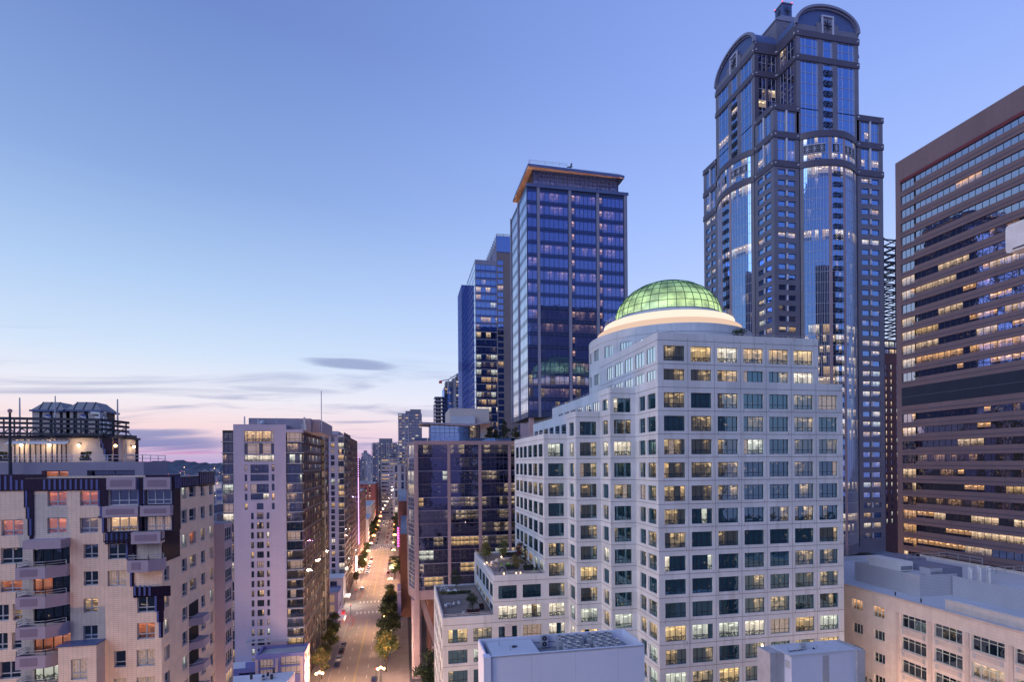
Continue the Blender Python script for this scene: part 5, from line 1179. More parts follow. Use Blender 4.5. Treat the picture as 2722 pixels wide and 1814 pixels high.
b.facade((p1.x, yf), (p1.x, 168.2), GZ, zt, [(1.2, 3.6, zt - 3.2, zt - 1.2, None), (4.8, 7.4, zt - 3.2, zt - 1.2, None), (1.2, 3.6, zt - 6.8, zt - 4.8, None), (4.8, 7.4, zt - 6.8, zt - 4.8, None)], paint('pinkish_wall', (.42, .30, .36), .8, .08), dict(fx=[.5], fz=[], frame=dk, pick=whole(blind)), .3)
wallface(b.wall, (p0.x, 168), (p0.x, yf), GZ, zt, [], VW)
flatroof(b.roof, b.wall, p0.x, p1.x, yf, 168, zt, .5, .8, M['roof_mid'], VW)
TR_ = b.part('pink_pier')
for c in (660, 945, 1300): x = xx(c5(c)); TR_.box(x - .45, x + .3, yf - .12, yf - .004, GZ, zz(d5(590)), M['pink_pier'])
p2 = onY(598, 1771, yf); LW = b.part('low_wing'); zl = zz(1771); LW.box(p2.x - 2, p0.x - .01, yf + .2, 167.9, GZ, zl - .8, M['roof_white']); LW.box(p2.x - 2, p0.x - .01, yf, yf + .19, GZ, zl, VW); LW.box(onY(651, 1760, 162).x, p0.x - .02, 162.4, 163.2, zl - .8, zl + .6, VW)
for c in (225, 400): x = xx(c5(c)); LW.box(x, x + 3.2 * (c > 300) + 1.4, yf - .05, yf - .005, zz(d5(822)), zz(d5(765)), G['res_dark'])
b.finish(40)
b = Bld('flat_roofed_building', 'low flat-roofed building with pipes and vents at the bottom edge', 'building', (-33, 138, GZ))
q1 = onZ(784, 1786, -53.5); q0 = onZ(560, 1800, -53.5); q2 = onZ(760, 1814, -53.5)
b.wall.prism([(q0.x - 4, 128), (q1.x - 2, 128), (q1.x, q1.y), (q0.x - 4, q1.y)], GZ, -53.5, VW, M['roof_white'], top=False); b.roof.prism([(q0.x - 4, 128), (q1.x - 2, 128), (q1.x, q1.y), (q0.x - 4, q1.y)], -53.9, -53.6, M['roof_white'])
EQ = b.part('roof_vent')
for (px, py) in ((700, 1808), (712, 1801), (722, 1806), (668, 1806), (728, 1790)): q = onZ(px, py, -53.5); EQ.cyl((q.x, q.y, -53.6), (q.x, q.y, -52.4), .35, .35, 8, M['dark_metal'])
EQ.bar((onZ(690, 1812, -53.4).x, onZ(690, 1812, -53.4).y, -53), (onZ(735, 1800, -53.4).x, onZ(735, 1800, -53.4).y, -53), .3, .3, M['light_metal'])
b.finish(10)
# shops between the two apartment towers
b = Bld('corner_shop', 'small violet corner building with lit shop front between the apartment towers', 'shop', (-30, 228, GZ))
b.facade((-36, 228), (-25.6, 228), GZ, -51, [(1, 4.4, -55, -52, None), (5.4, 9, -55, -52, None), (1, 4.4, -59, -56, None), (5.4, 9, -59, -56, None)], VW, dict(fx=[.5], fz=[], frame=dk, pick=whole([(G['res_dark'], 1), (G['res_curtain'], 1)])), .2)
b.facade((-25.6, 228), (-25.6, 240), GZ, -51, [(1, 5, -65.5, -62, None), (6, 11, -65.5, -62, None), (1, 5, -59, -56, None), (6, 11, -59, -56, None)], VW, dict(fx=[.5], fz=[], frame=dk, pick=whole([(G['res_warm'], 1)])), .2)
wallface(b.wall, (-36, 240), (-36, 228), GZ, -51, [], VW); wallface(b.wall, (-25.6, 240), (-36, 240), GZ, -51, [], VW); flatroof(b.roof, b.wall, -36, -25.6, 228, 240, -51, .4, .6, M['roof_mid'], VW)
AW = b.part('awning'); AW.box(-25.6, -23.2, 226.2, 233, -61.8, -61.4, M['white_plastic']); AW.box(-23.25, -23.2, 226.2, 233, -62.1, -61.85, M['lamp_small']); b.finish(20)
b = Bld('corner_shop', 'low building with a lit upper window below the second apartment tower', 'shop', (-31, 268, GZ))
b.facade((-38, 262), (-27.2, 262), GZ, -52, [(1, 3.6, -56.5, -53.5, dict(fx=[.25, .5, .75], fz=[.5], frame=dk, pick=whole([(G['res_warm'], 1)]))), (5, 8, -56.5, -53.5, None)], M['band_grey'], dict(fx=[.5], fz=[], frame=dk, pick=whole([(G['res_dark'], 1)])), .2)
b.facade((-27.2, 262), (-27.2, 273), GZ, -52, [(1, 10, -65.6, -61.6, None)], M['band_grey'], dict(fx=[.3, .6], fz=[.7], frame=dk, pick=whole([(G['res_warm'], 1)])), .2)
b.roof.face([(-38, 262, -52.1), (-27.2, 262, -52.1), (-27.2, 273, -52.1), (-38, 273, -52.1)], M['roof_white']); AW = b.part('awning'); AW.box(-27.2, -24.8, 263, 271, -61.6, -61.3, M['white_plastic']); AW.box(-24.85, -24.8, 263, 271, -61.7, -61.4, M['lamp_white']); b.finish(20)

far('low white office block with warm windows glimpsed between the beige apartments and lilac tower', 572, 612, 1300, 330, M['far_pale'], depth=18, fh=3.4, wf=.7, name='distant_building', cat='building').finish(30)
far('low grey warehouse glimpsed below the white office block left of the lilac tower', 520, 575, 1368, 260, M['far_grey'], depth=30, fh=3.4, wf=.6, name='distant_building', cat='building').finish(20)
for (x, y, w, d, h, lb) in ((-150, 180, 40, 40, 26, 'broad low waterfront building hidden behind the beige apartments'), (-210, 300, 60, 40, 18, 'long low pier shed near the water on the far left'), (-130, 330, 40, 50, 30, 'mid-rise waterfront block left of the lilac tower'), (-120, 450, 50, 50, 34, 'mid-rise block further along the waterfront'), (-230, 480, 60, 60, 16, 'flat pier building beyond the mid-rise blocks'), (-110, 600, 45, 60, 30, 'pale waterfront block in the distance left of the avenue'), (-330, 420, 70, 50, 12, 'wide low pier shed at the far left')):
    b = side_row(lb, y, y + d, GZ + h, random.choice([M['far_pale'], M['far_grey'], M['peach_tile'], M['brick_brown']]), ww, xw=x + w, dep=w, seed=int(-x), name='waterfront_building', cat='building'); b.finish(10)
# ================================================================== ground, water, hills, streets
g = MB(); g.face([(-3500, -400, GZ - .02), (6000, -400, GZ - .02), (6000, 4200, GZ - .02), (-3500, 4200, GZ - .02)], M['asphalt_far']); tag(g.build('ground'), kind='structure')
def Rx(y): return -15.0 - max(0, y - 420) * .0075      # centre line of the avenue
def strip(mb, a, b_, y0, y1, z, m, n=12):
    for i in range(n):
        ya = y0 + (y1 - y0) * i / n; yb = y0 + (y1 - y0) * (i + 1) / n
        mb.face([(Rx(ya) + a, ya, z), (Rx(ya) + b_, ya, z), (Rx(yb) + b_, yb, z), (Rx(yb) + a, yb, z)], m)
r = MB(); strip(r, -7.6, 7.2, 60, 1250, GZ + .004, M['asphalt'])
CROSS = [(238, 284), (440, 462), (620, 642), (800, 822), (980, 1002)]
for (ya, yb) in CROSS:
    ya2, yb2 = ya + 8 if ya == 238 else ya + 4, yb - 8 if ya == 238 else yb - 4
    r.face([(-160, ya2, GZ), (-22.6, ya2, GZ), (-22.6, yb2, GZ), (-160, yb2, GZ)], M['asphalt']); r.face([(-7.8, ya2, GZ), (200, ya2, GZ), (200, yb2, GZ), (-7.8, yb2, GZ)], M['asphalt'])
tag(r.build('road'), kind='structure')
cr_ = MB(); cr_.face([(2, 142, GZ + .004), (220, 142, GZ + .004), (220, 166, GZ + .004), (2, 166, GZ + .004)], M['asphalt']); cr_.face([(83.5, 40, GZ + .004), (91, 40, GZ + .004), (91, 142, GZ + .004), (83.5, 142, GZ + .004)], M['asphalt']); tag(cr_.build('side_street'), kind='structure')
pv = MB(); blocks = [60, 246, 276, 444, 458, 624, 638, 804, 818, 984, 998, 1240]
for i in range(0, len(blocks), 2):
    ya, yb = blocks[i], blocks[i + 1]
    for s in (-1, 1):
        n = 6
        for k in range(n):
            y0 = ya + (yb - ya) * k / n; y1 = ya + (yb - ya) * (k + 1) / n; e0 = Rx(y0) + (-7.6 if s < 0 else 7.2); e1 = Rx(y1) + (-7.6 if s < 0 else 7.2)
            o = -8 if s < 0 else 9.5
            top = [(e0, y0, GZ + .15), (e1, y1, GZ + .15), (e1 + o, y1, GZ + .15), (e0 + o, y0, GZ + .15)]
            if s < 0: top = top[::-1]
            pv.face(top, M['pavement'])
            kq = [(e0, y0, GZ), (e1, y1, GZ), (e1, y1, GZ + .15), (e0, y0, GZ + .15)]; pv.face(kq, M['kerb']); w = .25 * s
            red = s < 0 and (y0 > 230 and y1 < 300)
            pv.face([(e0, y0, GZ + .155), (e1, y1, GZ + .155), (e1 + w, y1, GZ + .155), (e0 + w, y0, GZ + .155)], M['kerb'])
# kerb bulges at the near crossing on the left
for (ya, yb) in ((226, 246), (276, 300), (428, 444)):
    P_ = [(-22.7, ya), (-20.6, ya + 5), (-20.6, yb - 3), (-22.7, yb)]
    pv.face([(x, y, GZ + .152) for x, y in P_], M['pavement'])
    for p, q in zip(P_, P_[1:]): pv.bar((p[0], p[1], GZ + .08), (q[0], q[1], GZ + .08), .22, .16, M['kerb_red'])
tag(pv.build('pavement'), kind='structure')
mk = MB()
def dash(x, w, y0, y1, L1_, gap, m):
    y = y0
    while y < y1: mk.face([(Rx(y) + x - w, y, GZ + .009), (Rx(y) + x + w, y, GZ + .009), (Rx(y + L1_) + x + w, y + L1_, GZ + .009), (Rx(y + L1_) + x - w, y + L1_, GZ + .009)], m); y += L1_ + gap
for (ya, yb) in ((120, 240), (282, 434), (462, 620), (644, 800), (824, 980), (1004, 1220)):
    dash(-3.0, .08, ya, yb - 3, 3, 6, M['paint_white']); dash(3.55, .08, ya, yb - 3, 3, 6, M['paint_white']); dash(-5.3, .05, ya, yb - 3, 3, 9, M['paint_white'])
    for s in (-.16, .16): mk.face([(Rx(ya) + s - .07, ya, GZ + .009), (Rx(ya) + s + .07, ya, GZ + .009), (Rx(yb) + s + .07, yb, GZ + .009), (Rx(yb) + s - .07, yb, GZ + .009)], M['paint_yellow'])
for (yc, l_) in ((250.0, 3.6), (269.0, 3.8), (436, 4), (458, 4), (622, 4), (642, 4)):
    x = -20.6
    while x < -8.6: mk.face([(x, yc, GZ + .012), (x + .55, yc, GZ + .012), (x + .55, yc + l_, GZ + .012), (x, yc + l_, GZ + .012)], M['paint_white']); x += 1.7
for (a, c) in (((-21.6, 247.5), (-18.4, 253)), ((-21.4, 256), (-18.6, 259.5)), ((-21.2, 262.5), (-19, 265)), ((-21.6, 270.6), (-18.6, 268.2)), ((-20.6, 310), (-18.9, 308))):
    mk.bar((a[0], a[1], GZ + .01), (c[0], c[1], GZ + .01), .16, .006, M['paint_white'])
tag(mk.build('road_markings'), kind='structure')
wt = MB(); wt.face([(-6000, 1500, GZ + 1.0), (-420, 1500, GZ + 1.0), (-420, 2440, GZ + 1.0), (-6000, 2440, GZ + 1.0)], G['wm_dark'] if False else paint('water', (.10, .13, .24), .12, .2, .01)); tag(wt.build('water'), kind='structure')
hl = MB(); rnd = random.Random(3)
def ridge(x0, x1, y, zb_, zt_, n, rough, m, d=500):
    hs = []; h = .5
    for i in range(n + 1): h = min(1, max(.1, h + rnd.uniform(-rough, rough))); hs.append(h)
    for i in range(n):
        xa = x0 + (x1 - x0) * i / n; xb = x0 + (x1 - x0) * (i + 1) / n; za = zb_ + (zt_ - zb_) * hs[i]; zb2 = zb_ + (zt_ - zb_) * hs[i + 1]
        hl.face([(xa, y - d, zb_), (xb, y - d, zb_), (xb, y, zb2), (xa, y, za)], m, smooth=True); hl.face([(xb, y, zb2), (xb, y + d, zb_), (xa, y + d, zb_), (xa, y, za)], m, smooth=True)
ridge(-3600, -300, 3600, GZ, 40, 160, .10, M['hill_hazed']); ridge(-2600, 600, 3000, GZ, 20, 180, .08, M['hill_hazed']); ridge(-300, 1500, 3900, GZ, 10, 60, .07, M['hill_hazed'])
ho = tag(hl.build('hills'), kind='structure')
# houses and their lights on the far shore
hs_ = MB(); lt = MB()
for i in range(420):
    y = rnd.uniform(2450, 3100); x = rnd.uniform(-2600, -520); z = GZ + max(0, (y - 2500)) * .075
    s = rnd.uniform(8, 18); hs_.box(x, x + s, y, y + s, GZ, z + rnd.uniform(6, 12), M['far_pale'] if rnd.random() < .6 else M['far_grey'])
for i in range(560):
    y = rnd.uniform(900, 3000); x = rnd.uniform(-.86, -.20) * y; z = GZ + max(2, (y - 2500) * .12) + 9; s = .0005 * y * rnd.uniform(.5, 1.2)
    lt.ball((x, y - 10, z), s, rnd.choice([M['lamp_far'], M['lamp_far'], M['lamp_small'], M['tail_light']]), 5, 3)
tag(hs_.build('far_shore_houses'), kind='stuff', label='distant houses scattered over the dark far shore', cat='houses'); tag(lt.build('far_lights'), kind='stuff', label='tiny warm lights scattered along the far shore', cat='lights')
# ================================================================== beige tiled apartment building, lower left
b = Bld('apartment_building', 'near beige tiled apartment building with dark stepped tile crown and balconies', 'apartment building', (-34, 75, GZ))
YF = 64.3; PTc = M['peach_tile']; DT = M['dark_tile']; FRW = M['light_metal']; FHt = 2.87
X = lambda px: onY(px, 1500, YF).x; Z = lambda px, py: onY(px, py, YF).z
XL = X(-40); XRc = X(428); ZT = Z(250, 1266)
resn = [(G['res_dark'], 5), (G['res_dim'], 3), (G['sunset_glow'], 1), (G['res_curtain'], 1.2)]
sun_ = whole([(G['sunset_glow'], 5), (G['res_dim'], 1)]); drk = whole([(G['res_dark'], 4), (G['res_dim'], 2), (G['sunset_glow'], .8)]); cur = whole([(G['res_curtain'], 2), (G['res_dark'], 1)])
def sp_(n, pick, bw=.10): return dict(fx=[i / n for i in range(1, n)], fz=[.3], frame=FRW, bw=bw, edge=.09, proud=.08, pick=pick)
F5 = lambda x, y: (x / 5.227, 1260 + y / 5.227); F6 = lambda x, y: (x / 3.795, 1540 + y / 3.795)
ws = []
def w5(x0, y0, x1, y1, n, pick): a = F5(x0, y0); c = F5(x1, y1); ws.append((X(a[0]) - XL, X(c[0]) - XL, Z(c[0], c[1]), Z(c[0], a[1]), sp_(n, pick)))
def w6(x0, y0, x1, y1, n, pick): a = F6(x0, y0); c = F6(x1, y1); ws.append((X(a[0]) - XL, X(c[0]) - XL, Z(c[0], c[1]), Z(c[0], a[1]), sp_(n, pick)))
w5(665, 238, 930, 450, 2, sun_); w5(1115, 232, 1370, 445, 2, sun_); w5(660, 610, 925, 828, 2, sun_); w5(1112, 608, 1365, 822, 2, sun_)
w5(20, 635, 325, 858, 2, sun_); w5(10, 1025, 315, 1250, 2, drk); w5(1160, 978, 1365, 1175, 2, drk); w5(1500, 970, 1752, 1188, 2, drk); w5(1160, 1352, 1362, 1552, 2, drk); w5(1492, 1345, 1752, 1560, 2, cur)
w6(2, 12, 222, 130, 2, sun_); w6(-60, 258, 85, 425, 2, drk); w6(125, 250, 218, 418, 1, drk); w6(838, 195, 985, 340, 2, drk); w6(1380, 175, 1560, 335, 2, drk); w6(-60, 545, 72, 715, 2, drk); w6(115, 538, 210, 708, 1, drk); w6(832, 468, 980, 612, 2, drk)
w6(1377, 440, 1557, 605, 2, drk); w6(1147, 725, 1262, 890, 1, cur); w6(1372, 710, 1557, 875, 2, cur); w6(-20, 828, 200, 1005, 2, cur); w6(1143, 1000, 1262, 1160, 1, cur); w6(1370, 985, 1557, 1150, 2, cur)
# top bays on the right: three-light windows
for (x0, x1) in ((1522, 1920),): w5(x0, 218, x1, 435, 3, drk)
for (x0, x1) in ((1530, 1910),): w5(x0, 595, x1, 800, 3, whole([(G['res_warm'], 1), (G['res_dim'], 1)]))
w5(1900, 965, 2330, 1170, 3, drk); w5(1880, 1345, 2280, 1560, 3, drk)
# left balcony doors
BZ = [F5(0, y)[1] for y in (1012, 1410)] + [F6(0, y)[1] for y in (258, 545, 835, 1125)]
for i, yy in enumerate(BZ): ws.append((X(88) - XL, X(186) - XL, Z(130, yy + 52), Z(130, yy + 2), dict(fx=[.22, .5, .75], fz=[], frame=M['mullion_dark'], bw=.08, edge=.05, pick=whole([(G['res_warm'], 1)]) if i == 4 else (whole([(G['sunset_glow'], 1), (G['res_dark'], 1)], pa=.5) if i == 1 else drk))))
ws = [w for w in ws if w[0] > .05]
# remove overlaps by construction: keep list as measured
b.facade((XL, YF), (XRc, YF), GZ, ZT, [w for w in ws if w[1] < XRc - XL - .05], PTc, None, .28)
# dark stepped cladding, thin blocks just proud of the wall (part of the facade)
DC = b.part('dark_cladding'); d_ = .10
def clad(x0, y0, x1, y1, m=DT, o=d_): a = (x0, y0); c = (x1, y1); DC.box(X(a[0]), X(c[0]), YF - o, YF - .002, Z(c[0], c[1]), Z(c[0], a[1]), m, skip='b')
T = F5
def c5(x0, y0, x1, y1, m=DT, o=d_): p = T(x0, y0); q = T(x1, y1); clad(p[0], p[1], q[0], q[1], m, o)
c5(-150, 10, 345, 238); c5(345, 10, 655, 58); c5(345, 58, 1515, 228)
for x in (0, 80, 160, 235, 312): c5(x, 30 if x < 200 else 90, x + 30, 225, M['blue_tile'], .14)
for i in range(11): c5(620 + 73 * i, 80, 648 + 73 * i, 222, M['blue_tile'], .14)
# descending steps: left and right edges of the dark cladding
for (x0, x1, y0, y1) in ((345, 480, 238, 470), (370, 480, 470, 625), (395, 480, 625, 860), (420, 470, 860, 1010)): c5(x0, y0, x1, y1)
for (x0, y0, x1, y1) in ((370, 238, 395, 470), (395, 470, 425, 625), (425, 625, 452, 858)): c5(x0, y0, x1, y1, M['blue_tile'], .14)
for (x0, x1, y0, y1) in ((1375, 1512, 228, 450), (1400, 1492, 450, 600), (1430, 1492, 600, 822)): c5(x0, y0, x1, y1)
for (x0, y0, x1, y1) in ((1375, 230, 1400, 450), (1400, 450, 1428, 600), (1428, 600, 1455, 822)): c5(x0, y0, x1, y1, M['blue_tile'], .14)
c5(1932, 50, 2022, 822); c5(1985, 420, 2010, 822); c5(1372, 590, 1494, 612); c5(1492, 590, 2260, 594); c5(1492, 802, 1890, 822)
for (x0, x1, y0, y1) in ((1932, 1948, 60, 430), (2006, 2022, 60, 430)): c5(x0, y0, x1, y1, M['blue_tile'], .14)
c5(1492, 435, 2250, 440, DT, .09); c5(1862, 968, 1898, 1340); c5(1868, 1180, 2260, 1344, DT, .09); c5(1895, 948, 2250, 962, DT, .09)
c5(1465, 825, 1895, 968)
for i in range(5): c5(1480 + 68 * i, 828, 1508 + 68 * i, 964, M['blue_tile'], .14)
for (x0, x1, y0, y1) in ((1758, 1878, 968, 1188), (1788, 1868, 1188, 1335), (1812, 1862, 1335, 1570)): c5(x0, y0, x1, y1)
for (x0, y0, x1, y1) in ((1758, 970, 1785, 1188), (1786, 1188, 1812, 1335), (1812, 1335, 1838, 1570)): c5(x0, y0, x1, y1, M['blue_tile'], .14)
T = F6
c5(1345, 68, 1720, 172)
for i in range(4): c5(1352 + 50 * i, 70, 1372 + 50 * i, 168, M['blue_tile'], .14)
for (x0, x1, y0, y1) in ((1562, 1655, 172, 325), (1582, 1650, 325, 435), (1602, 1640, 435, 592)): c5(x0, y0, x1, y1)
for (x0, y0, x1, y1) in ((1562, 172, 1582, 325), (1582, 325, 1602, 435), (1602, 435, 1622, 592)): c5(x0, y0, x1, y1, M['blue_tile'], .14)
T = F5
# projecting lilac bays at the top right
LB = b.part('bay_spandrel')
def bay_(x0, y0, x1, y1, o, panel=True):
    p = F5(x0, y0); q = F5(x1, y1); xa, xb, za, zb = X(p[0]), X(q[0]), Z(q[0], q[1]), Z(q[0], p[1]); LB.box(xa, xb, YF - o, YF - .004, za, zb, M['balcony_lilac'])
    if panel:
        LB.box(xa + .35, xb - .35, YF - o - .02, YF - o - .001, za + .3, zb - .3, M['balcony_panel'], skip='b')
bay_(1520, 48, 1922, 216, .5); bay_(2032, 48, 2400, 216, .5); bay_(1495, 440, 1982, 590, 1.0); bay_(2012, 435, 2420, 575, 1.0); bay_(1892, 790, 2292, 950, 1.1)
# upper corner bay, dark clad, running past the corner
UC = b.part('corner_bay'); bw_ = b.wall; b.wall = UC; yb_c = YF - .13; Xc = lambda px: onY(px, 1350, yb_c).x; xa_c, xb_c = Xc(387), Xc(463); zlo = onY(430, 1413, yb_c).z; zhi = ZT + .05
q5 = lambda x, y: onY(x / 5.227, 1260 + y / 5.227, yb_c)
b.facade((xa_c, yb_c), (xb_c, yb_c), zlo, zhi, [(q5(2045, 300).x - xa_c, q5(2385, 300).x - xa_c, q5(2200, 425).z, q5(2200, 222).z, sp_(3, drk)), (q5(2045, 700).x - xa_c, q5(2385, 700).x - xa_c, q5(2200, 790).z, q5(2200, 592).z, sp_(3, whole([(G['res_warm'], 1), (G['res_curtain'], 1)])))], DT, None, .12)
b.wall = bw_; wallface(UC, (xb_c, yb_c), (xb_c, YF + 1.6), zlo, zhi, [], DT); wallface(UC, (xb_c, YF + 1.6), (XRc, YF + 1.6), zlo, zhi, [], DT); UC.face([(xa_c, yb_c, zlo), (xb_c, yb_c, zlo), (xb_c, YF + 1.6, zlo), (xa_c, YF + 1.6, zlo)], DT); UC.face([(xa_c, yb_c, zhi), (xb_c, yb_c, zhi), (xb_c, YF + 1.6, zhi), (xa_c, YF + 1.6, zhi)], M['roof_grey'])
for i in range(4): UC.box(xb_c + .002, xb_c + .05, YF + .1 + .4 * i, YF + .28 + .4 * i, zhi - 1.5, zhi - .15, M['blue_tile'], skip='l')
# balconies
def balcony(x0, x1, yt, yb, o, rail_h=.95, xr_=None):
    p = onY(x0, yt, YF); q = onY(x1, yb, YF); zt_, zb_ = p.z, q.z; xa, xb = p.x, q.x
    bb = b.part('balcony#%d_%d' % (x0, yt)); poly = [(xa, YF - .004), (xa, YF - o), (xb - o * .75, YF - o), (xb, YF - .5), (xb, YF - .004)]
    for i in range(4):
        a, c = poly[i], poly[i + 1]; a3 = Vector((a[0], a[1], 0)); c3 = Vector((c[0], c[1], 0)); u = (c3 - a3).normalized(); n = nrm(u)
        bb.face([(a[0], a[1], zb_), (c[0], c[1], zb_), (c[0], c[1], zt_), (a[0], a[1], zt_)], M['balcony_lilac']); ai = a3 - n * .12; ci = c3 - n * .12
        bb.face([(ci.x, ci.y, zb_ + .2), (ai.x, ai.y, zb_ + .2), (ai.x, ai.y, zt_), (ci.x, ci.y, zt_)], M['balcony_lilac']); bb.face([(a[0], a[1], zt_), (c[0], c[1], zt_), (ci.x, ci.y, zt_), (ai.x, ai.y, zt_)], M['balcony_lilac'])
    bb.face([(x, y, zb_ + .2) for x, y in poly], M['slab_grey']); bb.face([(x, y, zb_) for x, y in poly][::-1], M['slab_grey'])
    bb.box(xa + .4, xb - o * .75 - .7, YF - o - .02, YF - o - .001, zb_ + .28, zt_ - .22, M['balcony_panel'], skip='b')
    rl = b.part('balcony_railing#%d_%d' % (x0, yt)); rail(rl, [(xa + .06, YF - .1), (xa + .06, YF - o + .06), (xb - o * .75, YF - o + .06), (xb - .06, YF - .5)], zt_, .5, 2, sp_=2.4, w=.055)
for i, yy in enumerate(BZ): balcony(71, 186, yy + 50, yy + 76, 1.7) if i < 6 else None
# canopy over the topmost left balcony
cp_ = b.part('canopy'); p = onY(90, F5(0, 905)[1], YF); q = onY(188, F5(0, 1008)[1], YF); cp_.box(p.x, q.x, YF - 1.7, YF - .004, q.z, p.z, M['balcony_lilac'])
balcony(356, 442, F5(0, 1180)[1], F5(0, 1325)[1], 1.5)
rl = b.part('balcony_railing#top'); p = onY(288, 1413, YF); rail(rl, [(p.x, YF - .9), (XRc + .4, YF - .9)], p.z - .9, .9, 3, mat=M['dark_metal'], sp_=.8, w=.05)
rl.box(p.x, XRc + .4, YF - 1.0, YF - .01, p.z - 1.05, p.z - .9, DT)
# projecting lower block in front
XB0, XB1 = X(178), X(277); zb_ = Z(277, 1703); lb = b.part('lower_bay'); bw_ = b.wall; b.wall = lb
b.facade((XB0, YF - 1.6), (XB1, YF - 1.6), GZ, zb_, [((XB1 - XB0) * .33, (XB1 - XB0) * .76, zb_ - 1.9 - 2.87 * k - 1.5, zb_ - 1.3 - 2.87 * k) for k in range(0, 4)], PTc, sp_(2, cur), .2)
wallface(lb, (XB1, YF - 1.6), (XB1, YF), GZ, zb_, [], PTc); lb.box(XB0 - .1, XB1 + .1, YF - 1.7, YF - .004, zb_, zb_ + .15, M['steel_blue']); b.wall = bw_
# corner and side wall along the avenue
XS = XRc; Y1_ = 81.0; sy = lambda px: onX(px, 1450, XS).y; zs = lambda px, py: onX(px, py, XS).z
ws = []
K6 = lambda x, y: (430 + x / 4.9, 1180 + y / 4.9)
F1 = lambda x, y: (x / 1.9742, 1020 + y / 1.9742)
rowz = [zs(495, 1292) - FHt * i for i in range(14)]
for i, z in enumerate(rowz):
    for (pa_, pb_, n) in ((435, 449, 2), (483, 497, 2), (534, 545, 2), (557, 566, 2)):
        if pa_ < 440 and i < 3: continue
        y0_, y1__ = sy(pa_), sy(pb_); ws.append((y0_ - YF, y1__ - YF, z - 1.55, z, sp_(n, whole([(G['res_dark'], 4), (G['res_curtain'], 2), (G['res_warm'], 1)]), .08)))
    if i < 5: ws.append((sy(504) - YF, sy(521) - YF, z - 1.5, z, sp_(1, drk)))
ws = [w for w in ws]
b.facade((XS, YF), (XS, Y1_), GZ, ZT - .3, ws, PTc, None, .28)
for (y0_, y1__, za, zb2) in ((sy(430), sy(478), zs(450, 1298), ZT - .3), (sy(430), sy(476), rowz[3] + .6, rowz[1] + .2), (sy(478), sy(527), zs(500, 1296), ZT - .3), (sy(529), sy(571), zs(550, 1292), ZT + .2)):
    DC.box(XS + .002, XS + .10, y0_, y1__, za, zb2, DT, skip='l')
    n = max(1, int((y1__ - y0_) / .6))
    for k in range(n): y = y0_ + (y1__ - y0_) * (k + .3) / n; DC.box(XS + .1, XS + .14, y, y + .16, max(za + .15, zb2 - 1.5), zb2 - .2, M['blue_tile'], skip='l')
# solid balcony fronts on the side; flat black sheets stand in for the shaded recesses
SBL = b.part('side_balcony')
for i in range(5, 14):
    z = rowz[i] - 1.9; y0_, y1__ = sy(500), sy(526); 
    SBL.prism([(XS + .004, y0_), (XS + 1.3, y0_ + 1.0), (XS + 1.3, y1__), (XS + .004, y1__)], z - .75, z + .15, M['balcony_lilac']); DC.box(XS + .002, XS + .04, y0_ + .1, y1__ - .1, z + .15, z + 1.9, G['void'], skip='l')
    SBL.bar((XS + 1.25, y0_ + 1.0, z + .45), (XS + 1.25, y1__, z + .45), .05, .05, M['light_metal']); SBL.bar((XS + .05, y0_, z + .45), (XS + 1.25, y0_ + 1.0, z + .45), .05, .05, M['light_metal']); SBL.bar((XS + 1.25, y0_ + 1.0, z + .7), (XS + 1.25, y1__, z + .7), .05, .05, M['light_metal'])
# rear bay column further along the side
RB_ = b.part('rear_bay'); bw_ = b.wall; b.wall = RB_
yb0, yb1 = Y1_, 84.5
ws = [(.3, 3.2, z - 2.4, z - .5, sp_(3, whole([(G['res_dark'], 2), (G['res_warm'], 2)]), .07)) for z in rowz[2:]]
zt2 = zs(580, 1390); ws = [w for w in ws if w[3] < zt2]
b.facade((XS, yb0), (XS + 1.3, yb0), GZ, zt2, [], M['balcony_lilac'], None); b.facade((XS + 1.3, yb0), (XS + 1.3, yb1), GZ, zt2, ws, M['balcony_lilac'], None, .15); b.wall = bw_
RB_.face([(XS - 8, yb0, zt2), (XS + 1.3, yb0, zt2), (XS + 1.3, yb1, zt2), (XS - 8, yb1, zt2)], M['roof_grey'])
wallface(b.wall, (XS, Y1_), (XL, Y1_), GZ, ZT - .3, [], PTc); wallface(b.wall, (XL, Y1_), (XL, YF), GZ, ZT, [], PTc); wallface(RB_, (XS + 1.3, yb1), (XS - 8, yb1), GZ, zt2, [], PTc)
b.roof.face([(XL, YF, ZT - .35), (XS, YF, ZT - .35), (XS, Y1_, ZT - .35), (XL, Y1_, ZT - .35)], M['roof_grey'])
# set-back storeys
SB_ = b.part('set_back_storey'); ys = 67.5; qa = onY(382, 1228, ys); q0 = onY(0, 1226, ys); yb2 = onX(447, 1228, qa.x).y
zr = ZT - .4; bw_ = b.wall; b.wall = SB_
xx = lambda px: onY(px, 1240, ys).x
P0x = xx(-60)
gp = sp_(2, drk); gp['frame'] = M['fin_grey']; gp['fz'] = []
b.facade((P0x, ys), (qa.x, ys), zr, qa.z, [(xx(110) - P0x, xx(181) - P0x, zr + .1, onY(150, 1252, ys).z, gp), (xx(231) - P0x, xx(358) - P0x, zr + .1, onY(300, 1251, ys).z, gp)], M['band_grey'], None, .8); b.wall = bw_
SB_.face([(qa.x, ys, zr), (qa.x, yb2, zr), (qa.x, yb2, qa.z), (qa.x, ys, qa.z)], M['band_grey']); SB_.face([(qa.x, yb2, zr), (P0x, yb2, zr), (P0x, yb2, qa.z), (qa.x, yb2, qa.z)], M['band_grey']); SB_.face([(P0x, ys, qa.z), (qa.x, ys, qa.z), (qa.x, yb2, qa.z), (P0x, yb2, qa.z)], M['slab_grey'])
TS = b.part('top_storey'); yt = 70.0; tz = onY(200, 1165, yt).z; xt = lambda px: onY(px, 1200, yt).x
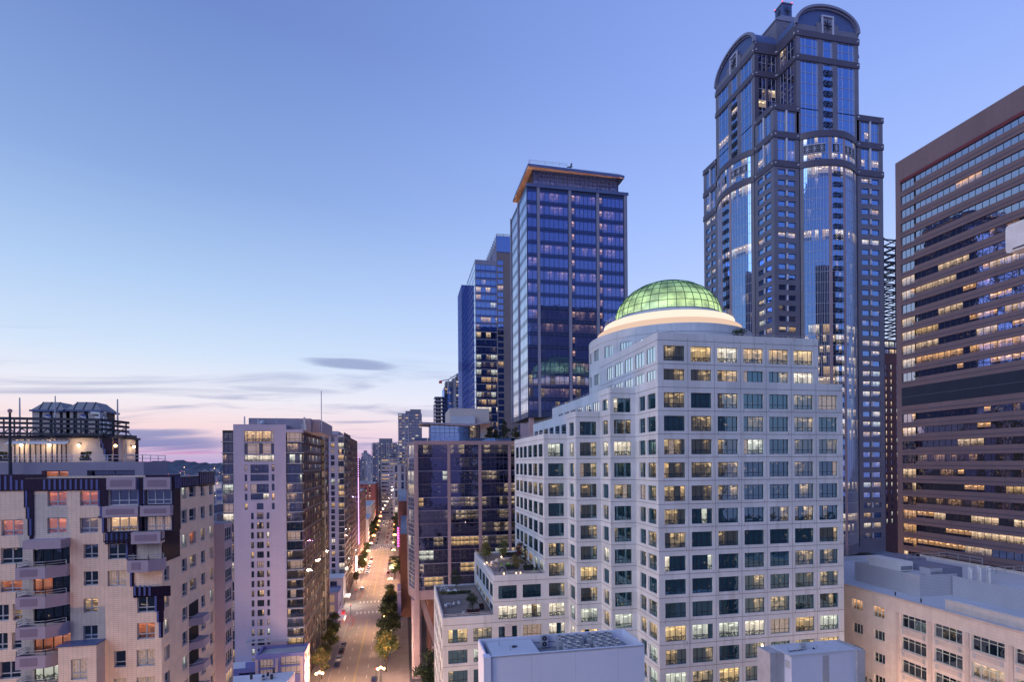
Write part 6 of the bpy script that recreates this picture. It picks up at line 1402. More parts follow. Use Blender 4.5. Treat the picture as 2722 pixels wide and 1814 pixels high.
ye_ = onX(366, 1175, xt(300)).y; xc_ = xt(300); TS.box(xt(-60), xc_, yt, ye_, qa.z, tz, M['stucco_warm']); TS.box(xt(-60) - .2, xc_ + .25, yt - .35, ye_ + .2, tz, tz + .25, M['dark_metal']); TS.box(xc_ + .002, xc_ + .12, yt + .1, yt + 1.0, qa.z, tz, DT); TS.box(xc_ + .002, xc_ + .1, ye_ - .6, ye_, qa.z, tz, DT); TS.box(xc_ + .002, xc_ + .3, yt + 2.2, yt + 2.5, qa.z, tz, M['stucco_warm'])
zz_ = lambda py: onY(300, py, yt).z
for (a, c, y0_, y1__, m, o) in ((268, 300, 1167, 1191, DT, .12), (276, 300, 1191, 1208, DT, .12), (282, 297, 1208, 1225, DT, .12), (268, 273, 1168, 1180, M['blue_tile'], .16), (273, 277, 1180, 1194, M['blue_tile'], .16), (278, 282, 1194, 1212, M['blue_tile'], .16), (283, 287, 1212, 1225, M['blue_tile'], .16)): TS.box(xt(a), xt(c), yt - o, yt - .003, zz_(y1__), zz_(y0_), m)
GZG = b.part('glazed_doors')
for (a, c) in ((28, 79), (82, 137), (140, 190)):
    n = 4
    for i in range(n): x0_ = xt(a + (c - a) * i / n); x1_ = xt(a + (c - a) * (i + 1) / n); GZG.box(x0_ + .04, x1_ - .04, yt - .06, yt - .003, qa.z, zz_(1183), M['stucco_warm']); GZG.bar((x0_, yt - .1, qa.z), (x0_, yt - .1, zz_(1170)), .08, .08, M['dark_metal'])
    GZG.face([(xt(a), yt - .1, zz_(1172)), (xt(a), yt - 1.0, zz_(1182)), (xt(c), yt - 1.0, zz_(1182)), (xt(c), yt - .1, zz_(1172))], M['white_plastic'])
RG = b.part('roof_railing'); rail(RG, [(P0x, ys + .2), (qa.x - .2, ys + .2), (qa.x - .2, yb2 - .3)], qa.z, .75, 2, mat=M['mullion_pale'], sp_=1.7, w=.06)
TRS = b.part('roof_trellis'); yv = 69.3
for (py, w_) in ((1112, .28), (1124, .26), (1136, .24), (1152, .26)):
    p = onY(-40, py, yv); q = onY(270 if py < 1150 else 275, py + 5, yv); TRS.bar((p.x, yv, p.z), (q.x, yv, q.z), .3, w_, M['dark_metal'])
    p2 = onX(q.x and 341 if py < 1150 else 360, py + 12, 0) if False else None
    e = onY(341 if py < 1150 else 361, py + 13 if py < 1150 else py + 10, yv + 4); TRS.bar((q.x, yv, q.z), (e.x, yv + 4, e.z), .3, w_, M['dark_metal'])
for px in (10, 38, 72, 145, 215, 262, 300, 335):
    yy = yv if px < 272 else yv + 2 + (px - 300) * .03; p = onY(px, 1112 + (4 if px < 272 else 10), yy); TRS.bar((p.x, yy, tz), (p.x, yy, p.z), .12, .12, M['dark_metal'])
for px in range(0, 340, 34): p = onY(px, 1140, yv + 1); TRS.bar((p.x, yv + 1, tz + .2), (p.x + .9, yv + 1, p.z), .08, .08, M['dark_metal']); TRS.bar((p.x + 1.8, yv + 1, tz + .2), (p.x + .9, yv + 1, p.z), .08, .08, M['dark_metal'])
b.finish(100, framechild=True)
# wall lamps on the top storey: fixtures with their own light
def lamp_pt(loc, e, col=(1, .68, .36), r=.15, name='lamp_light', parent=None):
    l = bpy.data.lights.new(name, 'POINT'); l.energy = e; l.color = col; l.shadow_soft_size = r; o = bpy.data.objects.new(name, l); COL.objects.link(o)
    o.location = loc; return o
for i, (px, py) in enumerate(((56, 1184), (131, 1184), (209, 1185), (307, 1186), (356, 1189))):
    q = onY(px, py, yt - .35)
    if i > 2: q = onX(px, py, xc_ + .35)
    L_ = thing('wall_lamp', (q.x, q.y, q.z), 'lit wall lamp on the top storey, number %s from the left along the terrace' % ['one', 'two', 'three', 'four', 'five'][i], 'wall lamp', 'lamps on the terrace wall')
    L_['label'] = ['leftmost lit wall lamp under the glass awning of the roof terrace', 'lit wall lamp between the awnings over the terrace doors', 'lit wall lamp on the plain wall right of the terrace doors', 'lit wall lamp just right of the dark stepped tiles on the top storey', 'rightmost lit wall lamp at the outer end of the top storey'][i]
    mb = MB(); mb.ball((q.x, q.y, q.z), .16, M['lamp'], 8, 5); mb.build('lamp_shade', L_); mb = MB()
    if i < 3: mb.box(q.x - .1, q.x + .1, yt - .2, yt - .004, q.z + .1, q.z + .25, M['dark_metal'])
    else: mb.box(xc_ + .004, xc_ + .25, q.y - .1, q.y + .1, q.z + .1, q.z + .25, M['dark_metal'])
    mb.build('bracket', L_)
    lamp_pt((q.x, q.y - .45, q.z - .1) if i < 3 else (q.x + .45, q.y, q.z - .1), 60)
# cooling towers
for i, (a, c, lb_) in enumerate(((88, 172, 'left grey rooftop cooling unit with a domed hood'), (172, 257, 'right grey rooftop cooling unit with a domed hood'))):
    y0_ = 73.0; p = onY(a - (6 if i == 0 else 0), 1092, y0_); q = onY(c + (12 if i else 0), 1092, y0_); T_ = thing('cooling_tower', ((p.x + q.x) / 2, y0_ + 2, tz), lb_, 'cooling tower', 'cooling units on the roof')
    zt_ = p.z; mb = MB(); mb.box(p.x + .01, q.x - .01, y0_, y0_ + 4, tz + 3.3, zt_, M['tower_grey']); mb.box(p.x + .3, q.x - .3, y0_ + .2, y0_ + 3.8, tz + .2, tz + 3.3, M['dark_metal'])
    for k in range(4): x = p.x + (q.x - p.x) * (k + .1) / 3.3; mb.box(x, x + .7, y0_ + .05, y0_ + .2, tz + .2, tz + 3.3, M['stucco_warm'])
    mb.build('body', T_)
    pz = onY(a, 1067, y0_).z; mb = MB(); xa, xb = p.x - .05, q.x + .05; ins = 1.0; lo = [(xa, y0_ - .1), (xb, y0_ - .1), (xb, y0_ + 4.1), (xa, y0_ + 4.1)]; hi = [(xa + ins, y0_ + .8), (xb - ins, y0_ + .8), (xb - ins, y0_ + 3.2), (xa + ins, y0_ + 3.2)]
    for k in range(4): j = (k + 1) % 4; mb.face([lo[k] + (zt_,), lo[j] + (zt_,), hi[j] + (pz,), hi[k] + (pz,)], M['tower_grey'])
    mb.face([v + (pz,) for v in hi], M['tower_grey']); mb.box(xa - .05, xb + .05, y0_ - .15, y0_ + 4.15, zt_ - .1, zt_ + .1, M['steel_blue'])
    for k in range(3): x = xa + (xb - xa) * (k + 1) / 4; mb.bar((x, y0_ - .12, zt_), (x, y0_ + .8, pz), .08, .08, M['dark_metal'])
    mb.build('hood', T_)
    mb = MB(); cx_ = xa + (xb - xa) * .5; mb.cyl((cx_, y0_ - .02, zt_ - .75), (cx_, y0_ - .05, zt_ - .75), .38, .38, 14, M['blue_tile']); mb.bar((cx_ - .3, y0_ - .07, zt_ - .68), (cx_ + .3, y0_ - .07, zt_ - .85), .02, .12, M['white_plastic']); mb.build('emblem', T_)
mb = MB(); y0_ = 72.5; p = onY(268, 1100, y0_)
for k in range(3): mb.cyl((p.x + .45 * k, y0_, tz), (p.x + .45 * k, y0_, p.z - .5 * k), .22, .22, 8, M['light_metal']); mb.bar((p.x + .45 * k, y0_, p.z - .5 * k), (p.x + .45 * k - 1.2, y0_ + .5, p.z - .5 * k + .1), .3, .3, M['light_metal'])
tag(mb.build('roof_pipes'), 'bundle of pale bent pipes at the right end of the cooling units', 'pipes')
for (px, p0, p1, Yp, w_, nm, lb_, ct) in ((27.5, 1093, 1262, 66.5, .17, 'flagpole', 'bare flagpole with a ball finial in front of the terrace', 'flagpole'), (53, 1058, 1165, 71, .1, 'antenna_mast', 'thin whip antenna at the left end of the roof', 'antenna'), (147.5, 1053, 1165, 72.2, .09, 'antenna_mast', 'thin whip antenna rising over the left cooling unit', 'antenna'), (313, 1062, 1165, 72, .12, 'antenna_mast', 'thin antenna with a coil near its foot, right of the cooling units', 'antenna')):
    p = onY(px, p0, Yp); q = onY(px, p1, Yp); mb = MB(); mb.cyl((q.x, Yp, q.z), (q.x, Yp, p.z), w_, w_ * .6, 8, M['dark_metal'] if ct == 'flagpole' else M['light_metal'])
    if ct == 'flagpole': mb.ball((q.x, Yp, p.z), .22, M['fin_pink'], 8, 5)
    if px == 313:
        for k in range(3): mb.cyl((q.x, Yp, p.z - 2.6 - k * .25), (q.x, Yp, p.z - 2.7 - k * .25), .3, .3, 8, M['dark_metal'])
    tag(mb.build(nm), lb_, ct)
# ================================================================== cream brick commercial building, lower right
b = Bld('brick_building', 'cream brick commercial building with tall grouped windows at the lower right', 'building', (110, 85, GZ))
XW = 92.6; YN, YS = 128.0, 40.0; RZ = -26.3; CB = M['cream_brick']; CS = M['cream_stone']
sy = lambda px: onX(px, 1640, XW).y; zz = lambda px, py: onX(px, py, XW).z
C6 = lambda x, y: (2200 + x / 3.787, 1400 + y / 3.787)
ws = []; pm = paint('pale_green_frame', (.50, .56, .52), .6, .05)
def wr(x0, x1, yt, yb, n, pick, fz=()):
    a = C6(x0, yt); c = C6(x1, yb); p = sy(a[0]); q = sy(c[0]); ws.append((YN - p, YN - q, zz(a[0], C6(0, yb)[1]), zz(a[0], a[1]), dict(fx=[i / n for i in range(1, n)], fz=list(fz), frame=pm, bw=.09, edge=.08, proud=.08, pick=pick)))
lit = whole([(G['brn_warm'], 1)]); dkk = whole([(G['res_dark'], 5), (G['mid_dim'], 2)])
wr(245, 352, 725, 830, 3, lit, (.5,)); wr(455, 571, 795, 905, 3, lit, (.5,))
for k in range(5): wr(252, 352, 965 + 225 * k, 1062 + 225 * k, 3, dkk); wr(462, 573, 1035 + 225 * k, 1130 + 225 * k, 3, dkk)
for k in range(4):
    for j, (x0, x1, y0, y1) in enumerate(((742, 990, 882, 1010), (1072, 1355, 975, 1110), (1447, 1780, 1090, 1240), (1885, 2260, 1228, 1380))):
        sc = (227, 244, 270, 300)[j]; h = y1 - y0
        if y0 + sc * k > 1900: continue
        wr(x0, x1, y0 + sc * k, y0 + sc * k + h * 1.0, 4, whole([(G['brn_warm'], 1), (G['res_dark'], 1)]) if (j, k) in ((1, 1), (2, 1)) else dkk, (.74,))
for j in range(4):
    for k in range(4): u0 = 45 + 0; 
b.facade((XW, YN), (XW, YS), GZ, RZ, [w for w in ws if w[1] < YN - YS - .1], CB, None, .35)
wallface(b.wall, (XW, YS), (XW + 50, YS), GZ, RZ, [], CB); wallface(b.wall, (XW + 32, YN), (XW, YN), GZ, RZ, [], CB); wallface(b.wall, (XW + 50, YS), (XW + 50, YN), GZ, RZ, [], CB)
PP_ = b.part('spandrel_panel')
for w in ws:
    if w[4]['fz'] == [.74]:
        ya, yb = YN - w[0], YN - w[1]; z = w[2]; PP_.box(XW - .06, XW - .003, yb - .25, ya + .25, z - .22, z - .02, CS, skip='r'); PP_.box(XW - .05, XW - .003, yb + .6, ya - .6, z - 1.25, z - .55, M['cream_stone'], skip='r')
        for yy in (ya - .45, yb + .45): PP_.box(XW - .07, XW - .003, yy - .28, yy + .28, z - 1.3, z - .5, M['concrete'], skip='r')
PI = b.part('pilaster')
for px in (2384, 2470, 2568, 2684): y = sy(px); PI.box(XW - .22, XW - .004, y - .55, y + .1, GZ, RZ - 2.6, CS, skip='r')
PI.box(XW - .16, XW - .004, YS, YN, RZ - .28, RZ + .12, CS)
b.roof.face([(XW, YS, RZ - .7), (XW + 50, YS, RZ - .7), (XW + 50, YN, RZ - .7), (XW, YN, RZ - .7)], M['roof_white'])
PA = b.part('parapet'); PA.box(XW + .004, XW + .8, YS, YN, RZ - .69, RZ + .14, M['roof_white'], skip='l'); PA.box(XW + .8, XW + 40, YN - .7, YN, RZ - .7, RZ + .4, M['roof_white'])
RW2 = b.part('roof_curb'); 
# white louvred screens on the roof, standing on the deck plane
rz = RZ - .7
def onroof(px, py): return onZ(px, py, rz)
a = onroof(*C6(262, 545)); c = onroof(*C6(930, 712)); d = onroof(*C6(1212, 712))
xs = (a.x + c.x) / 2
S1 = b.part('louvred_screen'); h1 = 4.2
yA, yC = a.y, c.y; xD = c.x + 9.0
S1.box(c.x, c.x + .2, yC, yA, rz, rz + h1, M['louver']); S1.box(c.x + .2, xD, yC, yC + .2, rz, rz + h1, M['louver']); S1.box(c.x + .2, xD, yA - .2, yA, rz, rz + h1, M['louver'])
DCT = b.part('roof_duct')
for k in range(5): y = 94 - 5.5 * k; DCT.box(XW + 1.4, XW + 2.2, y - 1.2, y, rz, rz + .5, M['light_metal']); DCT.cyl((XW + 3.4, y - 2.5, rz), (XW + 3.4, y - 2.5, rz + .9), .12, .12, 6, M['dark_metal'])
DCT.bar((XW + 3, 100, rz + .15), (XW + 3, 66, rz + .15), .2, .2, M['light_metal']); DCT.box(XW + 4.4, XW + 5.6, 68, 69.2, rz, rz + .8, M['roof_mid'])
S1.face([(c.x + .2, yC + .2, rz + h1 - 1.0), (xD, yC + .2, rz + h1 - 1.0), (xD, yA - .2, rz + h1 - 1.0), (c.x + .2, yA - .2, rz + h1 - 1.0)], M['roof_white'])
e = onroof(*C6(1207, 770)); S2 = b.part('louvred_screen#2'); S2.box(xD - 1.5, xD - 1.3, 45, yC - .3, rz, rz + 3.9, M['louver']); S2.box(xD - 1.3, xD + 12, 45, yC - 4, rz, rz + 2.8, M['roof_white'])
g2 = onroof(*C6(1215, 850)); S3 = b.part('brick_upstand'); S3.box(XW + 2.2, XW + 2.7, 45, g2.y - .5, rz, rz + 2.2, CB); S3.box(XW + 2.1, XW + 2.8, 45, g2.y - .4, rz + 2.2, rz + 2.35, M['roof_white'])
FRM = b.part('billboard_frame'); 
for k in range(8):
    y = 78 - 4.2 * k; FRM.box(xD + 7, xD + 7.3, y - 3.9, y, rz + 1.3, rz + 5.4, M['roof_mid']); FRM.bar((xD + 6.9, y, rz), (xD + 6.9, y, rz + 5.6), .3, .3, M['dark_metal']); FRM.bar((xD + 6.9, y, rz + 3.4), (xD + 6.9, y - 4, rz + 3.4), .15, .15, M['dark_metal'])
rl = b.part('roof_railing'); rail(rl, [(xD + 3, yA - 2), (xD + 14, yA - 2), (xD + 14, yC + 6)], rz + 4.4, 1.3, 2, sp_=2, w=.09); rail(rl, [(xD + 5, yC - 2), (xD + 16, yC - 2), (xD + 16, yC - 18)], rz + 4.2, 1.3, 2, sp_=2, w=.09)
b.finish(100, framechild=True)
def unit(name, lb, cat, x, y, z, sx, sy_, sz, m, grp=None, fans=0, legs=True):
    T_ = thing(name, (x, y, z), lb, cat, grp); mb = MB(); mb.box(x - sx / 2, x + sx / 2, y - sy_ / 2, y + sy_ / 2, z + .2, z + sz, m); mb.box(x - sx / 2 + .14, x + sx / 2 - .14, y - sy_ / 2 - .015, y - sy_ / 2, z + .4, z + sz * .58, M['roof_grey']); mb.build('cabinet', T_)
    mb = MB()
    for s in (-1, 1): mb.box(x + s * sx * .4 - .06, x + s * sx * .4 + .06, y - sy_ / 2, y + sy_ / 2, z, z + .2, M['light_metal'])
    mb.build('skid', T_)
    if fans:
        mb = MB()
        for i in range(fans): fx = x - sx / 2 + sx * (i + .5) / fans; mb.cyl((fx, y, z + sz), (fx, y, z + sz + .16), sx / fans * .40, sx / fans * .44, 12, M['light_metal'], cap=False); mb.cyl((fx, y, z + sz + .01), (fx, y, z + sz + .05), sx / fans * .36, sx / fans * .36, 12, M['dark_metal']); mb.cyl((fx, y, z + sz + .05), (fx, y, z + sz + .14), .1, .1, 6, M['light_metal'])
        mb.build('fan', T_)
    return T_
zr_ = rz + h1 - 1.0
unit('air_handler', 'long white two-bay air handler standing on the louvred roof enclosure', 'air handler', c.x + 5.2, (yA + yC) / 2 + 4, zr_, 3.2, 8.5, 2.2, M['white_plastic'])
unit('air_handler', 'blue-grey plant cabin behind the louvred screen of the brick building', 'plant cabin', xD + 3.5, (yA + yC) / 2 + 1, rz, 6.5, 9, 4.4, M['fin_grey'])
unit('air_handler', 'dark plant cabin at the back of the brick building roof', 'plant cabin', xD + 7, yA + 4, rz, 8, 7, 4.2, M['fin_grey'])
unit('air_handler', 'small white louvred unit beside the blue-grey plant cabin', 'air handler', xD - 1.8, yC + 4, zr_, 3, 2.4, 1.6, M['louver'])
unit('air_handler', 'pale grey ribbed air unit near the right edge of the photo', 'air handler', xD + 12, 76, rz, 6, 14, 5.2, M['white_plastic'])
mb = MB()
for k in range(9): x = xD + 6 + k * .8; y = yC + 2 + (k % 3) * .9; mb.cyl((x, y, rz), (x, y, rz + 4.2 + (k % 2) * .5), .16, .16, 8, M['white_plastic']); mb.bar((x, y, rz + 4.2), (x + 1.1, y + .4, rz + 4.2), .3, .3, M['white_plastic'])
tag(mb.build('roof_pipes'), 'tangle of white elbowed pipes on the brick building roof', 'pipes')
# ================================================================== white rendered building in the bottom centre
b = Bld('rendered_building', 'plain white rendered building with condenser units on its sunken roof', 'building', (18, 63, GZ))
wx0, wx1, wy0, wy1, wz = 8.9, 27.8, 60.0, 66.2, -21.5; WS = M['white_stucco']
b.facade((wx0, wy0), (wx1, wy0), GZ, wz, [(2.2, 3.3, wz - 4.6, wz - 3.6, dict(fx=[], fz=[], frame=WS, edge=.05, pick=lambda *a: [M['louver']]))], WS, None, .1)
wallface(b.wall, (wx0, wy1), (wx0, wy0), GZ, wz, [], WS); wallface(b.wall, (wx1, wy0), (wx1, wy1), GZ, wz, [], WS); wallface(b.wall, (wx1, wy1), (wx0, wy1), GZ, wz, [], WS)
th = .22
def inner(x0, x1, y0, y1, zf):
    W_ = b.wall; W_.face([(x0 + th, y1 - th, zf), (x1 - th, y1 - th, zf), (x1 - th, y1 - th, wz), (x0 + th, y1 - th, wz)], WS); W_.face([(x1 - th, y0 + th, zf), (x1 - th, y1 - th, zf), (x1 - th, y1 - th, wz), (x1 - th, y0 + th, wz)][::-1], WS); W_.face([(x0 + th, y0 + th, zf), (x0 + th, y1 - th, zf), (x0 + th, y1 - th, wz), (x0 + th, y0 + th, wz)], WS); W_.face([(x0 + th, y0 + th, zf), (x1 - th, y0 + th, zf), (x1 - th, y0 + th, wz), (x0 + th, y0 + th, wz)], WS)
inner(wx0, wx1, wy0, wy1, wz - 1.5)
for q in ((wx0, wx1, wy0, wy0 + th), (wx0, wx1, wy1 - th, wy1), (wx0, wx0 + th, wy0 + th, wy1 - th), (wx1 - th, wx1, wy0 + th, wy1 - th)): b.wall.box(q[0], q[1], q[2], q[3], wz, wz + .06, WS, skip='d')
b.roof.box(wx0 + th, wx1 - th, wy0 + th, wy1 - th, wz - 1.6, wz - 1.45, M['roof_grey'])
b.part('raised_roof').box(wx0 + .9, wx0 + 6.4, wy0 + th + .002, wy1 - .6, wz - 1.44, wz - .18, M['roof_white']); b.part('corner_pier').box(wx0 - .25, wx0 + .55, wy0 - .25, wy0 + .9, GZ, wz + .05, WS)
RP = b.part('roof_pipe')
for (x, y) in ((wx0 + 3.2, 62.2), (wx0 + 2.2, 64)): RP.cyl((x, y, wz - .2), (x, y, wz + .4), .06, .06, 6, M['light_metal'])
for k in range(5): RP.ball((wx0 + 3.7 + .22 * (k % 3), 63.0 + .2 * (k // 2), wz - .12), .12, M['dark_metal'], 6, 4)
RP.bar((wx0 + 6.6, 65.7, wz - .7), (wx0 + 9.5, 65.7, wz - .7), .06, .06, M['dark_metal']); RP.bar((wx0 + 9.6, 61, wz - 1.2), (wx0 + 10.6, 65.5, wz - 1.2), .25, .1, M['dark_metal'])
SM = b.part('wall_seam')
for x in (wx0 + 5.2, wx0 + 10.4, wx0 + 15.6): SM.box(x, x + .02, wy0 - .004, wy0 - .001, GZ, wz - .05, M['roof_mid'])
SM.box(wx0 + .6, wx1, wy0 - .05, wy0 - .001, wz - .12, wz + .02, M['light_metal'])
b.finish(5)
zr_ = wz - 1.45
U = unit('condenser_unit', 'grey rooftop condenser', 'condenser unit', 0, 0, 0, 1.0, .75, 1.35, M['light_metal'], 'condenser units on the white building roof', fans=1)
spots = [(9.9 + i * 1.12 + (.4 if j % 2 else 0) + (.5 if i > 2 else 0), 61.3 + j * 1.35, j, i) for j in range(4) for i in range(6) if not (j == 1 and i == 2)]
ordn = ['first', 'second', 'third', 'fourth', 'fifth', 'sixth']; rown = ['front row', 'second row', 'third row', 'back row']
for n, (x, y, j, i) in enumerate(spots):
    lb = 'grey fan-topped condenser, %s from the left in the %s on the white roof' % (ordn[i], rown[j])
    if n == 0: o = U; o.location = (wx0 + x, y, zr_); o['label'] = lb
    else: o = copy_tree(U, (wx0 + x, y, zr_), lb)
T_ = thing('condenser_unit', (wx0 + 8.1, 65.4, zr_), 'upright twin-fan condenser fixed to the back parapet of the white roof', 'condenser unit'); mb = MB(); x = wx0 + 8.1; mb.box(x - .45, x + .45, 65.2, 65.6, zr_ + .3, zr_ + 1.75, M['light_metal']); mb.build('cabinet', T_)
for zf in (.67, 1.37): mb = MB(); mb.cyl((x, 65.2, zr_ + zf), (x, 65.14, zr_ + zf), .29, .29, 14, M['dark_metal']); mb.ball((x, 65.13, zr_ + zf), .07, M['light_metal'], 6, 4); mb.build('fan', T_)
# ================================================================== concrete box, bottom right
b = Bld('concrete_building', 'small weathered concrete building with a flat white roof', 'building', (60, 72, GZ)); cz = -28.4; CC = M['concrete']
b.wall.prism([(55.4, 70), (66.2, 70), (66.2, 74.5), (55.4, 74.5)], GZ, cz, M['white_stucco'], top=False); b.wall.box(53.0, 55.39, 71.5, 74.5, GZ, cz + .1, CC); b.wall.box(66.21, 67.6, 69.6, 74.5, GZ, cz + .15, CC); b.wall.box(60.6, 61.7, 69.97, 70, GZ, cz - .3, CC, skip='b')
b.roof.box(55.0, 66.4, 69.9, 74.4, cz, cz + .22, M['roof_white']); RP = b.part('roof_pipe')
for (x, y) in ((57, 70.8), (56, 71.5), (63.5, 72.8), (61, 71.6)): RP.cyl((x, y, cz + .2), (x, y, cz + .75), .07, .07, 6, M['light_metal'])
RP.bar((55.8, 71, cz + .35), (58.2, 71.2, cz + .35), .1, .1, M['dark_metal']); RP.ball((60.3, 71.4, cz + .3), .18, M['dark_metal']); LV = b.part('louver'); LV.box(55.36, 55.4, 70.3, 71.3, cz - 2, cz - .9, M['louver'])
b.finish(3)
unit('condenser_unit', 'single upright condenser on the concrete building roof', 'condenser unit', 58.4, 71.4, cz + .22, .95, .4, 1.0, M['light_metal'])
# ================================================================== rounded white sign box on a green post at the right edge
XS_ = 27.0; yb_ = onX(2673, 640, XS_).y; zt_ = onX(2673, 602, XS_).z; zb_ = onX(2673, 676, XS_).z; ya_ = yb_ - 3.4
S_ = thing('sign_box', (XS_ + .4, (ya_ + yb_) / 2, -30), 'blank weathered white box with rounded corners on a green post at the right edge', 'sign')
mb = MB(); r_ = .16; prof = []; WB = paint('white_enamel', (.62, .64, .70), .5, .12, 1.2, streak=.35)
for (cy_, cz_, a0) in ((ya_ + r_, zb_ + r_, 180), (yb_ - r_, zb_ + r_, 270), (yb_ - r_, zt_ - r_, 0), (ya_ + r_, zt_ - r_, 90)):
    for k in range(5): a_ = math.radians(a0 + k * 22.5); prof.append((cy_ + r_ * math.cos(a_), cz_ + r_ * math.sin(a_)))
n = len(prof); mb.face([(XS_, y, z) for y, z in prof], WB); mb.face([(XS_ + .7, y, z) for y, z in prof], WB)
for i in range(n): j = (i + 1) % n; mb.face([(XS_, prof[i][0], prof[i][1]), (XS_ + .7, prof[i][0], prof[i][1]), (XS_ + .7, prof[j][0], prof[j][1]), (XS_, prof[j][0], prof[j][1])], WB)
mb.build('box', S_); mb = MB(); mb.bar((XS_ - .02, yb_ - .3, zb_ + .12), (XS_ - .02, ya_ + .3, zb_ + .12), .02, .05, M['dark_metal']); mb.box(XS_ - .03, XS_ - .002, yb_ - 1.35, yb_ - 1.31, zb_ + .1, zt_ - .1, M['joint']); mb.build('seam', S_)
mb = MB(); mb.cyl((XS_ + .35, yb_ - 1.75, -30), (XS_ + .35, yb_ - 1.75, zb_), .09, .09, 10, paint('green_post', (.25, .5, .45), .6, .05)); mb.build('post', S_)
# ================================================================== trees
LM = {}
for k, c in dict(leaf_dark=(.022, .036, .020), leaf_mid=(.045, .075, .028), leaf_light=(.085, .12, .035), leaf_autumn=(.16, .085, .035), leaf_red=(.12, .02, .04), leaf_yellow=(.22, .17, .05)).items(): LM[k] = paint(k, c, .8, .25, 1.5)
def make_tree(label, H=11., W=8., n=900, leaf=.5, kinds=('leaf_dark', 'leaf_mid', 'leaf_light'), seed=1, cat='tree', name='street_tree', group=None, trunk=.2, base=.28, cone=False):
    r = random.Random(seed); T_ = thing(name, (0, 0, 0), label, cat, group); mb = MB(); mb.cyl((0, 0, 0), (.1, .05, H * .45), H * .018 + .02, H * .011 + .01, 8, M['trunk'], cap=False)
    lumps = []
    for i in range(9):
        a = r.uniform(0, 6.28); z = r.uniform(base + .08, .92) * H; f = (1 - (z / H)) * 1.15 if cone else math.sin(math.pi * min(1, max(0, (z / H - base) / (1 - base))) ** .8)
        rad = W * .5 * max(.12, f) * r.uniform(.25, .75); p = Vector((rad * math.cos(a), rad * math.sin(a), z)); lumps.append((p, W * r.uniform(.16, .26) * (.6 if cone else 1)))
        mb.cyl((0, 0, H * r.uniform(.25, .45)), p, H * .008, H * .003, 5, M['trunk'], cap=False)
    lumps.append((Vector((0, 0, H * .88)), W * .16)); lumps.append((Vector((0, 0, H * .6)), W * .28)); mb.build('trunk', T_); mb = MB()
    for i in range(n):
        c, rad = r.choice(lumps); d = Vector((r.gauss(0, 1), r.gauss(0, 1), r.gauss(0, 1))).normalized(); p = c + Vector((d.x * rad, d.y * rad, d.z * rad * .8)) * (r.random() ** .35) * r.uniform(.8, 1.15)
        if p.z < H * base * .8: continue
        u = Vector((r.gauss(0, 1), r.gauss(0, 1), r.gauss(0, .6))).normalized(); v = d.cross(u)
        if v.length < .1: continue
        v.normalize(); s = leaf * r.uniform(.55, 1.2); m = LM[r.choice(kinds)]
        mb.face([p - u * s, p - v * s * .6, p + u * s, p + v * s * .6], m)
    mb.build('crown', T_); return T_
tr_g = 'street trees along the avenue'
pA = [make_tree('', 12, 9, 2600, .36, ('leaf_dark', 'leaf_dark', 'leaf_mid'), 11, group=tr_g), make_tree('', 10, 8, 2200, .34, ('leaf_dark', 'leaf_mid', 'leaf_autumn'), 12, group=tr_g), make_tree('', 11, 7, 2200, .34, ('leaf_mid', 'leaf_light', 'leaf_dark'), 13, group=tr_g), make_tree('', 8, 5.5, 1500, .3, ('leaf_mid', 'leaf_light', 'leaf_yellow'), 14, group=tr_g)]
used = [False] * 4
def put_tree(k, x, y, rz, label, sc=1.0):
    o = pA[k]
    if used[k]: o = copy_tree(pA[k], (x, y, GZ + .15), label, rz)
    else: used[k] = True; o.location = (x, y, GZ + .15); o.rotation_euler.z = rz; o['label'] = label
    o.scale = (sc, sc, sc * (1 + .1 * math.sin(x * 7 + y)))
seq = ['nearest', 'second', 'third', 'fourth', 'fifth', 'sixth', 'seventh', 'eighth', 'ninth', 'tenth', 'eleventh', 'twelfth', 'thirteenth', 'fourteenth', 'fifteenth', 'sixteenth', 'seventeenth', 'eighteenth', 'nineteenth', 'twentieth']
R_T = [(3, 178, 1.6), (0, 190, 1.1), (0, 203, 1.2), (0, 216, 1.15), (1, 229, 1.1), (3, 243, 1.5), (0, 257, .95), (0, 322, 1.1), (0, 334, 1.0), (3, 348, 1.0), (2, 425, 1.0), (0, 482, 1.2), (1, 500, 1.3), (1, 520, 1.3), (1, 545, 1.3), (0, 570, 1.3), (1, 600, 1.2), (0, 660, 1.3), (0, 720, 1.4), (1, 780, 1.3)]  # the yellow-leaved type puts lamplight into the colour of some crowns
for i, (k, y, s) in enumerate(R_T): put_tree(k, Rx(y) + 10.2 - (.8 if y < 265 else 0), y, i * 1.3, '%s leafy tree counted from the front along the right pavement' % seq[i], s)
L_T = [(1, -24.9, 176, .95, 'brownish street tree nearest the camera beside the left row of parked cars'), (1, -25.0, 186, .9, 'tall rust-tinged tree behind the nearest one on the left pavement'), (3, -25.3, 199, 1.2, 'yellow-green lamplit tree on the left pavement beside the white pickup'), (0, -25.6, 213, .8, 'dark tree under the awning of the violet corner shop'), (1, -25.4, 312, .7, 'thin brownish tree left of the second three-globe lamp'),
       (3, -25, 345, 1.2, 'small bright green tree beside the second apartment tower'), (2, -25, 362, .9, 'green tree past the second apartment tower on the left'), (3, -25.2, 382, 1.2, 'light green tree next to the far parked cars on the left'), (2, -25.2, 404, .9, 'green tree just before the far crossing on the left'), (0, -26, 485, 1.1, 'dark tree just past the far crossing on the left'), (0, -26, 503, 1.2, 'second dark tree past the far crossing on the left'), (1, -26, 525, 1.2, 'third tree past the far crossing on the left'), (1, -26.5, 550, 1.3, 'fourth tree past the far crossing on the left'), (1, -27, 580, 1.2, 'last tree of the group past the far crossing on the left')]
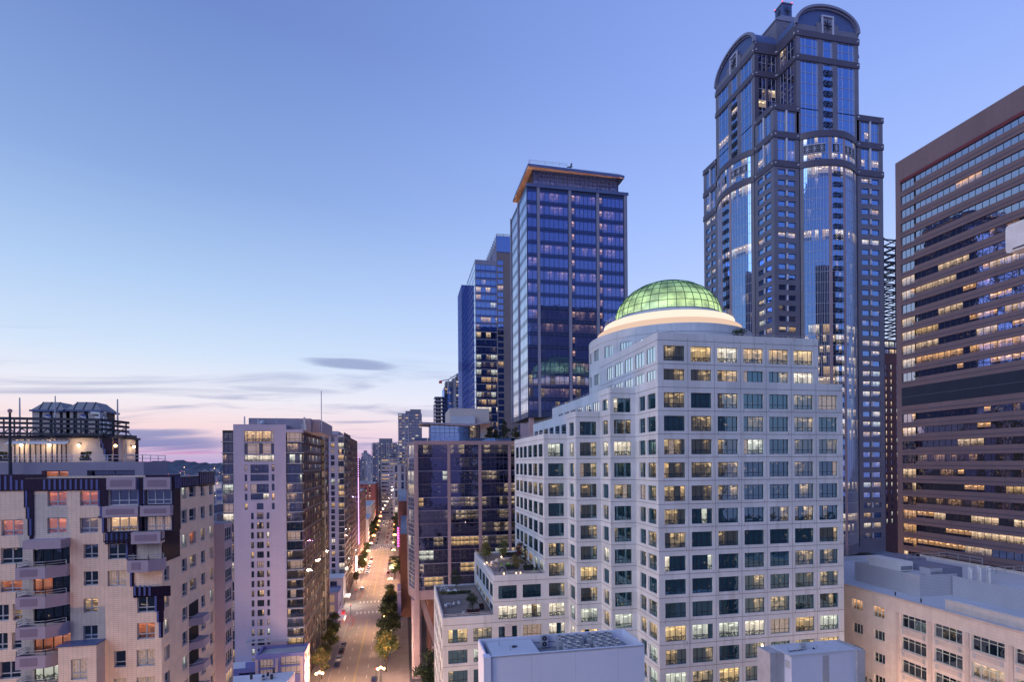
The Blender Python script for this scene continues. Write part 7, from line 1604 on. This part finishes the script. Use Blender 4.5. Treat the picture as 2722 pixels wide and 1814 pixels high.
for i, (k, x, y, s, lb) in enumerate(L_T): put_tree(k, x, y, i * 2.1, lb, s)
for i, (x, y, s, lb) in enumerate(((-34, 905, 2.4, 'large dark round tree closing the view at the avenue end'), (-75, 900, 2.4, 'broad dark tree below the balconied condominium'), (-120, 950, 2.0, 'dark tree left of the red brick apartments in the distance'))): put_tree(0, x, y, i, lb, s)
q = onZ(1142, 1775, GZ); put_tree(0, 7.5, 150, .4, 'dark bushy tree between the pillared block and the white stepped building', 1.1)
put_tree(2, 88.5, 97, 1.0, 'young tree in the alley beside the cream brick building', 2.2)
# ================================================================== terraces of the white building
def planter(x, y, z, w, d, h, lb, bush, bh=.8, name='planter'):
    T_ = thing(name, (x, y, z), lb, 'planter'); mb = MB(); mb.box(x - w / 2, x + w / 2, y - d / 2, y + d / 2, z, z + h, M['dark_metal']); mb.build('box', T_); mb = MB(); r = random.Random(int(x * 100 + y))
    for i in range(int(120 * w * d) + 30):
        p = Vector((x + r.uniform(-w, w) * .55, y + r.uniform(-d, d) * .55, z + h + bh * r.random())); u = Vector((r.gauss(0, 1), r.gauss(0, 1), r.gauss(0, 1))).normalized(); v = u.cross(Vector((r.gauss(0, 1), r.gauss(0, 1), r.gauss(0, 1)))).normalized(); s = .13; mb.face([p - u * s, p - v * s, p + u * s, p + v * s], LM[r.choice(bush)])
    mb.build('plants', T_)
def roof_tree(x, y, z, H, W, kinds, lb, seed, cone=False):
    T_ = make_tree(lb, H, W, 1100, .11 * max(1, W / 3.0), kinds, seed, 'tree', 'small_tree', base=.2 if not cone else .05, cone=cone); T_.location = (x, y, z)
zE = TE - .35; zF = TF - .35
roof_tree(19.6, 131, zE, 4.2, 5.2, ('leaf_yellow', 'leaf_light', 'leaf_mid'), 'spreading yellow-green tree at the far left corner of the upper roof terrace', 31)
roof_tree(24.2, 133, zE, 4.4, 4.6, ('leaf_yellow', 'leaf_light', 'leaf_mid'), 'lamplit green tree at the back of the upper roof terrace', 32)
roof_tree(27.2, 126, zE, 4.6, 3.8, ('leaf_red', 'leaf_red', 'leaf_dark'), 'dark red maple against the facade on the upper roof terrace', 33)
roof_tree(26.4, 117.5, zE, 5.4, 3.0, ('leaf_dark', 'leaf_dark', 'leaf_mid'), 'dark green conifer on the upper roof terrace beside the windows', 34, True)
roof_tree(23.6, 114.2, zE, 3.6, 3.4, ('leaf_autumn', 'leaf_yellow', 'leaf_light'), 'small orange-leaved tree at the front of the upper roof terrace', 35)
roof_tree(12.9, 137, zF, 4.4, 3.6, ('leaf_dark', 'leaf_mid'), 'round green tree at the back of the lower roof terrace', 36)
roof_tree(14.2, 114.6, zF, 4.0, 3.8, ('leaf_dark', 'leaf_mid', 'leaf_mid'), 'green bushy tree in a planter at the front of the lower roof terrace', 37)
planter(14.2, 112.6, zF, 2.4, .9, .6, 'planter of magenta flowers at the front of the lower roof terrace', ('leaf_red', 'leaf_mid', 'leaf_red'), .35)
planter(11.5, 123.5, zF + 1.8, 6.4, .8, .15, 'long overhead trellis draped with green vines across the lower terrace', ('leaf_mid', 'leaf_light', 'leaf_dark'), .5, 'vine_trellis')
planter(16.4, 116, zF, .9, 1.2, .6, 'small dark planter with red leaves against the wall of the lower terrace', ('leaf_red', 'leaf_mid'), .5)
planter(27.0, 115.4, zE, 2.8, .9, .7, 'long dark planter box below the conifer on the upper terrace', ('leaf_mid', 'leaf_dark'), .35)
planter(23.4, 117.4, zE, 2.6, .9, .7, 'dark planter box behind the orange-leaved tree on the upper terrace', ('leaf_mid', 'leaf_light'), .3)
planter(26.3, 133.5, zE, 4.2, 1.1, .6, 'low hedge box at the back of the upper roof terrace', ('leaf_mid', 'leaf_dark'), .4)
def table(x, y, z, w, d, lb, m):
    T_ = thing('table', (x, y, z), lb, 'table'); mb = MB(); mb.box(x - w / 2, x + w / 2, y - d / 2, y + d / 2, z + .7, z + .76, m); mb.build('tabletop', T_)
    for a in (-1, 1):
        for c in (-1, 1): mb = MB(); mb.box(x + a * (w / 2 - .1) - .04, x + a * (w / 2 - .1) + .04, y + c * (d / 2 - .1) - .04, y + c * (d / 2 - .1) + .04, z, z + .7, m); mb.build('leg', T_)
def make_chair(m):
    T_ = thing('chair', (0, 0, 0), '', 'chair', 'chairs on the roof terraces'); mb = MB(); mb.box(-.25, .25, -.25, .25, .42, .47, m); mb.build('seat', T_); mb = MB(); mb.box(-.25, .25, .22, .27, .47, .95, m); mb.build('backrest', T_)
    for a in (-1, 1):
        for c in (-1, 1): mb = MB(); mb.box(a * .21 - .02, a * .21 + .02, c * .21 - .02, c * .21 + .02, 0, .42, M['light_metal']); mb.build('leg', T_)
    return T_
table(11.4, 131, zF, 2.6, 1.1, 'long pale table at the back of the lower roof terrace', M['white_plastic']); table(9.6, 119.4, zF, 1.0, 1.0, 'small square table on the left of the lower roof terrace', M['light_metal']); table(20.6, 124, zE, 1.8, 1.0, 'wooden table on the upper roof terrace', M['cream_stone']); table(23.8, 127.5, zE, 2.4, 1.2, 'grey lounge table towards the back of the upper terrace', M['light_metal'])
ch = make_chair(M['white_plastic']); cg = make_chair(M['green_fabric']); fc = [False, False]
for (k, x, y, z, rz, lb) in ((0, 10.6, 131.9, zF, 0, 'white chair behind the left half of the long pale table'), (0, 12.2, 131.9, zF, .1, 'white chair behind the right half of the long pale table'), (0, 10.7, 130.0, zF, 3.1, 'white chair in front of the left half of the long pale table'), (0, 12.9, 130.6, zF, -1.5, 'white chair at the right end of the long pale table'), (0, 9.0, 118.6, zF, 2.6, 'white chair in front of the small square table'), (0, 10.6, 119.8, zF, -1.3, 'white chair right of the small square table'), (0, 12.0, 120.3, zF, .4, 'white chair alone under the vine trellis'),
    (0, 12.0, 112.2, zF, 3.4, 'white chair left of the flower planter by the front railing'), (1, 21.6, 119.8, zE, .4, 'lime green chair in the middle of the upper terrace'), (1, 23.0, 120.6, zE, -.8, 'lime green chair right of the other green one on the upper terrace'), (1, 27.2, 112.0, zE, 1.0, 'lime green chair by the front railing of the upper terrace'), (0, 20.0, 122.6, zE, 2.0, 'white chair in front of the wooden table on the upper terrace'), (0, 21.4, 125.1, zE, .2, 'white chair behind the wooden table on the upper terrace')):
    p = (ch, cg)[k]
    if fc[k]: copy_tree(p, (x, y, z), lb, rz)
    else: fc[k] = True; p.location = (x, y, z); p.rotation_euler.z = rz; p['label'] = lb
T_ = thing('parasol', (27.6, 113.6, zE), 'folded white parasol standing by the windows of the upper terrace', 'parasol'); mb = MB(); mb.cyl((27.6, 113.6, zE), (27.6, 113.6, zE + 2.6), .04, .04, 6, M['light_metal']); mb.build('pole', T_); mb = MB(); mb.cyl((27.6, 113.6, zE + 1.0), (27.6, 113.6, zE + 2.6), .26, .05, 8, M['fabric']); mb.build('canopy', T_)
T_ = thing('sculpture', (20.3, 112.4, zE), 'small dark arch sculpture by the railing of the upper terrace', 'sculpture'); T_ = T_; mb = MB(); pts = [(-.7, 0), (-.55, 1.1), (0, 1.55), (.5, 1.1), (.9, .2)]
for a, c in zip(pts, pts[1:]): mb.bar((20.3 + a[0], 112.4, zE + a[1]), (20.3 + c[0], 112.4, zE + c[1]), .22, .22, M['dark_metal'])
mb.build('arch', T_)
T_ = thing('garden_swing_frame', (9.4, 134.5, zF), 'white A-shaped frame at the far left corner of the lower terrace', 'frame'); mb = MB(); mb.bar((8.8, 134.5, zF), (9.5, 134.5, zF + 2.6), .1, .1, M['white_plastic']); mb.bar((10.2, 134.5, zF), (9.5, 134.5, zF + 2.6), .1, .1, M['white_plastic']); mb.bar((8.6, 134.2, zF + .7), (10.8, 134.8, zF + .7), .1, .1, M['white_plastic']); mb.build('frame', T_)
def deck_lamp(x, y, z, lb, e=25):
    T_ = thing('garden_lamp', (x, y, z), lb, 'lamp', 'small globe lamps on the terraces'); mb = MB(); mb.cyl((x, y, z), (x, y, z + .35), .04, .04, 6, M['dark_metal']); mb.build('stem', T_); mb = MB(); mb.ball((x, y, z + .45), .16, M['lamp_small'], 8, 5); mb.build('globe', T_); lamp_pt((x, y - .3, z + .9), e)
deck_lamp(20.4, 110.9, zE, 'globe lamp beside the arch sculpture on the upper terrace'); deck_lamp(23.0, 110.9, zE, 'left globe lamp under the orange-leaved tree'); deck_lamp(23.9, 110.9, zE, 'right globe lamp under the orange-leaved tree'); deck_lamp(18.8, 124, zE, 'globe lamp by the left parapet of the upper terrace', 220); deck_lamp(23.5, 131, zE, 'globe lamp under the lamplit tree at the back of the upper terrace', 90)
for (px, py, Y, zt_, h, lb) in ((1450, 1150, 113, TD, 1.7, 'small clipped conifer at the left front of the lowest office terrace'), (1498, 1148, 112.5, TD, 1.9, 'pair-left clipped conifer on the lowest office terrace'), (1515, 1148, 112.2, TD, 1.9, 'pair-right clipped conifer on the lowest office terrace'), (1568, 1090, 107, TC, 1.8, 'clipped conifer on the middle office terrace'), (1610, 1090, 106, TC, 1.8, 'clipped conifer at the right of the middle office terrace')):
    q = onY(px, py, Y); T_ = make_tree(lb, h, .9, 260, .1, ('leaf_dark', 'leaf_mid'), int(px), 'shrub', 'clipped_conifer', base=.05, cone=True); T_.location = (q.x, Y, zt_ - .4)
T_ = make_tree('windswept dark pine on the roof edge right of the dome', 3.0, 4.2, 420, .17, ('leaf_dark', 'leaf_mid'), 51, 'tree', 'small_tree', base=.4); q = onY(1966, 884, 93); T_.location = (q.x, 93, TA - .9)
for (px, Y, h, lb) in ((1303, 173, 8, 'dark tree behind the glass railing left of the bigger one on the pillared block'), (1318, 174, 7, 'dark tree between two others on the roof of the pillared block'), (1339, 172.5, 12, 'tallest dark tree on the roof of the pillared block'), (1373, 166.5, 10, 'dark shrub in front of the blue tower columns')):
    q = onY(px, 1160, Y); T_ = make_tree(lb, h * .62, h * .42, 420, .35, ('leaf_dark', 'leaf_dark'), int(px), 'tree', 'small_tree', base=.1); T_.location = (q.x, Y, PT)
    if px == 1373: T_.location = (q.x, Y, PT - 1.5)
for (px, lb) in ((10, 'round potted shrub at the left edge of the apartment roof terrace'), (228, 'round potted shrub with red flowers on the apartment roof terrace')):
    q = onY(px, 1222, 67.9); planter(q.x, 67.9, SBZ if False else onY(200, 1226, 67.5).z, .9, .5, .25, lb, ('leaf_mid', 'leaf_red', 'leaf_light'), .7, 'potted_shrub')
# ================================================================== street lamps
def lamp_proto(n=3, h=6.4, e=5200, mat='lamp', gr=.34):
    T_ = thing('street_lamp', (0, 0, 0), '', 'street lamp', 'lamps along the avenue'); mb = MB(); mb.cyl((0, 0, 0), (0, 0, .5), .22, .16, 8, M['dark_metal']); mb.cyl((0, 0, .5), (0, 0, h), .09, .07, 8, M['dark_metal']); mb.build('pole', T_)
    mb = MB(); mb.bar((-.85, 0, h - .25), (.85, 0, h - .25), .08, .08, M['dark_metal']); mb.build('arm', T_)
    for (x, z) in ((0, h + .45), (-.85, h + .1), (.85, h + .1))[:n]: mb = MB(); mb.ball((x, 0, z), gr, M[mat], 10, 6); mb.build('globe', T_)
    if e:
        l = bpy.data.lights.new('lamp_light', 'POINT'); l.energy = e; l.color = (1, .56, .30); l.shadow_soft_size = .5; o = bpy.data.objects.new('lamp_light', l); COL.objects.link(o); o.parent = T_; o.location = (0, 0, h + 1.15)
    return T_
lp = lamp_proto(3, 6.4, 19000); lf = lamp_proto(3, 6.6, 13000, 'lamp_mid', .75); ff = [False, False]
def put_lamp(k, x, y, lb, rz=0):
    p = (lp, lf)[k]
    if ff[k]: copy_tree(p, (x, y, GZ + .15), lb, rz)
    else: ff[k] = True; p.location = (x, y, GZ + .15); p.rotation_euler.z = rz; p['label'] = lb
side = {-1: 'left', 1: 'right'}
ys_ = [(163, 0), (192, 0), (219, 0), (256, 0), (290, 0), (320, 0), (352, 0), (388, 0), (425, 0), (470, 1), (510, 1), (550, 1), (590, 1), (645, 1), (700, 1), (760, 1), (830, 1), (900, 1), (980, 1)]
for i, (y, k) in enumerate(ys_):
    for s in (-1, 1):
        if s < 0 and y in (192, 219, 256, 290): continue
        put_lamp(k, Rx(y) + (-8.6 if s < 0 else 8.4), y, '%s three-globe street lamp counted from the front on the %s kerb' % (seq[[a for a, _ in (ys_ if s > 0 else [v for v in ys_ if v[0] not in (192, 219, 256, 290)])].index(y)], side[s]))
# alley and side street lamps that warm the lower walls
for i, (x, y, e, lb) in enumerate(((-22.8, 75, 0, 'three-globe lamp at the foot of the near beige apartment building'), (-22.8, 105, 0, 'three-globe lamp past the near beige apartment building'), (-22.8, 135, 0, 'three-globe lamp beside the low flat-roofed building'), (87, 72, 0, 'three-globe lamp in the alley below the cream brick building'), (87, 95, 0, 'three-globe lamp deeper in the alley below the cream brick building'), (135, 150, 0, 'three-globe lamp at the foot of the brown banded tower'), (134, 176, 0, 'three-globe lamp at the granite podium'))): put_lamp(0, x, y, lb)
# added mast lamps, put in only to warm the lower facades
for (x, y, z, e, lb) in ((-30, 47, -50, 32000, 'added tall mast lamp in the street before the near apartment building'), (-21.5, 70, -52, 26000, 'added tall mast lamp at the foot of the near apartment building'), (-21.5, 88, -52, 22000, 'added tall mast lamp at the rear corner of the near apartment building'), (86.5, 82, -46, 2200, 'added tall mast lamp in the alley facing the cream brick wall'), (86.5, 60, -46, 2200, 'added tall mast lamp at the near end of the alley'), (132, 170, -52, 16000, 'added tall mast lamp before the granite podium')):
    T_ = thing('street_lamp', (x, y, GZ), lb, 'street lamp'); mb = MB(); mb.cyl((x, y, GZ), (x, y, z), .14, .1, 8, M['dark_metal']); mb.build('pole', T_); mb = MB(); mb.box(x - .4, x + .4, y - .3, y + .3, z, z + .25, M['lamp_small']); mb.build('lamp_head', T_); lamp_pt((x, y, z + .7), e, (1, .56, .30), .4)
# ================================================================== traffic lights
def sig_proto(red=True):
    T_ = thing('traffic_light', (0, 0, 0), '', 'traffic light', 'traffic lights at the crossings'); mb = MB(); mb.cyl((0, 0, 0), (0, 0, 5.2), .1, .07, 8, M['dark_metal']); mb.build('pole', T_); mb = MB(); mb.box(-.2, .2, -.2, .1, 4.1, 5.2, M['dark_metal']); mb.build('signal_head', T_); mb = MB(); mb.ball((0, -.24, 4.98), .2, M['red_light'], 8, 5); mb.build('red_lamp', T_); mb = MB(); mb.ball((0, -.22, 4.63), .11, M['dark_metal'], 6, 4); mb.ball((0, -.22, 4.3), .11, M['dark_metal'], 6, 4); mb.build('unlit_lamps', T_); return T_
sg = sig_proto(); first = True
for (x, y, lb) in ((-8.2, 168, 'traffic light with red lamp at the very bottom right of the avenue'), (-22.6, 247, 'traffic light with red lamp on the left near corner of the first crossing'), (-22.8, 276, 'traffic light with red lamp on the left far corner of the first crossing'), (-7.4, 277, 'traffic light with red lamp on the right far corner of the first crossing'), (-7.4, 238, 'traffic light half hidden by trees on the right of the first crossing'), (-23.4, 462, 'traffic light with red lamp at the left far corner of the second crossing'), (-23.3, 445, 'traffic light with red lamp at the left near corner of the second crossing'), (-7.7, 462, 'traffic light with red lamp at the right of the second crossing'), (-9, 640, 'traffic light with red lamp on the right of the third crossing'), (-24.5, 640, 'traffic light with red lamp on the left of the third crossing')):
    if first: sg.location = (x, y, GZ + .1); sg['label'] = lb; first = False
    else: copy_tree(sg, (x, y, GZ + .1), lb)
# ================================================================== cars
def car_proto(name, col, van=0, tl=False, hl=False, cat='car'):
    m = paint('car_' + name, col, .25, .04, 1, metal=.3, spec=.6); T_ = thing('parked_car' if not (tl or hl) else 'moving_car', (0, 0, 0), '', cat, 'cars parked along the kerbs' if not (tl or hl) else 'cars driving on the avenue')
    Lh, Wd = 2.3, .9; prof = [(-Lh, .35), (-Lh, .78), (-Lh + .12, .9), (-1.35, 1.0), (Lh - .95, .98), (Lh - .1, .78), (Lh, .6), (Lh, .35)]
    mb = MB(); n = len(prof)
    for s in (-1, 1):
        pts = [(s * Wd * (.97 if z > .8 else 1), y, z) for y, z in prof]; mb.face(pts if s < 0 else pts[::-1], m)
    for i in range(n):
        (y0, z0), (y1, z1) = prof[i], prof[(i + 1) % n]; w0 = Wd * (.97 if z0 > .8 else 1); w1 = Wd * (.97 if z1 > .8 else 1); mb.face([(-w0, y0, z0), (w0, y0, z0), (w1, y1, z1), (-w1, y1, z1)], m)
    mb.build('body', T_)
    lo = [(-.84, -1.75 - van * .3), (.84, -1.75 - van * .3), (.84, 1.2), (-.84, 1.2)]; hi = [(-.68, -1.2 - van * .8), (.68, -1.2 - van * .8), (.68, .45), (-.68, .45)]; zt_ = 1.45 + .35 * van; mb = MB()
    for i in range(4): j = (i + 1) % 4; mb.face([lo[i] + (.97,), lo[j] + (.97,), hi[j] + (zt_ - .05,), hi[i] + (zt_ - .05,)], G['res_dark'])
    mb.build('windows', T_); mb = MB(); mb.face([p + (zt_ - .04,) for p in hi], m); mb.box(hi[0][0], hi[1][0], hi[0][1], hi[2][1], zt_ - .05, zt_, m); mb.build('roof', T_)
    for a in (-1, 1):
        for y in (-1.4, 1.4): mb = MB(); mb.cyl((a * .78, y, .33), (a * .93, y, .33), .33, .33, 12, M['dark_metal']); mb.cyl((a * .93, y, .33), (a * .94, y, .33), .18, .18, 8, M['light_metal']); mb.build('wheel', T_)
        mb = MB(); mb.obox((a * .68, Lh - .02, .68), (.17, 0, 0), (0, .06, 0), (0, 0, .09), M['head_light'] if hl else M['white_plastic']); mb.build('headlight', T_)
        mb = MB(); mb.obox((a * .7, -Lh + .0, .75), (.16, 0, 0), (0, .05, 0), (0, 0, .09), M['tail_light'] if tl else M['red_paint']); mb.build('taillight', T_)
    return T_
CP = dict(white=car_proto('white', (.75, .75, .76)), silver=car_proto('silver', (.35, .37, .42)), black=car_proto('black', (.02, .02, .025)), blue=car_proto('blue', (.03, .05, .14)), red=car_proto('red', (.28, .02, .02)), van=car_proto('van', (.68, .68, .68), 1), tail=car_proto('tail', (.1, .1, .12), 0, True), head=car_proto('head', (.3, .3, .32), 0, False, True))
cu = set()
def put_car(k, x, y, lb, rz=0):
    p = CP[k]
    if k in cu: p = copy_tree(p, (x, y, GZ + .01), lb, rz)
    else: cu.add(k); p.location = (x, y, GZ + .01); p.rotation_euler.z = rz; p['label'] = lb
LC_ = [('blue', 186, 'dark blue car at the near end of the left parked row'), ('white', 192.6, 'white car second in the near left parked row'), ('black', 200, 'black car third in the near left parked row'), ('silver', 207, 'silver car at the far end of the near left parked row'), ('white', 340, 'white car at the near end of the far left parked row'), ('white', 346.2, 'white car second in the far left parked row'), ('silver', 352.6, 'silver car third in the far left parked row'), ('black', 360, 'black car fourth in the far left parked row'), ('silver', 367.5, 'silver car fifth in the far left parked row'), ('white', 375, 'white car sixth in the far left parked row'), ('red', 390, 'red car alone beside the light green trees on the left'), ('blue', 468, 'blue car first on the left past the second crossing'), ('white', 476, 'white car second on the left past the second crossing'), ('silver', 484, 'silver car third on the left past the second crossing'), ('black', 494, 'black car fourth on the left past the second crossing'), ('white', 504, 'white car fifth on the left past the second crossing'), ('white', 545, 'white car eighth on the left past the second crossing'), ('black', 558, 'black car ninth on the left past the second crossing'), ('silver', 572, 'silver car tenth on the left past the second crossing'), ('white', 588, 'white car eleventh on the left past the second crossing'), ('silver', 516, 'silver car sixth on the left past the second crossing'), ('blue', 530, 'blue car seventh on the left past the second crossing')]
for k, y, lb in LC_: put_car(k, Rx(y) - 6.5, y, lb, 0)
for k, y, lb in (('black', 171, 'black car at the bottom right of the avenue by the traffic light'), ('red', 338, 'dark red car at the near end of the right parked row'), ('white', 345, 'white car second in the right parked row'), ('silver', 352, 'silver car third in the right parked row'), ('black', 432, 'black car on the right just before the second crossing'), ('silver', 439, 'silver car on the right at the second crossing'), ('white', 360, 'white car fourth in the right parked row'), ('black', 368, 'black car fifth in the right parked row'), ('red', 380, 'dark red car sixth in the right parked row'), ('silver', 394, 'silver car seventh in the right parked row'), ('white', 478, 'white car first on the right past the second crossing'), ('black', 492, 'black car second on the right past the second crossing'), ('silver', 510, 'silver car third on the right past the second crossing')): put_car(k, Rx(y) + 6.1, y, lb, 0)
put_car('silver', -21.3, 297, 'silver patrol car with light bar in the left kerb bay', .25)
mb = MB(); mb.box(-.5, .5, -.12, .12, 1.46, 1.58, M['neon_violet']); o = mb.build('light_bar'); o.location = (-21.3, 297, GZ + .01); o.parent = [c for c in COL.objects if c.get('label', '').startswith('silver patrol')][0]; o.location = (0, 0, 0)
for i, (x, y) in enumerate(((2.0, 575), (4.6, 590), (2.0, 620), (4.6, 548), (2.1, 530), (4.7, 660), (2.0, 700), (4.6, 740), (2.0, 470), (4.7, 486), (2.0, 505), (4.6, 615), (2.0, 650), (2.1, 770))): put_car('tail', Rx(y) + x, y, '%s car driving away with red tail lights, counted from the front' % seq[i])
for i, (x, y) in enumerate(((-1.5, 446), (-1.6, 600), (-4.6, 612), (-1.6, 632), (-4.6, 655), (-1.6, 690), (-4.5, 730), (-1.6, 780), (-4.6, 760), (-1.6, 820), (-4.6, 850))): put_car('head', Rx(y) + x, y, '%s oncoming car with bright headlights, counted from the front' % seq[i], math.pi)
for (y, lb) in ((236, 'white van in the lot left of the near trees'),): put_car('van', -29.5 + 0, 247, lb, 1.57)
# shop lights on the left pavement
T_ = thing('shop_awning', (-25, 244, GZ), 'red-lit shop canopy by the left near corner of the first crossing', 'awning'); mb = MB(); mb.box(-27.2, -24.6, 241.2, 245.6, GZ + 3.0, GZ + 3.3, M['red_paint']); mb.build('canopy', T_); mb = MB(); mb.box(-27.2, -24.55, 241.1, 241.18, GZ + 2.6, GZ + 3.1, M['tail_light']); mb.build('sign', T_); mb = MB()
for x in (-27, -24.8): mb.cyl((x, 241.5, GZ + .15), (x, 241.5, GZ + 3), .06, .06, 6, M['dark_metal'])
mb.build('post', T_); lamp_pt((-24.3, 241, GZ + 2.4), 900, (1, .12, .08)); lamp_pt((-24.2, 266, -61), 2500, (1, .92, .8)); lamp_pt((-22.8, 229, -61.6), 1200, (1, .9, .75)); lamp_pt((-25.0, 353, -20), 5000, (.7, .35, 1)); lamp_pt((-25.0, 353, -44), 6000, (.9, .3, 1)); lamp_pt((-4.2, 329, -43), 2500, (1, .15, .5))
T_ = thing('marquee_sign', (-27, 330, -60), 'vertical lit white letter sign on the left pavement wall', 'sign'); mb = MB(); mb.box(-27.1, -25.9, 326, 326.4, -62, -52, M['dark_metal']); mb.build('board', T_); mb = MB()
for k in range(7): mb.box(-26.85, -26.15, 325.9, 325.98, -61.6 + 1.35 * k, -60.7 + 1.35 * k, M['lamp_white'])
mb.build('letters', T_)
# ================================================================== buildings across the street behind the viewpoint, seen only in reflections
for (x0, x1, y0, y1, zt, lb) in ((102, 150, -95, -55, 118, 'tallest dark office block across the street behind the viewpoint'), (45, 100, -95, -55, 88, 'mid-height dark office block across the street behind the viewpoint'), (-60, 20, -90, -50, 30, 'lower brown block across the street behind the viewpoint')):
    bb = Bld('office_building', lb, 'office building', ((x0 + x1) / 2, (y0 + y1) / 2, GZ)); ws = [(2 + 6 * i, 6.6 + 6 * i, zt - 4 - 5 * k, zt - 1.5 - 5 * k) for i in range(int((x1 - x0 - 2) / 6)) for k in range(int((zt - GZ) / 5) - 2)]
    bb.facade((x1, y1), (x0, y1), GZ, zt, ws, M['far_pale'], dict(fx=[.5], fz=[], frame=M['mullion_dark'], pick=whole([(G['far_dark'], 4), (G['far_warm'], 1.4)])), .2); bb.wall.prism([(x0, y0), (x1, y0), (x1, y1 - .01), (x0, y1 - .01)], GZ, zt - .1, M['far_pale']); bb.finish(5)
